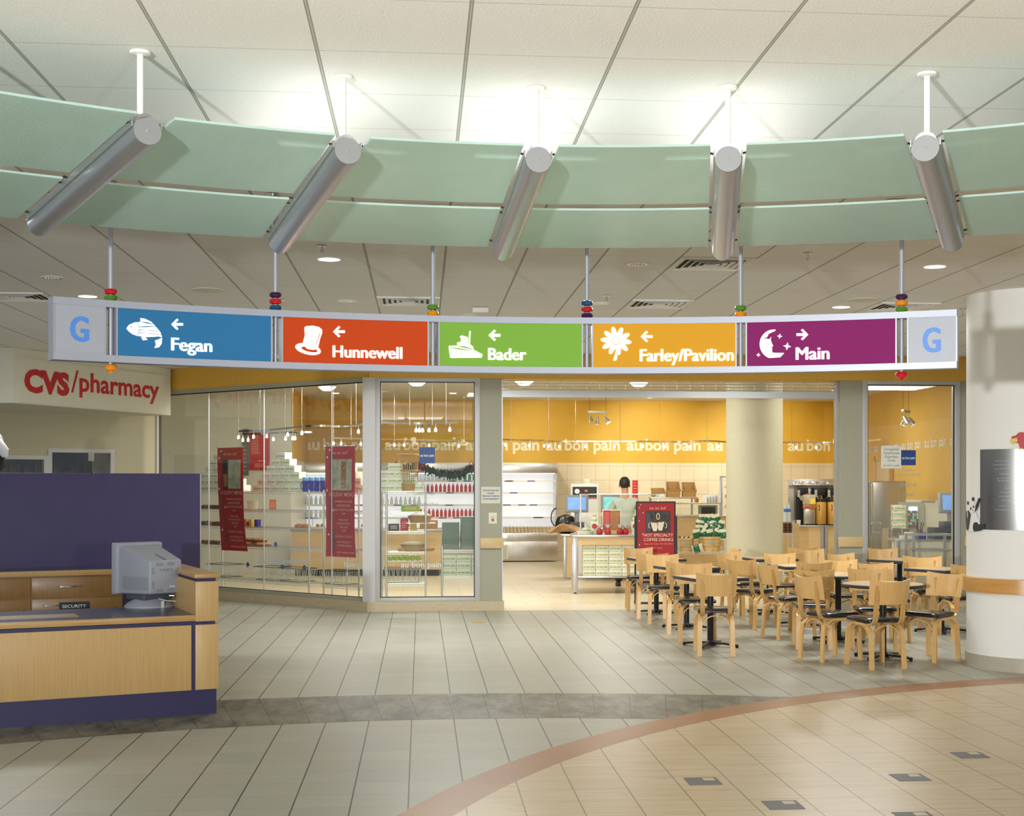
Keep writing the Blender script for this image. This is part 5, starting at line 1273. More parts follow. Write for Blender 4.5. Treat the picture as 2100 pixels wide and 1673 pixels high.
sw = empty('alarm_switch', tuple(pv(1002, 1074, VF)), 0, 'pale alarm plate with a red centre on the olive pillar below the notice', 'switch')
a = pv(1019, 1051, VF) - pv(1002, 1074, VF); MB().mat('box_white').b2((0, -.006, 0), (a.x, 0, a.z), .002).build('plate', sw)
MB().mat('red').box((a.x / 2, -.01, a.z * .35), (.03, .012, .03), bev=.003).mat('black').box((a.x / 2, -.012, a.z * .35), (.008, .014, .02)).mat('grey_text').sweep([(a.x / 2 - .018, -.008, a.z * .5), (a.x / 2 - .012, -.012, a.z * .66), (a.x / 2 + .012, -.012, a.z * .66), (a.x / 2 + .018, -.008, a.z * .5)], .003, 6).build('button', sw)
def vinyl(words, V, label, mn='grey_text'):
    a = pv(words[0][1], words[0][3], V); g = MB()
    for body, x0, x1, yb, hp in words:
        p, q = pv(x0, yb, V), pv(x1, yb, V); h_ = pv(x0, yb - hp, V).z - p.z; g.mat(mn).text(body, (p.x - a.x, 0, p.z - a.z), (1, 0, 0), (0, 0, 1), h_, q.x - p.x, bold=.01)
    o = g.build('window_lettering', None, (a.x, V, a.z)); tag(o, label, 'lettering')
vinyl([('Soups', 864, 888, 996, 7), ('Coffee & Teas', 848, 892, 1015, 7), ('Sandwiches', 853, 899, 1037, 8)], VF + .031, 'grey vinyl words soups and sandwiches on the framed window')
vinyl([('au bon pain', 822, 905, 1163, 11)], VF + .031, 'pale frosted wordmark low on the framed window', 'pale_text')
vinyl([('Gourmet', 1852, 1878, 966, 5), ('Sandwiches & Catering', 1840, 1886, 975, 5), ('Breakfast', 1846, 1880, 997, 8), ('Lunch', 1853, 1875, 1017, 8), ('Snacks', 1850, 1876, 1037, 8), ('Surprise Gifts', 1841, 1884, 1098, 6)], VF + .031, 'grey vinyl words breakfast lunch snacks on the right shop window')
g = MB(); p = aw(600, 1165, .029)
for body, x0, x1, yb in (('au bon', 533, 571, 1152), ('pain', 578, 628, 1154), ('bon pain', 706, 757, 1162)):
    a, b = aw(x0, yb, .029), aw(x1, yb, .029); w_ = (b - a).xy.length; s_ = (a - p).xy.length * (1 if x0 > 600 else -1)
    g.mat('pale_text').text(body, (s_, 0, a.z - p.z), (1, 0, 0), (0, 0, 1), .075, w_, bold=.03)
o = g.build('window_lettering', None, tuple(p), RZA); tag(o, 'pale frosted wordmarks low on the angled window', 'lettering')
# ---------------------------------------------------------------- red menu board hanging on the partition wall
def hangcard(x0, y0, x1, y1, V, mn, label, name, lines=(), tm='banner_text'): return decal_v(name, x0, y0, x1, y1, V, mn, label, lines, 'menu board', tm)
o = hangcard(511, 887, 553, 964, 26.98, 'red', 'tall dark red menu board on the pale partition wall behind the angled window', 'menu_board', [('WRAPS', .62, .22, .05, .36)])
def bars(o, n, z0, z1, w_, x0):   # rows of tiny unreadable print
    bb = o.data; H_ = max(v.co.z for v in bb.vertices); W_ = max(v.co.x for v in bb.vertices); g = MB().mat('banner_text')
    for i in range(n): z = H_ * (z0 + (z1 - z0) * i / max(1, n - 1)); g.b2((W_ * x0, -.004, z), (W_ * (x0 + w_ * random.uniform(.7, 1)), -.0025, z + .010))
    g.build('printed_lines', o)
bars(o, 12, .45, .92, .5, .1); bars(o, 3, .08, .16, .6, .25)
o = hangcard(497, 880, 510, 975, 26.98, 'cushion_grey', 'narrow grey menu board left of the dark red one', 'menu_board'); bars(o, 10, .1, .9, .6, .2)
# ---------------------------------------------------------------- refrigerated display cases
def case(x0, x1, D, label, zs, vent_=False):
    a, b = dd(x0, 1100, D), dd(x1, 1100, D); V = (a.y + b.y) / 2; W_ = b.x - a.x
    r = empty('refrigerated_display_case', (a.x, V, 0), 0, label, 'refrigerated case', 'steel refrigerated cases along the back wall')
    zt, zc, zo, zb_ = 2.18, 1.96, .66, .45
    g = MB().mat('steel').b2((0, .0, .02), (W_, .8, zb_), .004); g.b2((0, .02, zb_), (W_, .8, zo - .02), .004); g.b2((.0, .02, zc), (W_, .8, zt), .004); g.b2((0, .1, zo), (.03, .8, zc)); g.b2((W_ - .03, .1, zo), (W_, .8, zc)); g.build('case_body', r)
    MB().mat('case_back').b2((.03, .7, zo - .02), (W_ - .03, .72, zc)).build('back_panel', r)
    MB().mat('case_light').b2((.05, .10, zc - .02), (W_ - .05, .16, zc - .002)).build('light_strip', r)
    for z in zs:
        g = MB().mat('white').b2((.03, .18, z - .02), (W_ - .03, .7, z)); g.mat('case_glass'); g.mat('white').b2((.03, .165, z - .03), (W_ - .03, .18, z + .012)); g.mat('blue_sign')
        for k in range(3): q = random.uniform(.08, W_ - .3); g.b2((q, .162, z - .018), (q + .17, .165, z + .002))
        g.build('shelf', r)
    MB().mat('case_glass').b2((.03, .02, zo - .02), (W_ - .03, .026, zo + .11)).build('front_lip', r)
    for x in (0, W_ - .02): MB().mat('case_glass').prism([(x, .02), (x + .02, .02), (x + .02, .1), (x, .1)], zo, zc).build('side_glass', r)
    if vent_:
        g = MB().mat('box_white').b2((.05, -.012, .07), (.45, 0, .38), .003); g.mat('grey_text')
        for k in range(12): g.b2((.08, -.015, .10 + k * .022), (.42, -.012, .108 + k * .022))
        g.build('vent_grille', r)
    return r, V, W_
ZS = [.98, 1.26, 1.53, 1.79]
c1_, V1, W1_ = case(571, 768, 29.8, 'steel refrigerated case with white and red bottles seen through the angled window', ZS)
c2_, V2, W2_ = case(770, 982, 29.9, 'steel refrigerated case full of juice bottles under the garland', ZS)
c3_, V3, W3_ = case(1000, 1144, 30.2, 'mostly empty lit steel refrigerated case left in the wide opening', [z for z in ZS], True)
def bottle(body, cap, h=.2):
    r = empty('drink_bottle'); r['category'] = 'bottle'
    MB().mat(body).lathe((0, 0, 0), [(.03, 0), (.033, .01), (.033, h * .6), (.028, h * .72), (.013, h * .86), (.013, h * .93)], 12).build('bottle_body', r)
    MB().mat(cap).cyl((0, 0, h * .92), (0, 0, h), .016, 10).build('cap', r); return r
BW, BR, BG, BJ = Stamp(bottle('bottle_water', 'bottle_cap')), Stamp(bottle('juice_red', 'bottle_cap')), Stamp(bottle('bottle_green', 'bottle_cap')), Stamp(bottle('bottle_water', 'cap_red', .17))
def row(St, cr, z, x0, x1, n, label, group, y=.24):
    for i in range(n): p = loc2(cr, x0 + (x1 - x0) * i / max(1, n - 1), y, z + .002); St(tuple(p), 0, label.replace('#', ORD[min(i, 23)]), group)
row(BW, c2_, ZS[3], .15, 1.75, 20, '# clear water bottle from the left, top shelf under the garland', 'water bottles on the top shelf')
row(BG, c2_, ZS[3], 1.86, 2.16, 4, '# green bottle from the left on the top shelf under the garland', 'green bottles on the top shelf')
row(BR, c2_, ZS[2], 1.05, 2.16, 13, '# red juice bottle from the left, second shelf under the garland', 'red juice bottles on the second shelf')
row(BJ, c2_, ZS[1], .15, .95, 9, '# red topped bottle from the left, third shelf under the garland', 'red topped bottles on the third shelf')
row(BR, c2_, ZS[0], .9, 2.16, 15, '# red juice bottle from the left, lowest shelf under the garland', 'red juice bottles on the lowest shelf')
row(BJ, c1_, ZS[0], .4, 1.3, 10, '# red capped bottle from the left, lowest shelf behind the angled window', 'red capped bottles behind the angled window')
row(BW, c1_, ZS[1], .3, 1.5, 13, '# clear bottle from the left, second lowest shelf behind the angled window', 'clear bottles behind the angled window')
def jar():
    r = empty('parfait_cup'); r['category'] = 'cup'; MB().mat('jar_amber').lathe((0, 0, 0), [(.028, 0), (.036, .12)], 12).build('cup_body', r); MB().mat('bottle_cap').lathe((0, 0, .12), [(.038, 0), (.03, .02), (.004, .028)], 12).build('lid', r); return r
JR = Stamp(jar())
for j in range(2):
    for i in range(15): p = loc2(c3_, .34 + i * .082, .10 + j * .12, .642); JR(tuple(p), 0, '%s layered dessert cup from the left, %s row in the lit empty case' % (ORD[i], ('front', 'rear')[j]), 'dessert cups in the lit case')
# garland
ga = [dd(x, y, 29.78) for x, y in ((800, 958), (830, 960), (852, 955), (868, 957), (885, 966), (905, 972), (930, 975), (950, 972), (965, 962), (980, 952))]
go = ga[0]; gr = empty('holiday_garland', tuple(go), 0, 'green holiday garland with red bows draped on the juice case', 'garland')
g = MB().mat('leaf'); pts = []
for a, b in zip(ga, ga[1:]):
    for k in range(5): pts.append(a.lerp(b, k / 5) - go)
g.sweep(pts, .05, 8)
for p in pts:
    for _ in range(12):
        a = random.uniform(0, 2 * pi); e = random.uniform(-.9, .9); d = Vector((cos(a) * cos(e) * .6, cos(e) * sin(a), sin(e))); s_ = Vector((random.uniform(-.05, .05), 0, random.uniform(-.03, .03))); q = p + s_
        n_ = d.cross(Vector((0, .3, 1))).normalized() * .022; t_ = q + d * .14; g.add([q - n_, q + n_, t_ + n_ * .4, t_ - n_ * .4, q + d * .07 + Vector((0, 0, .012))], [(0, 1, 4), (1, 2, 4), (2, 3, 4), (3, 0, 4)])
fo = g.build('foliage', gr, smooth=.2); fo['kind'] = 'stuff'
for x, y in ((866, 955), (974, 951)):
    p = dd(x, y, 29.6) - go; g = MB().mat('red'); 
    for s in (-1, 1): g.ribbon([p, p + Vector((s * .08, -.02, .05)), p + Vector((s * .13, -.02, .02)), p + Vector((s * .10, -.02, -.02)), p], (0, 1, .2), .045, .004); g.ribbon([p, p + Vector((s * .05, -.01, -.08)), p + Vector((s * .10, -.01, -.19))], (0, 1, .2), .04, .004)
    g.ball(tuple(p), .025, 10); g.build('bow', gr)
# ---------------------------------------------------------------- ceiling dish lamps
def dish():
    r = empty('dish_ceiling_light'); r['category'] = 'ceiling light'
    MB().mat('dish_lamp').lathe((0, 0, -.12), [(.002, -.004), (.08, 0), (.10, .012), (.16, .06), (.17, .075)], 28).build('diffuser', r)
    MB().mat('white').lathe((0, 0, -.045), [(.172, 0), (.178, .005), (.178, .045)], 28).build('rim', r); return r
DL = Stamp(dish())
for i, (x, y) in enumerate(((400, 818), (527, 808), (671, 799), (855, 789), (1075, 788), (1310, 791), (1546, 793))):
    D = (CAFE_H - .1 - EYE) * FP / (CY - y); p = dd(x, y, D)
    DL((p.x, p.y, CAFE_H), 0, ('leftmost lit dish lamp behind the angled window', 'second lit dish lamp from the left behind the angled window', 'lit dish lamp above the right holiday banner', 'lit dish lamp at the top of the framed window', 'lit dish lamp above the left end of the grille', 'lit dish lamp above the middle of the grille', 'lit dish lamp above the right end of the grille')[i], 'dish lamps on the cafe ceiling')
for i, (x, y) in enumerate(((1216, 812), (1234, 813), (1333, 815), (688, 806), (929, 806), (1712, 801), (1795, 792))):
    D = (CAFE_H - EYE) * FP / (CY - y); p = dd(x, y, D); o = MB().mat('down_lit').lathe((0, 0, -.008), [(.002, -.001), (.07, 0), (.075, .0075)], 20).build('recessed_spot', None, (p.x, p.y, CAFE_H))
    tag(o, 'small lit recessed spot in the cafe ceiling ' + ('above the track heads, left one', 'above the track heads, right one', 'right of the track heads', 'above the right banner', 'at the upper right of the framed window', 'at the right end of the grille', 'at the upper left of the right window')[i], 'recessed spot', 'recessed spots in the cafe ceiling')
# ---------------------------------------------------------------- curved monorails with hanging bulbs
def bulbhead(parent, p):
    g = MB().mat('chrome').cyl((p.x, p.y, p.z - .012), (p.x, p.y, p.z - .055), .009, 10).cyl((p.x, p.y, p.z - .055), (p.x, p.y, p.z - .075), .016, 10); h = g.build('lamp_socket', parent)
    MB().mat('bulb').lathe((p.x, p.y, p.z - .118), [(.001, -.022), (.016, -.014), (.022, 0), (.017, .018), (.011, .042)], 12).build('bulb', h)
def monorail(pix, zr, rods, bulbs, label):
    P = [dd(x, y, (zr - EYE) * FP / (CY - y)) for x, y in pix]
    # smooth through the points
    S_ = []
    for i in range(len(P) - 1):
        p0, p1, p2, p3 = P[max(i - 1, 0)], P[i], P[i + 1], P[min(i + 2, len(P) - 1)]
        for k in range(6): t = k / 6; S_.append(.5 * ((2 * p1) + (p2 - p0) * t + (2 * p0 - 5 * p1 + 4 * p2 - p3) * t * t + (3 * p1 - p0 - 3 * p2 + p3) * t ** 3))
    S_.append(P[-1]); o0 = S_[0].copy(); r = empty('track_light_rail', tuple(o0), 0, label, 'track light', 'curved track light rails in the cafe')
    L_ = [p - o0 for p in S_]
    MB().mat('chrome').ribbon(L_, (0, 0, 1), .032, .010).build('rail', r)
    def near(x):
        best = min(S_, key=lambda p: abs(CX + FP * ((p.x * CT - p.y * ST) / (p.x * ST + p.y * CT)) - x)); return best - o0
    for x in rods:
        p = near(x); g = MB().mat('chrome').cyl((p.x, p.y, p.z), (p.x, p.y, CAFE_H - o0.z), .004, 6).cyl((p.x, p.y, p.z - .03), (p.x, p.y, p.z + .07), .012, 10); g.build('suspension_rod', r)
    for x in bulbs: bulbhead(r, near(x))
    return r
monorail([(1030, 901), (1060, 902), (1110, 903), (1140, 905), (1190, 905), (1260, 905), (1330, 905), (1395, 906), (1450, 904), (1490, 906)], 2.62, (1050, 1125, 1181, 1269, 1356, 1448), (1036, 1089, 1117, 1127, 1147, 1203, 1265, 1324, 1360, 1413, 1473), 'long chrome rail of bare bulbs across the left part of the opening')
monorail([(1604, 907), (1650, 907), (1700, 907), (1760, 905), (1807, 901)], 2.62, (1623, 1707), (1634, 1673), 'chrome rail with two bulbs right of the round cafe pillar')
monorail([(489, 884), (520, 883), (560, 881), (590, 878), (625, 874), (660, 873), (700, 874), (735, 871), (752, 866)], 2.66, (490, 530, 587, 622, 731), (484, 521, 546, 592, 617, 737, 750), 'nearest curved rail of bright bulbs behind the angled window')
monorail([(498, 890), (540, 889), (580, 887), (610, 886), (640, 886)], 2.62, (601,), (498, 511, 558, 585, 600, 606), 'second curved rail of bulbs behind the angled window')
monorail([(684, 898), (720, 899), (760, 900), (800, 901), (860, 902), (920, 903), (975, 905)], 2.62, (684, 717, 813, 950), (684, 700, 738, 808, 831, 876, 939), 'long far rail of bulbs seen through the framed window')
monorail([(778, 866), (820, 867), (860, 868), (900, 867), (940, 866)], 2.66, (784, 839, 884, 912), (858, 852, 868, 891, 922, 879, 864, 880), 'nearest rail of clustered bulbs in the framed window')
def spotgroup(x, y, D, label, n, tilt):
    p = dd(x, y, D); r = empty('track_spot_cluster', tuple(p), tilt, label, 'spotlight', 'spotlight clusters hung on cables')
    MB().mat('olive_wall').b2((-.24, -.02, -.02), (.24, .02, .02), .003).build('bar', r)
    for s in (-.2, .2): MB().mat('black_metal').cyl((s, 0, .02), (s, 0, CAFE_H - p.z), .003, 6).build('cable', r)
    for i in range(n):
        x0 = -.17 + .34 * i / (n - 1); d = Vector((-.15 + .25 * i, -.45 + .7 * (i % 2), -.8)).normalized(); a = Vector((x0, 0, -.10)); b = a + d * .13
        g = MB().mat('chrome').cyl((x0, 0, -.02), (x0, 0, -.09), .007, 8).cyl(tuple(a), tuple(b), .028, 14, .052); h = g.build('spot_head', r)
        MB().mat('lit_white' if i else 'chrome').cyl(tuple(b), tuple(b + d * .004), .046, 14).build('lens', h)
    return r
spotgroup(1226, 845, 27, 'spotlight cluster on a slanting bar above the counter, left of the cafe pillar', 3, .5)
spotgroup(1858, 843, 22, 'spotlight cluster seen through the right shop window', 3, 1.0)
# ---------------------------------------------------------------- rolled up grille over the opening
gx0, gx1 = xp1 + .01, xo1 - .01; gr2 = empty('roller_grille', (gx0, VF + .12, 2.88), 0, 'rolled up metal security grille across the top of the cafe opening', 'grille')
Wg = gx1 - gx0; zz0 = pv(1400, 816, VF + .12).z - 2.88; zz1 = pv(1400, 803, VF + .12).z - 2.88
MB().mat('silver').b2((0, -.03, zz0), (Wg, .03, zz1)).build('bottom_bar', gr2)
g = MB().mat('wire'); ys = [pv(1400, y, VF + .12).z - 2.88 for y in (800, 794.5, 788, 783)]
for z in ys: g.cyl((0, 0, z), (Wg, 0, z), .006, 8)
n = 26
for i in range(n): x = Wg * (i + .5) / n; g.cyl((x, .006, ys[0]), (x, .006, ys[-1] + .05), .0035, 6)
g.build('grille_curtain', gr2)
for x in (-.02, Wg - .02): MB().mat('silver').b2((x, -.04, -2.75), (x + .035, .04, ys[-1] + .1)).build('guide_rail', gr2)
# ---------------------------------------------------------------- round cafe pillar
pc = dd(1547, 1000, 21.6); rc = 57.5 / FP * 21.6
g = MB().mat('cafe_column').lathe((pc.x, pc.y, 0), [(rc, 0), (rc, CAFE_H)], 72); struct(g, 'wall_cafe_column', smooth=1.2)
# ================================================================= counters, machines, goods and the person
def cnt(x0, x1, D, dep, ztop, label, name, body='maple', leg=True, cat='counter', V=None, zb=0):
    a, b = dd(x0, 1100, D), dd(x1, 1100, D); r = empty(name, (a.x, a.y, 0), -TH if V is None else 0, label, cat); return r, (b - a).xy.length
# --- display table with glass guard and boxes underneath
DT, WT = cnt(1175, 1336, 21.35, .8, .91, 'display table with glass guard and stacked bakery boxes underneath', 'display_table')
MB().mat('steel').b2((-.02, -.03, .885), (WT + .02, .80, .92), .003).build('tabletop', DT)
MB().mat('maple').b2((.07, .0, .76), (WT - .07, .03, .885)).b2((0, .07, .76), (.03, .70, .885)).build('apron', DT)
for x in (0, WT - .075):
    for y in (0, .70): MB().mat('silver').b2((x, y, .02), (x + .075, y + .075, .885), .003).mat('black').cyl((x + .037, y + .037, 0), (x + .037, y + .037, .02), .02, 10).build('leg', DT)
MB().mat('steel').b2((.0, .02, .245), (WT, .74, .275), .003).build('lower_shelf', DT)
g = MB().mat('case_glass').b2((.12, .02, .92), (WT + .02, .028, 1.20)); g.build('lower_guard', DT)
g = MB().mat('case_glass').b2((.12, .05, 1.26), (WT + .1, .058, 1.545)); g.build('upper_guard', DT)
for x in (.12, WT + .1): MB().mat('chrome').cyl((x, .04, .92), (x, .05, 1.56), .012, 10).build('guard_post', DT)
MB().mat('chrome').cyl((.1, .05, 1.55), (WT + .12, .05, 1.55), .010, 10).build('guard_rail', DT)
def bo(r, x, y, z, rz, lb, gp): p = loc2(r, x, y, z); BX(tuple(p), r.rotation_euler[2] + rz, lb, gp)
for k in range(5):
    for i in range(5):
        x = .075 + .16 + .19 * i * 1.08 + .02
        if x < WT - .1: bo(DT, x, .12, .276 + k * .0965, random.uniform(-.02, .02), '%s white bakery box from the left, %s row under the display table' % (ORD[i], ('bottom', 'second', 'middle', 'fourth', 'top')[k]), 'bakery boxes under the display table')
# coat and bag at the left end, register desk behind
CT2, WC = cnt(1156, 1182, 24.6, .7, .80, 'narrow steel framed side counter with maple panel behind the display table', 'side_counter')
MB().mat('steel').b2((-.05, -.03, .78), (.30, .66, .815), .003).build('tabletop', CT2)
MB().mat('maple').b2((.06, .0, .06), (.20, .02, .78)).b2((.0, .03, .06), (.02, .6, .78)).build('side_panel', CT2)
for x in (0, .21): MB().mat('silver').b2((x, 0, .02), (x + .05, .05, .78), .003).build('leg', CT2)
def coat():
    g = MB().mat('tan_cloth'); g.grid(lambda s, t: (-.28 + .62 * s + .03 * sin(t * 5), -.02 + .45 * t, .03 + .17 * sin(pi * min(1, s * 1.0)) ** .8 * (.6 + .4 * sin(t * 9 + s * 5)) * (1 - .3 * t)), 18, 12, (0, 0, -.03)); return g
q = loc2(CT2, 0, .0, 0); o = coat().build('folded_coat', None, (q.x + .02, q.y, .818), -TH); tag(o, 'tan coat lying over the left end of the counters', 'coat')
q = dd(1161, 1080, 25.0); bg = empty('black_bag', (q.x, q.y + .05, .817), 0, 'shiny black bag with a loop handle behind the tan coat', 'bag')
MB().mat('black_leather').lathe((0, 0, .0), [(.12, 0), (.17, .04), (.17, .20), (.13, .30), (.03, .34)], 18, 1.15, .6).build('bag_body', bg)
MB().mat('black_leather').sweep([(-.17 - .1 * sin(t), 0, .12 + .2 * (1 - cos(t)) / 1.2) for t in [pi * i / 10 for i in range(11)]], .012, 8).build('handle', bg)
# goods on the display table
def giftbag(label, x, y, tall=1.0, m='jar_amber'):
    p = loc2(DT, x, y, .921); r = empty('gift_bag', tuple(p), 0, label, 'gift bag', 'ribboned gift bags on the display table')
    MB().mat('red').lathe((0, 0, 0), [(.04, 0), (.052, .02), (.05, .06 * tall), (.022, .095 * tall)], 14).build('bag', r)
    MB().mat('bottle_water').lathe((0, 0, .095 * tall), [(.02, 0), (.026, .02), (.045, .06)], 12).build('bag_top', r)
    g = MB().mat('red')
    for s in (-1, 1): g.ribbon([(0, -.02, .095 * tall), (s * .04, -.03, .13 * tall), (s * .07, -.03, .09 * tall), (s * .09, -.03, .05 * tall)], (0, 1, 0), .02, .003)
    g.build('ribbon', r)
giftbag('ribboned gift bag left of the tilted photo card on the display table', .42, .12); giftbag('ribboned gift bag at the left foot of the photo card', .55, .10)
giftbag('ribboned gift bag at the right foot of the photo card', .74, .10); giftbag('rightmost ribboned gift bag beside the black framed poster', .83, .12)
def gbox(x, label, rb):
    p = loc2(DT, x, .16, .921); r = empty('gift_box', tuple(p), -TH, label, 'gift box', 'gift boxes on the display table')
    MB().mat('box_white').b2((-.06, -.05, 0), (.06, .05, .20), .003).build('box', r)
    MB().mat('red').cyl((0, -.052, .13), (0, -.050, .13), .042, 20).build('round_label', r)
    MB().mat('wrap_cream').lathe((0, 0, .20), [(.03, 0), (.05, .04), (.02, .08), (.04, .11)], 10).build('topper', r)
gbox(.34, 'white gift box with round red label at the left of the display table', 0); gbox(.98, 'white gift box with round red label beside the black framed poster', 0)
p = loc2(DT, .19, .10, .921); r = empty('cookie_basket', tuple(p), -TH, 'shallow white basket of wrapped cookies with red ribbon on the display table', 'basket')
MB().mat('box_white').lathe((0, 0, 0), [(.09, 0), (.115, .055), (.108, .055), (.085, .008)], 16, 1.2, .8).build('basket', r)
g = MB().mat('wrap_cream')
for i in range(9): a = i * .7; g.ball((.07 * cos(a), .05 * sin(a), .065 + .012 * (i % 3)), .028, 8)
o = g.build('cookies', r); o['kind'] = 'stuff'
MB().mat('red').ribbon([(-.09, -.03, .11), (-.05, -.05, .17), (0, -.05, .20), (.05, -.05, .14), (.06, -.05, .11)], (0, 1, 0), .04, .004).build('ribbon', r)
p = loc2(DT, .62, .30, .921); r = empty('photo_card', tuple(p), -TH, 'red and photographic promotional card in a white frame behind the display glass', 'card')
MB().mat('white').b2((-.145, 0, .05), (.145, .012, .385), .003).build('frame', r); MB().mat('red').b2((-.135, -.002, .06), (-.02, 0, .375)).mat('poster_food').b2((-.02, -.002, .06), (.135, 0, .375)).build('print', r); MB().mat('maple').b2((-.10, -.05, 0), (.10, .06, .05), .003).build('stand', r)
g = MB().mat('banner_text')
for i in range(9): g.b2((-.115, -.0035, .33 - i * .028), (-.04, -.002, .336 - i * .028))
g.build('printed_lines', r)
# --- registers
def register(x, y, D, label, scr, w_=.38, rz=0, zc=.932):
    p = dd(x, y, D); r = empty('cash_register', (p.x, p.y, p.z), rz - TH, label, 'cash register')
    MB().mat('crt').box((0, .04, .17), (w_, .10, .31), R=Matrix.Rotation(-.12, 3, 'X'), bev=.01).build('housing', r); MB().mat(scr).box((.0, -.018, .175), (w_ - .09, .012, .225), R=Matrix.Rotation(-.12, 3, 'X')).build('screen', r)
    MB().mat('crt_dark').b2((-.13, -.08, zc - p.z), (.13, .2, zc - p.z + .09), .01).build('base', r); MB().mat('crt').cyl((0, .05, zc - p.z + .08), (0, .05, .05), .04, 12).build('stem', r); return r
register(1183, 1052, 24.9, 'grey touch screen register with pale blue screen left of the standing worker', 'screen', .42)
register(1252, 1052, 24.4, 'grey touch screen register with colourful screen in front of the worker', 'screen2', .34)
bk = empty('register_counter', tuple(loc2(CT2, .34, .12, 0)), -TH, 'long service counter carrying the two registers', 'counter')
# --- toaster / box on back counter, ladder-like shelf
p = dd(1199, 1040, 27.2); r = empty('counter_carton', (p.x, p.y, 0), -TH, 'white cabinet with black printed carton on top behind the registers', 'cabinet')
MB().mat('white').b2((-.27, 0, .0), (.27, .5, 1.72)).build('body', r); MB().mat('black').b2((-.24, -.01, 1.46), (.24, 0, 1.66)).mat('red').b2((-.24, -.012, 1.43), (.24, 0, 1.45)).mat('orange').b2((0.0, -.014, 1.56), (.06, -.01, 1.60)).mat('white').lathe((-.15, -.012, 1.57), [(.001, -.001), (.05, 0)], 16, 1, 1, Matrix.Rotation(pi / 2, 3, 'X')).build('printed_panel', r)
MB().mat('wrap_cream').lathe((.05, .15, 1.72), [(.08, 0), (.09, .06), (.05, .10)], 10).build('paper_bundle', r)
o = hangcard(1297, 985, 1308, 1042, VB - .03, 'red', 'narrow red chart on the tiled back wall right of the worker', 'wall_chart'); bars(o, 9, .1, .9, .7, .15)
# --- main service counter with glass cases and the wood panel front
MC, WM = cnt(1388, 1494, 26.0, .9, .92, 'wood fronted service counter with low glass case behind the red poster', 'service_counter')
WM = 1.75
zt_ = .06
def zpx(y, D): return EYE - (y - CY) / FP * D
z1056 = zpx(1057, 26); 
MB().mat('maple').b2((-1.4, .02, .1), (WM, .8, z1056 - .03)).build('front_panel', MC); MB().mat('steel').b2((-1.4, 0, z1056 - .03), (WM, .85, z1056), .003).build('countertop', MC); MB().mat('black').b2((-1.4, .06, 0), (WM, .78, .1)).build('toe_kick', MC)
z1032 = zpx(1032, 26)
MB().mat('case_glass').b2((-1.3, .02, z1056), (.84, .03, z1032)).build('glass_front', MC); MB().mat('steel').b2((-1.3, 0, z1032 - .012), (.84, .45, z1032 + .012), .003).build('glass_case_top', MC)
MB().mat('silver').b2((.82, .02, z1056), (.87, .06, zpx(978, 26)), .003).b2((.82, .02, zpx(979, 26)), (1.4, .06, zpx(976, 26))).build('case_post', MC)
r = empty('microwave_oven', tuple(loc2(MC, .62, .12, z1056)), -TH, 'small grey microwave with dark window on the service counter', 'microwave')
MB().mat('crt').b2((-.17, 0, 0), (.17, .25, .19), .006).build('body', r); MB().mat('dark_glass').b2((-.14, -.004, .02), (.13, 0, .16)).build('door', r)
r2, _ = cnt(1333, 1431, 27.4, .4, 1, 'raised steel shelf carrying wicker baskets behind the poster', 'steel_shelf_stand', cat='shelf')
zsh = zpx(1019, 27.4); MB().mat('steel').b2((0, 0, zsh - .03), (.96, .4, zsh), .003).build('shelf', r2)
for x in (.02, .86): MB().mat('silver').cyl((x, .2, 0), (x, .2, zsh - .03), .02, 10).build('leg', r2)
def wbask(label, x, w_, hb, hf, x0):
    p = loc2(r2, x, .12, zsh); r = empty('wicker_basket', tuple(p), -TH, label, 'basket', 'wicker baskets on the steel shelf')
    g = MB().mat('wicker'); d_ = .12
    vo = [(-w_ / 2 * .9, -d_, 0), (w_ / 2 * .9, -d_, 0), (w_ / 2 * .9, d_, 0), (-w_ / 2 * .9, d_, 0), (-w_ / 2, -d_ * 1.1, hf), (w_ / 2, -d_ * 1.1, hf), (w_ / 2 * .92, d_ * 1.2, hb), (-w_ / 2 * .92, d_ * 1.2, hb)]
    vi = [(x * .88, y * .86, max(z - .002, .012)) for x, y, z in vo]
    g.add(vo + vi, [(0, 3, 2, 1), (0, 1, 5, 4), (1, 2, 6, 5), (2, 3, 7, 6), (3, 0, 4, 7), (8, 9, 10, 11), (8, 12, 13, 9), (9, 13, 14, 10), (10, 14, 15, 11), (11, 15, 12, 8), (4, 5, 13, 12), (5, 6, 14, 13), (6, 7, 15, 14), (7, 4, 12, 15)])
    g.build('woven_body', r)
    MB().mat('wicker').sweep([Vector(v) for v in vo[4:]], .012, 8, closed=True).build('rim', r)
    g = MB().mat('wicker_dark')
    for i in range(9): xx = -w_ * .4 + w_ * .8 * i / 8; g.cyl((xx, d_ * .98, .05), (xx, d_ * 1.1, hb - .01), .007, 6)
    for i in range(8): xx = -w_ * .38 + w_ * .76 * i / 7; g.ball((xx, -.03, hf * .8), .03, 8)
    o = g.build('contents', r); o['kind'] = 'stuff'
wbask('low wicker basket with white card on the steel shelf', .17, .28, .17, .09, 0); wbask('tall back wicker basket in the middle of the steel shelf', .475, .28, .30, .13, 0); wbask('tall back wicker basket at the right of the steel shelf', .79, .28, .29, .12, 0)
o = MB().mat('white').b2((-.09, 0, 0), (.09, .003, .065)).build('price_card', None, tuple(loc2(r2, .2, -.04, zsh)), -TH); tag(o, 'small white card leaning on the low wicker basket', 'card')
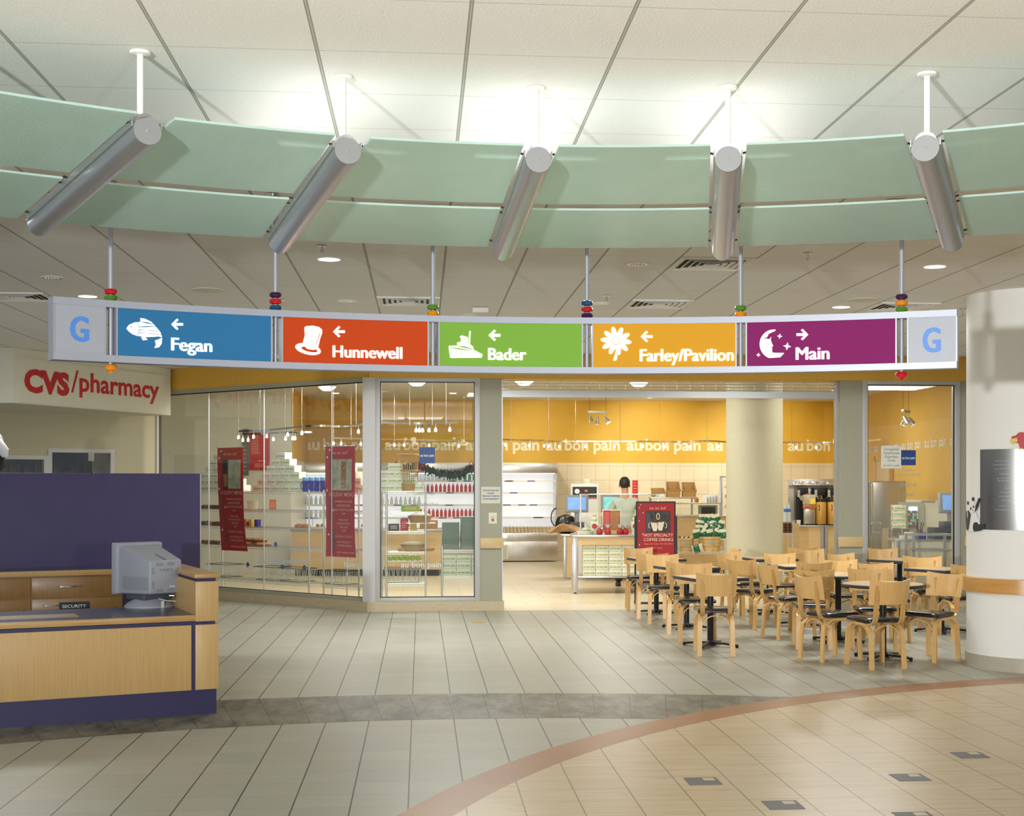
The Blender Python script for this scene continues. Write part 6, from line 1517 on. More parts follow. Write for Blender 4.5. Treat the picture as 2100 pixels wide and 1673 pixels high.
for i in range(5):
    o = MB().mat('white').b2((-.004, -.06, 0), (.004, .06, .14 + .008 * i)).build('menu_folder', None, tuple(loc2(MC, .56 + .055 * i, .2, z1032 + .013)), -TH + .5); tag(o, '%s white folder from the left on the glass case' % ORD[i], 'folder', 'white folders on the glass case')
r = empty('candle_pot', tuple(loc2(MC, .40, .2, z1032 + .013)), 0, 'small amber pot left of the white folders', 'pot'); MB().mat('amber').lathe((0, 0, 0), [(.035, 0), (.045, .07), (.04, .075)], 14).build('pot', r)
# fruit on small glass shelves right of the case
for z_, mn, lb in ((zpx(1001, 26), 'yellow_card', 'yellow fruit on the small upper glass shelf beside the pillar'), (zpx(1022, 26), 'bread_dark', 'brown roll on the middle glass shelf beside the pillar'), (zpx(1042, 26), 'apple', 'green fruit on the lower glass shelf beside the pillar')):
    p = loc2(MC, .99, .15, z_); r = empty('fruit_dish', tuple(p), 0, lb, 'dish', 'dishes on the small glass shelves'); MB().mat('white').lathe((0, 0, 0), [(.03, 0), (.09, .015), (.092, .02)], 18).build('dish', r)
    g = MB().mat(mn).ball((-.02, 0, .045), .032, 10).ball((.04, .01, .045), .03, 10); g.build('food', r)
    MB().mat('case_glass').b2((-.14, -.12, -.008), (.3, .12, 0)).build('glass_shelf', r); MB().mat('chrome').cyl((.1, 0, -.3), (.1, 0, -.008), .006, 8).build('support', r)
# --- bushel baskets of chips on a wire rack
RK, WR = cnt(1392, 1487, 23.6, .45, .5, '', 'x'); loc = RK.location.copy(); bpy.data.objects.remove(RK)
zr = zpx(1132, 23.6)
rkE = wire_rack(loc, -TH, WR, .42, zr + .22, [.15, zr], 'low wire rack with two chip wood baskets of snack bags')
def bushel(x, w_, h_, label, stripe):
    p = loc2(rkE, x, .2, zr + .004); r = empty('bushel_basket', tuple(p), 0, label, 'basket', 'chip wood bushel baskets')
    g = MB().mat('chip_wood'); n = 20; vs = []
    for k, (rr_, z) in enumerate(((w_ * .40, 0), (w_ * .5, h_), (w_ * .47, h_), (w_ * .38, .01))):
        for i in range(n): a = 2 * pi * i / n; q_ = 1 + (.015 if i % 2 else -.01); vs.append((rr_ * q_ * cos(a), rr_ * q_ * sin(a) * .8, z))
    fs = [(k * n + i, k * n + (i + 1) % n, (k + 1) * n + (i + 1) % n, (k + 1) * n + i) for k in range(3) for i in range(n)] + [tuple(reversed(range(n))), tuple(range(3 * n, 4 * n))]
    g.add(vs, fs); g.build('basket', r, smooth=.2)
    for z in ((h_ - .02, .5), (h_ * .45, .455)): MB().mat('chip_wood').ribbon([(w_ * (z[1] + .012) * cos(t), w_ * (z[1] + .012) * sin(t) * .8, z[0]) for t in [2 * pi * i / 24 for i in range(25)]], (0, 0, 1), .035, .005).build('band', r)
    MB().mat('bluebag').box((0, -w_ * .43, h_ * .6), (.05, .004, .05), R=Matrix.Rotation(pi / 4, 3, 'Y')).build('price_tag', r)
    return r
bushel(.14, .30, .235, 'smaller chip wood basket beside the red poster', 0); bushel(.56, .42, .26, 'larger chip wood basket heaped with green snack bags', 0)
def chipbag():
    r = empty('snack_bag'); r['category'] = 'snack bag'
    prof = lambda s, t: ((s - .5) * .15 * (1 - .12 * sin(pi * t)), 0, (t - .5) * .19)
    for sg, nm in ((-1, 'bag_front'), (1, 'bag_back')):
        g = MB().mat('wrap_green'); g.grid(lambda s, t: ((s - .5) * .15, sg * .030 * (sin(pi * s) * sin(pi * t)) ** .6, (t - .5) * .19), 8, 8, None)
        if sg < 0:
            g.mat('wrap_cream')
            for t0, t1 in ((.0, .14), (.70, 1.0)): g.grid(lambda s, t: ((s - .5) * .151, -.0012 - .0305 * (sin(pi * s) * sin(pi * min(.999, t0 + (t1 - t0) * t))) ** .6, (t0 + (t1 - t0) * t - .5) * .19), 8, 4, None)
        g.build(nm, r, smooth=1.2)
    return r
CB = Stamp(chipbag())
k = 0
for row_, (n, z, y) in enumerate(((5, .30, .12), (4, .38, .16), (4, .46, .18), (3, .56, .2))):
    for i in range(n):
        p = loc2(rkE, .56 + (i - (n - 1) / 2) * .115, y + .02 * (i % 2), zr + z); o = CB(tuple(p), 0, '%s green snack bag from the left, %s layer of the heap' % (ORD[i], ('lowest', 'second', 'third', 'top')[row_]), 'green snack bags heaped in the basket')
        o.rotation_euler = (random.uniform(-.3, .1), random.uniform(-.9, .9) if row_ < 3 else random.uniform(-.3, .3), random.uniform(-.4, .4))
o = CB(tuple(loc2(rkE, .33, .05, zr + .055)), 0, 'fallen green snack bag between the two chip wood baskets', 'green snack bags heaped in the basket'); o.rotation_euler = (.2, 1.3, 0)
for i in range(6):
    o = MB().mat('white' if i % 2 else 'slate').box((0, 0, 0), (.05, .02, .06), R=Matrix.Rotation(.5 * i, 3, 'Y')).build('candy_packet', None, tuple(loc2(rkE, .04 + .04 * i, .2, zr + .235))); tag(o, '%s packet from the left in the smaller chip wood basket' % ORD[i], 'packet', 'packets in the smaller basket')
# --- red poster stand
PS = dd(1345, 1240, 19.5); r = empty('poster_stand', (PS.x, PS.y, 0), -TH, 'black framed red coffee poster on a floor stand left of the chairs', 'poster stand')
kx = 19.5 / FP; wP = 87 * kx; zT = zpx(1028, 19.5); zB = zpx(1150, 19.5)
g = MB().mat('black_metal'); fw = .016
for p_, q_ in (((-wP / 2 + .02, 0, zT - .02), (wP / 2 - .02, .03, zT)), ((-wP / 2 + .02, 0, zB), (-wP / 2 + .04, .03, zT)), ((wP / 2 - .04, 0, zB), (wP / 2 - .02, .03, zT)), ((-wP / 2 + .02, 0, zB), (wP / 2 - .02, .03, zB + .02))): g.b2(p_, q_)
g.build('frame', r)
for s in (-1, 1): MB().mat('black_metal').b2((s * (wP / 2 - .01) - .012, 0, .02), (s * (wP / 2 - .01) + .012, .035, zpx(1058, 19.5)), .002).build('upright', r)
MB().mat('black_metal').b2((-wP / 2, -.16, 0), (-wP / 2 + .04, .2, .03), .003).b2((wP / 2 - .04, -.16, 0), (wP / 2, .2, .03), .003).b2((-wP / 2, .0, .0), (wP / 2, .04, .03), .003).build('base', r)
pw, ph = wP - .08, zT - zB - .04; x0, z0 = -wP / 2 + .04, zB + .02
g = MB().mat('banner_red').b2((x0, .005, z0), (x0 + pw, .02, z0 + ph))
def R_(mn, s0, t0, s1, t1, l=1): g.mat(mn).add([(x0 + pw * s0, .005 - .0012 * l, z0 + ph * t0), (x0 + pw * s1, .005 - .0012 * l, z0 + ph * t0), (x0 + pw * s1, .005 - .0012 * l, z0 + ph * t1), (x0 + pw * s0, .005 - .0012 * l, z0 + ph * t1)], [(0, 1, 2, 3)])
def PT(mn, body, s, t, h, w, bold=0.0, l=3): g.mat(mn).text(body, (x0 + pw * (s - w / 2), .005 - .0012 * l, z0 + ph * t), (1, 0, 0), (0, 0, 1), ph * h, pw * w, bold=bold)
def PE(mn, s, t, a, b, l=3, n=20): g.mat(mn).add([(x0 + pw * (s + a * cos(u)), .005 - .0012 * l, z0 + ph * (t + b * sin(u))) for u in [2 * pi * i / n for i in range(n)]], [tuple(range(n))])
PT('banner_text', 'au au au!', .55, .885, .055, .44)
R_('poster_dark', .22, .475, .90, .86); R_('crt_dark', .24, .50, .35, .80, 2)
for cx_, cy_ in ((.47, .56), (.62, .57)):
    g.mat('letter_cream').add([(x0 + pw * (cx_ + a), .001, z0 + ph * (cy_ + b)) for a, b in ((-.11, .11), (-.09, .03), (-.04, -.06), (.05, -.06), (.09, .03), (.11, .11))], [(0, 1, 2, 3, 4, 5)]); PE('bread_dark', cx_, cy_ + .11, .11, .022, 5)
for cx_, s in ((.345, -1), (.75, 1)):
    pts = [(cx_ + s * .045 * sin(u) , .60 + .045 * cos(u)) for u in [pi * i / 8 for i in range(9)]]
    g.mat('letter_cream').ribbon([(x0 + pw * a, -.001, z0 + ph * b) for a, b in pts], (0, 1, 0), .001, .009)
PE('letter_cream', .56, .76, .05, .06, 3); PE('poster_dark', .56, .76, .03, .045, 4)
PT('letter_cream', 'HOT SPECIALTY', .57, .405, .052, .80); PT('letter_cream', 'COFFEE DRINKS', .57, .325, .052, .80)
PT('banner_text', 'Cappuccino \u2022 Latte \u2022 Hot Mocha Blast', .57, .265, .026, .78); PT('banner_text', 'Hot Cocoa', .55, .19, .03, .24); PT('banner_text', 'Gift Certificates Available', .62, .09, .022, .5)
g.mat('vine'); vp = [(.10, .97), (.13, .9), (.07, .8), (.12, .66), (.08, .5), (.06, .4), (.11, .25), (.10, .15)]
g.ribbon([(x0 + pw * a, .0025, z0 + ph * b) for a, b in vp], (0, 1, 0), .001, .007)
for a, b in ((.09, .965), (.05, .91), (.15, .82), (.05, .68), (.14, .45), (.05, .26)): PE('pale_text', a, b, .014, .011, 4, 10)
g.build('poster', r)
# --- coffee counter right of the pillar
KC, _ = cnt(1595, 1724, 26.8, .9, .92, 'wood fronted coffee counter right of the round cafe pillar', 'coffee_counter')
zk = zpx(1077, 26.8); MB().mat('maple').b2((.28, .03, .08), (2.0, .8, zk - .03)).build('front_panel', KC); MB().mat('steel').b2((.22, 0, zk - .03), (2.0, .85, zk), .003).build('countertop', KC)
MB().mat('silver').b2((.84, .01, .08), (.98, .03, zk - .03)).mat('black').b2((.905, .005, .08), (.918, .012, zk - .03)).build('centre_post', KC)
MB().mat('black').b2((.28, .08, 0), (2.0, .78, .08)).build('toe_kick', KC)
hood = empty('steel_backsplash', tuple(loc2(KC, .34, .70, zk)), -TH, 'steel back panel and shelf behind the coffee machines', 'backsplash')
zh_ = zpx(982, 27.4) - zk; MB().mat('steel').b2((0, .05, 0), (1.6, .08, zh_), .002).build('back_panel', hood); MB().mat('steel').b2((.02, -.18, zh_ - .13), (1.6, .05, zh_ - .115), .002).build('shelf', hood)
g = MB().mat('chrome'); 
for i in range(7): x = .12 + .11 * i; g.sweep([(x + .04 * cos(t), -.08 + .03 * sin(t), zh_ - .08 + .03 * sin(2 * t + i)) for t in [2 * pi * k / 10 for k in range(10)]], .009, 6, closed=True)
o = g.build('hanging_tools', hood); o['kind'] = 'stuff'
def brewer(x, label):
    p = loc2(KC, x, .42, zk); r = empty('coffee_brewer', tuple(p), -TH, label, 'coffee brewer', 'black coffee brewers')
    MB().mat('black').b2((-.11, .08, 0), (.11, .24, .74), .005).b2((-.11, -.06, .58), (.11, .08, .74), .005).build('body', r)
    MB().mat('chrome').lathe((0, 0, .48), [(.03, 0), (.065, .06), (.07, .1)], 14).build('brew_basket', r); MB().mat('grey_text').b2((-.105, -.064, .55), (-.055, -.06, .69)).mat('apple').b2((-.09, -.066, .57), (-.07, -.064, .585)).mat('red').b2((-.09, -.066, .62), (-.07, -.064, .635)).build('control_strip', r)
    MB().mat('orange').b2((.02, -.03, .40), (.06, .02, .55), .004).build('handle', r); return r
brewer(.56, 'coffee brewer behind the amber tea urn'); brewer(.90, 'coffee brewer above the left gold urn'); brewer(1.16, 'coffee brewer above the right gold urn')
def urn(x, label):
    p = loc2(KC, x, .15, zk); r = empty('coffee_urn', tuple(p), -TH, label, 'coffee urn', 'gold coffee urns')
    MB().mat('gold').lathe((0, 0, .02), [(.105, 0), (.112, .01), (.112, .43), (.105, .44)], 24).build('body', r); MB().mat('black').lathe((0, 0, .46), [(.112, 0), (.112, .045), (.09, .055)], 24).build('lid', r); MB().mat('black').lathe((0, 0, 0), [(.10, 0), (.10, .02)], 24).build('base', r)
    MB().mat('black').sweep([(-.05, -.105, .40), (-.05, -.13, .38), (-.05, -.13, .31), (-.05, -.105, .29)], .009, 8).build('handle', r)
urn(.87, 'gold coffee urn left of its twin on the coffee counter'); urn(1.115, 'gold coffee urn beside the pillar with the wood block')
p = loc2(KC, .64, .13, zk); r = empty('tea_dispenser', tuple(p), -TH, 'steel and clear tea dispenser with yellow label on the coffee counter', 'dispenser')
MB().mat('steel').b2((-.10, -.09, .02), (.10, .10, .32), .006).build('steel_base', r); MB().mat('amber').b2((-.115, -.10, .32), (.115, .11, .40), .01).build('tea', r); MB().mat('plastic_clear').b2((-.115, -.10, .40), (.115, .11, .60), .02).build('clear_tank', r); MB().mat('yellow_card').b2((-.0, -.104, .42), (.10, -.10, .52)).build('label_card', r); MB().mat('red').cyl((-.03, 0, .60), (-.03, 0, .625), .03, 12).mat('black').b2((-.09, -.12, 0), (.09, .1, .02)).build('cap', r)
p = loc2(KC, .43, .12, zk)
for i, (dx, h_, mn, lb) in enumerate(((0, .10, 'white', 'short white paper cup on the coffee counter left of the tea dispenser'), (-.09, .09, 'grey_text', 'grey cup tub at the left end of the coffee counter'))):
    r = empty('paper_cup', (p.x + dx * 1.2, p.y, p.z), 0, lb, 'cup'); MB().mat(mn).lathe((0, 0, 0), [(.035, 0), (.046, h_), (.043, h_), (.033, .005)], 16).build('cup', r)
# rack of pastries and boxes between pillar and coffee counter
a_ = dd(1606, 1100, 23.8); rkF = wire_rack((a_.x - .5, a_.y, 0), -TH, .66, .4, zpx(1070, 23.8), [zpx(1150, 23.8) - .3, zpx(1093, 23.8), ], 'wire rack of pastries and boxes half hidden by the cafe pillar')
zf_ = zpx(1093, 23.8)
for k in range(4):
    for i in range(3): p = loc2(rkF, .50 + .07 * i, .1, zf_ + .004 + .042 * k * 1.0); LD2(tuple(p), pi / 2, '%s dark pastry from the left, %s layer right of the cafe pillar' % (ORD[i], ('lowest', 'second', 'third', 'top')[k]), 'dark pastries right of the cafe pillar')
for k in range(4):
    p = loc2(rkF, .56, .1, zpx(1150, 23.8) - .296 + .0955 * k + .0); BX(tuple(p), -TH, 'white bakery box, %s of the stack right of the cafe pillar' % ('lowest', 'second', 'third', 'topmost')[k], 'bakery boxes right of the cafe pillar')
for i, (x, y) in enumerate(((1611, 1060), (1618, 1060))):
    p = dd(x, y, 25.2); r = empty('water_bottle', (p.x, p.y, zpx(1072, 25.2)), 0, ('left', 'right')[i] + ' of two clear bottles with blue labels right of the cafe pillar', 'bottle', 'blue labelled bottles'); MB().mat('bottle_water').lathe((0, 0, 0), [(.035, 0), (.036, .26), (.015, .34), (.014, .36)], 14).build('bottle_body', r); MB().mat('g_blue').lathe((0, 0, .2), [(.037, 0), (.037, .06)], 14).build('bottle_label', r)
o = MB().mat('maple').b2((-.15, -.1, 0), (.2, .12, zpx(1072, 25.2) - .01)).build('bottle_stand', None, (p.x - .03, p.y, 0), -TH); tag(o, 'narrow maple stand below the two blue labelled bottles', 'stand')
# --- seen through the right window
p = dd(1776, 1150, 24.5); r = empty('upright_refrigerator', (p.x, p.y, 0), -TH, 'tall brushed steel refrigerator seen through the right shop window', 'refrigerator')
hR = zpx(986, 24.5); wR_ = 82 / FP * 24.5; MB().mat('steel').b2((-.3, 0, .1), (wR_, .75, hR), .006).build('body', r); MB().mat('steel').b2((-.3, -.012, .2), (.09, 0, hR - .03)).b2((.12, -.012, .2), (wR_ - .01, 0, hR - .03), .003).build('door', r); MB().mat('chrome').b2((.085, -.045, .35), (.125, -.012, hR - .05), .006).build('door_handle', r)
for x in (-.2, wR_ - .1): MB().mat('black').cyl((x, .1, 0), (x, .1, .1), .03, 10).build('foot', r)
p = dd(1858, 1100, 22.8); r = empty('glass_door_cooler', (p.x, p.y, 0), -TH, 'small glass door drinks cooler with lit shelves in the right window', 'cooler')
MB().mat('grey_text').b2((0, .02, 0), (.31, .5, zpx(1030, 22.8))).build('body', r); MB().mat('case_light').b2((.05, .0, zpx(1047, 22.8)), (.19, .018, zpx(1039, 22.8))).build('light_strip', r)
g = MB(); rr = random.Random(5)
for k in range(6):
    for i in range(5): g.mat(rr.choice(('bottle_green', 'bottle_water', 'juice_red', 'yellow_card', 'g_blue'))).b2((.04 + .035 * i, .0, zpx(1082, 22.8) + .05 * k), (.065 + .035 * i, .018, zpx(1082, 22.8) + .04 + .05 * k))
o = g.build('drinks', r); o['kind'] = 'stuff'
MB().mat('case_glass').b2((.02, -.012, zpx(1086, 22.8)), (.22, -.005, zpx(1036, 22.8))).build('door', r); MB().mat('cream_wall').b2((.31, .1, 0), (.74, .5, zpx(1034, 22.8))).build('side_cabinet', r)
o = MB().mat('silver').b2((-.12, 0, 0), (.12, .02, .04)).build('wall_box', None, tuple(dd(1904, 1031, 22.9))); tag(o, 'small grey box on the yellow wall above the pale cabinet', 'wall box')
p = dd(1795, 950, 27.0); d_ = empty('door_3', (p.x, p.y, 0), atan2(RWd.y, RWd.x)); d_['kind'] = 'structure'
q = RW0 + RWd * 8.1; d_.location = (q.x - .02, q.y, 0); d_.rotation_euler = (0, 0, atan2(RWd.y, RWd.x))
MB().mat('rail_wood').b2((-.1, -.01, 0), (0, .06, 2.3)).b2((1.0, -.01, 0), (1.1, .06, 2.3)).b2((-.1, -.01, 2.2), (1.1, .06, 2.3)).build('door_frame', d_); MB().mat('maple').b2((0, .0, 0), (.49, .04, 2.2)).b2((.51, 0, 0), (1.0, .04, 2.2)).build('door_leaf', d_)
p = dd(1945, 1075, 20.6); rg = register(1950, 1054, 20.8, 'dark grey touch register at the right edge of the right window', 'screen', .34, 0, zpx(1106, 20.5) + .171)
p = dd(1836, 1106, 20.5); W5 = 1.0
r = empty('serving_counter', (p.x, p.y, 0), -TH, 'steel edged counter with cups and baskets behind the right window', 'counter')
z5 = zpx(1106, 20.5); MB().mat('steel').b2((0, 0, z5 - .03), (1.0, .55, z5), .003).build('countertop', r); MB().mat('cream_wall').b2((.08, .03, .1), (.95, .5, z5 - .03)).build('front_panel', r); MB().mat('silver').b2((.0, 0, 0), (.07, .07, z5 - .03), .003).build('leg', r); MB().mat('silver').b2((.93, 0, 0), (1.0, .07, z5 - .03), .003).build('leg', r)
MB().mat('table_edge').b2((.62, .12, z5), (1.0, .5, z5 + .17), .004).build('till_drawer', r)
for i, (x, y0, w_, h_, mn, lb) in enumerate(((1870, 1106, .10, .10, 'white', 'white napkin block on the counter behind the right window'), (1885, 1093, .09, .10, 'cobalt', 'blue box on the counter behind the right window'), (1868, 1081, .0, .0, '', ''), (1853, 1106, .05, .05, 'cream_wall', 'small cream dish on the counter behind the right window'))):
    if not w_: continue
    q = dd(x, y0, 20.7); o = MB().mat(mn).b2((-w_, -.06, 0), (w_, .06, h_), .003).build('counter_box', None, (q.x, q.y, z5 + .001 if i != 1 else z5 + .001), -TH); tag(o, lb, 'box')
q = dd(1877, 1075, 20.9); r = empty('utensil_pot', (q.x + .14, q.y + .2, z5), 0, 'pot of brown stirrers beside the blue box behind the right window', 'pot'); MB().mat('wicker_dark').lathe((0, 0, 0), [(.04, 0), (.05, .12), (.045, .12), (.035, .01)], 12).build('pot', r)
g = MB().mat('bread_dark')
for i in range(8): g.cyl((.02 * cos(i), .02 * sin(i), .05), (.07 * cos(i), .05 * sin(i), .24), .005, 6)
o = g.build('stirrers', r); o['kind'] = 'stuff'
# steel framed cart in front
p = dd(1872, 1140, 19.6); r = empty('steel_cart', (p.x, p.y, 0), -TH, 'low steel framed glass topped cart just behind the right window', 'cart')
zt2, zm = zpx(1095, 19.6), zpx(1127, 19.6)
for z in (zt2, zm): MB().mat('silver').b2((0, 0, z - .025), (.6, .035, z)).b2((0, .4, z - .025), (.6, .435, z)).b2((0, .035, z - .025), (.035, .4, z)).b2((.565, .035, z - .025), (.6, .4, z)).mat('case_glass').b2((.035, .035, z - .012), (.565, .4, z - .006)).build('shelf', r)
for x in (0, .565):
    for y in (0, .4): MB().mat('silver').b2((x, y, .05), (x + .035, y + .035, zt2 - .025)).mat('black').cyl((x + .017, y + .005, .025), (x + .017, y + .03, .025), .025, 12).build('leg', r)
# chrome hand truck frames and box stack
for i, (x0_, x1_, yt, D, lb) in enumerate(((1787, 1808, 1071, 21.5, 'bent chrome handle frame left in the right window'), (1829, 1850, 1083, 21.5, 'chrome rail frame beside the box stack in the right window'))):
    a, b = dd(x0_, yt, D), dd(x1_, yt, D); w_ = (b - a).xy.length; r = empty('chrome_trolley_frame', (a.x, a.y, 0), -TH, lb, 'trolley', 'chrome trolley frames')
    MB().mat('chrome').sweep([(0, 0, 0), (0, 0, a.z - .03), (.02, 0, a.z), (w_ - .02, 0, a.z), (w_, 0, a.z - .03), (w_, 0, 0)], .010, 8).build('tube_frame', r); MB().mat('chrome').cyl((0, 0, a.z - .14), (w_, 0, a.z - .16), .006, 8).cyl((0, 0, .3), (w_, 0, .3), .006, 8).build('cross_rail', r)
p = dd(1847, 1083, 22.0); 
o = MB().mat('steel').b2((-.22, -.1, 0), (.12, .3, zpx(1084, 22))).build('equipment_stand', None, (p.x, p.y, 0), -TH); tag(o, 'plain steel stand under the small box stack in the right window', 'stand')
for k in range(4): BX((p.x - .02, p.y + .05, zpx(1084, 22) + .001 + .0955 * k), -TH + .1 * (k % 2), 'white bakery box, %s of the small stack in the right window' % ('lowest', 'second', 'third', 'topmost')[k], 'bakery boxes in the right window')
p = dd(1945, 1030, 20.9); q = loc2(rg, .05, .04, .335); r = empty('toy_cow', tuple(q), 0, 'small white and black toy on top of the register in the right window', 'toy'); MB().mat('panda_white').ball((0, 0, .035), .035, 12, 1.0).ball((-.01, -.01, .085), .025, 10).build('body', r); MB().mat('panda_black').ball((-.03, -.01, .11), .010, 8).ball((.012, -.01, .11), .010, 8).build('ears', r)
# cafe middle floor goods behind the left racks: brown island counter with glass tops
p = dd(597, 1100, 25.5); r = empty('island_counter', (p.x, p.y, 0), -TH, 'long maple island counter seen low through the shop windows', 'counter')
Wi = (dd(905, 1100, 25.5) - p).xy.length; MB().mat('maple').b2((0, .0, .12), (Wi, .8, .84)).build('front_panel', r); MB().mat('steel').b2((-.02, -.03, .84), (Wi + .02, .85, .875), .003).build('countertop', r); MB().mat('black').b2((.05, .08, 0), (Wi - .05, .7, .12)).build('toe_kick', r)
isl = r
for i, x in enumerate((.5, 1.35, 2.1)):
    q = loc2(isl, x, .3, .876); r = empty('covered_food_tray', tuple(q), -TH, ('left', 'middle', 'right')[i] + ' covered food tray on the island counter', 'food tray', 'covered trays on the island counter'); MB().mat('white').b2((-.16, -.12, 0), (.16, .12, .03), .004).build('tray', r); MB().mat('bread').ball((-.05, 0, .05), .04, 10).ball((.04, .02, .05), .045, 10).build('food', r); MB().mat('case_glass').b2((-.15, -.11, .03), (.15, .11, .20)).build('clear_cover', r)
q = loc2(isl, 2.55, .2, .876); o = MB().mat('kraft').b2((-.16, -.12, 0), (.16, .12, .16), .003).build('cardboard_box', None, tuple(q), -TH); tag(o, 'brown cardboard box at the right end of the island counter', 'box')
# ---------------------------------------------------------------- the worker
def skinned(name, nodes, edges, parent, mn, sub=2, loc=None):
    me = bpy.data.meshes.new(name); me.from_pydata([n[0] for n in nodes], edges, []); o = bpy.data.objects.new(name, me); C.objects.link(o)
    m = o.modifiers.new('skin', 'SKIN'); m.use_smooth_shade = True
    for i, n in enumerate(nodes):
        sv = me.skin_vertices[0].data[i]; r = n[1]; sv.radius = r if isinstance(r, tuple) else (r, r); sv.use_root = (i == 0)
    if sub: s_ = o.modifiers.new('sub', 'SUBSURF'); s_.levels = sub; s_.render_levels = sub
    dg = bpy.context.evaluated_depsgraph_get(); m2 = bpy.data.meshes.new_from_object(o.evaluated_get(dg)); bpy.data.objects.remove(o); bpy.data.meshes.remove(me)
    m2.name = name; m2.materials.clear(); m2.materials.append(M[mn]); m2.polygons.foreach_set('use_smooth', [True] * len(m2.polygons)); m2.polygons.foreach_set('material_index', [0] * len(m2.polygons))
    o = bpy.data.objects.new(name, m2); C.objects.link(o); o.parent = parent; return o
mp = dd(1282, 1100, 23.0); man = empty('person', (mp.x, mp.y, 0), -TH, 'person in a pale grey green shirt seen from behind, standing at the register', 'person')
# faces away and slightly to the left; +y is forward
Z = 1.80
nd = [((0, 0, .95), (.115, .10)), ((0, .0, 1.10), (.115, .085)), ((0, .0, 1.28), (.14, .095)), ((0, -.01, 1.42), (.12, .08)), ((0, .0, 1.50), (.055, .055)), ((0, .012, 1.575), (.052, .055)), ((-.005, .025, 1.66), (.072, .085)), ((-.008, .028, 1.74), (.062, .075)),
      ((-.16, -.01, 1.43), .055), ((-.22, .03, 1.28), .044), ((-.235, .08, 1.13), .038), ((-.20, .22, 1.08), .033), ((-.16, .34, 1.10), .026),
      ((.16, -.01, 1.43), .055), ((.23, .02, 1.28), .044), ((.25, .06, 1.13), .038), ((.20, .20, 1.08), .033), ((.15, .32, 1.10), .026),
      ((-.09, .0, .86), .085), ((-.10, .02, .50), .058), ((-.105, -.01, .28), .046), ((-.11, -.02, .09), .034), ((-.12, .07, .045), .032),
      ((.09, .0, .86), .085), ((.10, .02, .50), .058), ((.11, -.01, .28), .046), ((.12, -.02, .09), .034), ((.13, .07, .045), .032)]
ed = [(0, 1), (1, 2), (2, 3), (3, 4), (4, 5), (5, 6), (6, 7), (3, 8), (8, 9), (9, 10), (10, 11), (11, 12), (3, 13), (13, 14), (14, 15), (15, 16), (16, 17), (0, 18), (18, 19), (19, 20), (20, 21), (21, 22), (0, 23), (23, 24), (24, 25), (25, 26), (26, 27)]
# hands: palm, four fingers and a thumb curled on the register keys
for side, wi in ((-1, 12), (1, 17)):
    bx = nd[wi][0]; b0 = len(nd)
    nd.append(((bx[0] - side * .01, bx[1] + .05, bx[2] + .002), (.026, .018))); ed.append((wi, b0))
    for f in range(4):
        ox = (f - 1.5) * .018; k = len(nd); L_ = (.040, .048, .046, .036)[f]
        nd.append(((bx[0] - side * .01 + ox, bx[1] + .085, bx[2]), .009)); nd.append(((bx[0] - side * .01 + ox, bx[1] + .085 + L_ * .6, bx[2] - .006), .008)); nd.append(((bx[0] - side * .01 + ox, bx[1] + .085 + L_, bx[2] - .022), .007)); ed += [(b0, k), (k, k + 1), (k + 1, k + 2)]
    k = len(nd); nd.append(((bx[0] - side * .04, bx[1] + .05, bx[2] - .005), .010)); nd.append(((bx[0] - side * .055, bx[1] + .08, bx[2] - .012), .008)); ed += [(b0, k), (k, k + 1)]
skinned('body', nd, ed, man, 'skin')
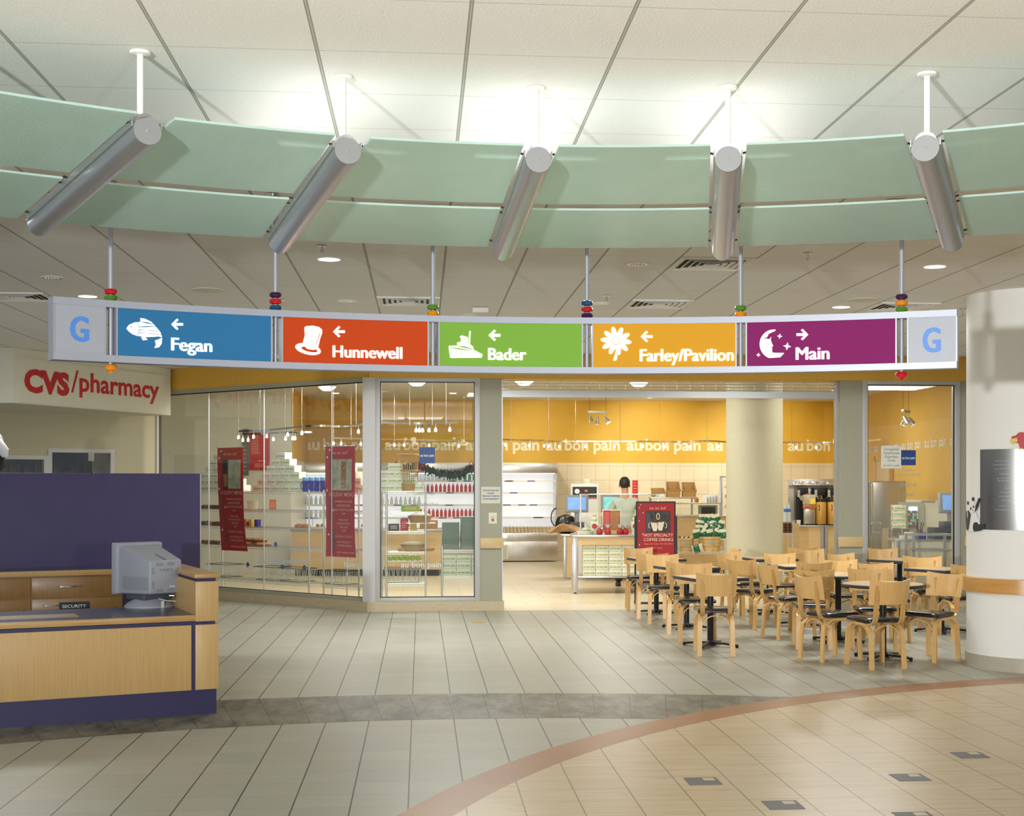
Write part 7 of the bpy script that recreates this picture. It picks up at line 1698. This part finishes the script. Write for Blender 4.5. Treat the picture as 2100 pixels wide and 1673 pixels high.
sh = [((0, 0, .90), (.165, .125)), ((0, 0, 1.08), (.155, .115)), ((0, -.005, 1.28), (.175, .118)), ((0, -.01, 1.41), (.14, .095)), ((0, .0, 1.485), (.07, .065)), ((-.175, -.01, 1.42), .068), ((-.23, .03, 1.28), .056), ((-.24, .08, 1.14), .048), ((-.21, .19, 1.09), .042), ((.175, -.01, 1.42), .068), ((.235, .02, 1.28), .056), ((.25, .07, 1.14), .048), ((.21, .18, 1.09), .042)]
skinned('shirt', sh, [(0, 1), (1, 2), (2, 3), (3, 4), (3, 5), (5, 6), (6, 7), (7, 8), (3, 9), (9, 10), (10, 11), (11, 12)], man, 'shirt')
tr_ = [((0, 0, .95), (.14, .115)), ((-.09, .0, .84), .10), ((-.10, .02, .50), .078), ((-.105, .0, .25), .070), ((-.11, -.01, .06), .068), ((.09, .0, .84), .10), ((.10, .02, .50), .078), ((.11, .0, .25), .070), ((.12, -.01, .06), .068)]
skinned('trousers', tr_, [(0, 1), (1, 2), (2, 3), (3, 4), (0, 5), (5, 6), (6, 7), (7, 8)], man, 'trouser')
for s in (-1, 1):
    x = -.115 if s < 0 else .125
    MB().mat('shoe').lathe((x, .05, 0), [(.05, 0), (.052, .02), (.046, .05), (.032, .078), (.01, .088)], 16, .95, 2.7).build('shoe', man)
RH_ = Matrix.Rotation(.35, 3, 'Z')
g = MB().mat('hair').ball((-.008, .008, 1.735), .098, 20, 1.08, .93, 1.06, None); g.build('hair', man)
g = MB().mat('skin')
for s in (-1, 1): g.ball((s * .088 - .008, .03, 1.685), .026, 10, 1.3, .5, .8)
g.ball((-.008, .128, 1.68), .016, 10, 1.2, .8, 1.0); g.build('ears_and_nose', man)
g = MB().mat('white').ball((-.035, .102, 1.705), .012, 10).ball((.02, .102, 1.705), .012, 10); g.mat('hair').ball((-.035, .110, 1.705), .007, 8).ball((.02, .110, 1.705), .007, 8); g.build('eyes', man)
MB().mat('red').sweep([(-.03, .112, 1.64), (-.008, .118, 1.637), (.014, .112, 1.64)], .005, 6).build('mouth', man)
# ---------------------------------------------------------------- register counter body
MB().mat('steel').b2((0, -.25, .90), (1.7, .72, .93), .003).build('countertop', bk); MB().mat('maple').b2((0.02, -.2, .1), (1.68, .7, .90)).build('body', bk)
# small unlabelled duplicates get unique wording above; every thing has a category by now
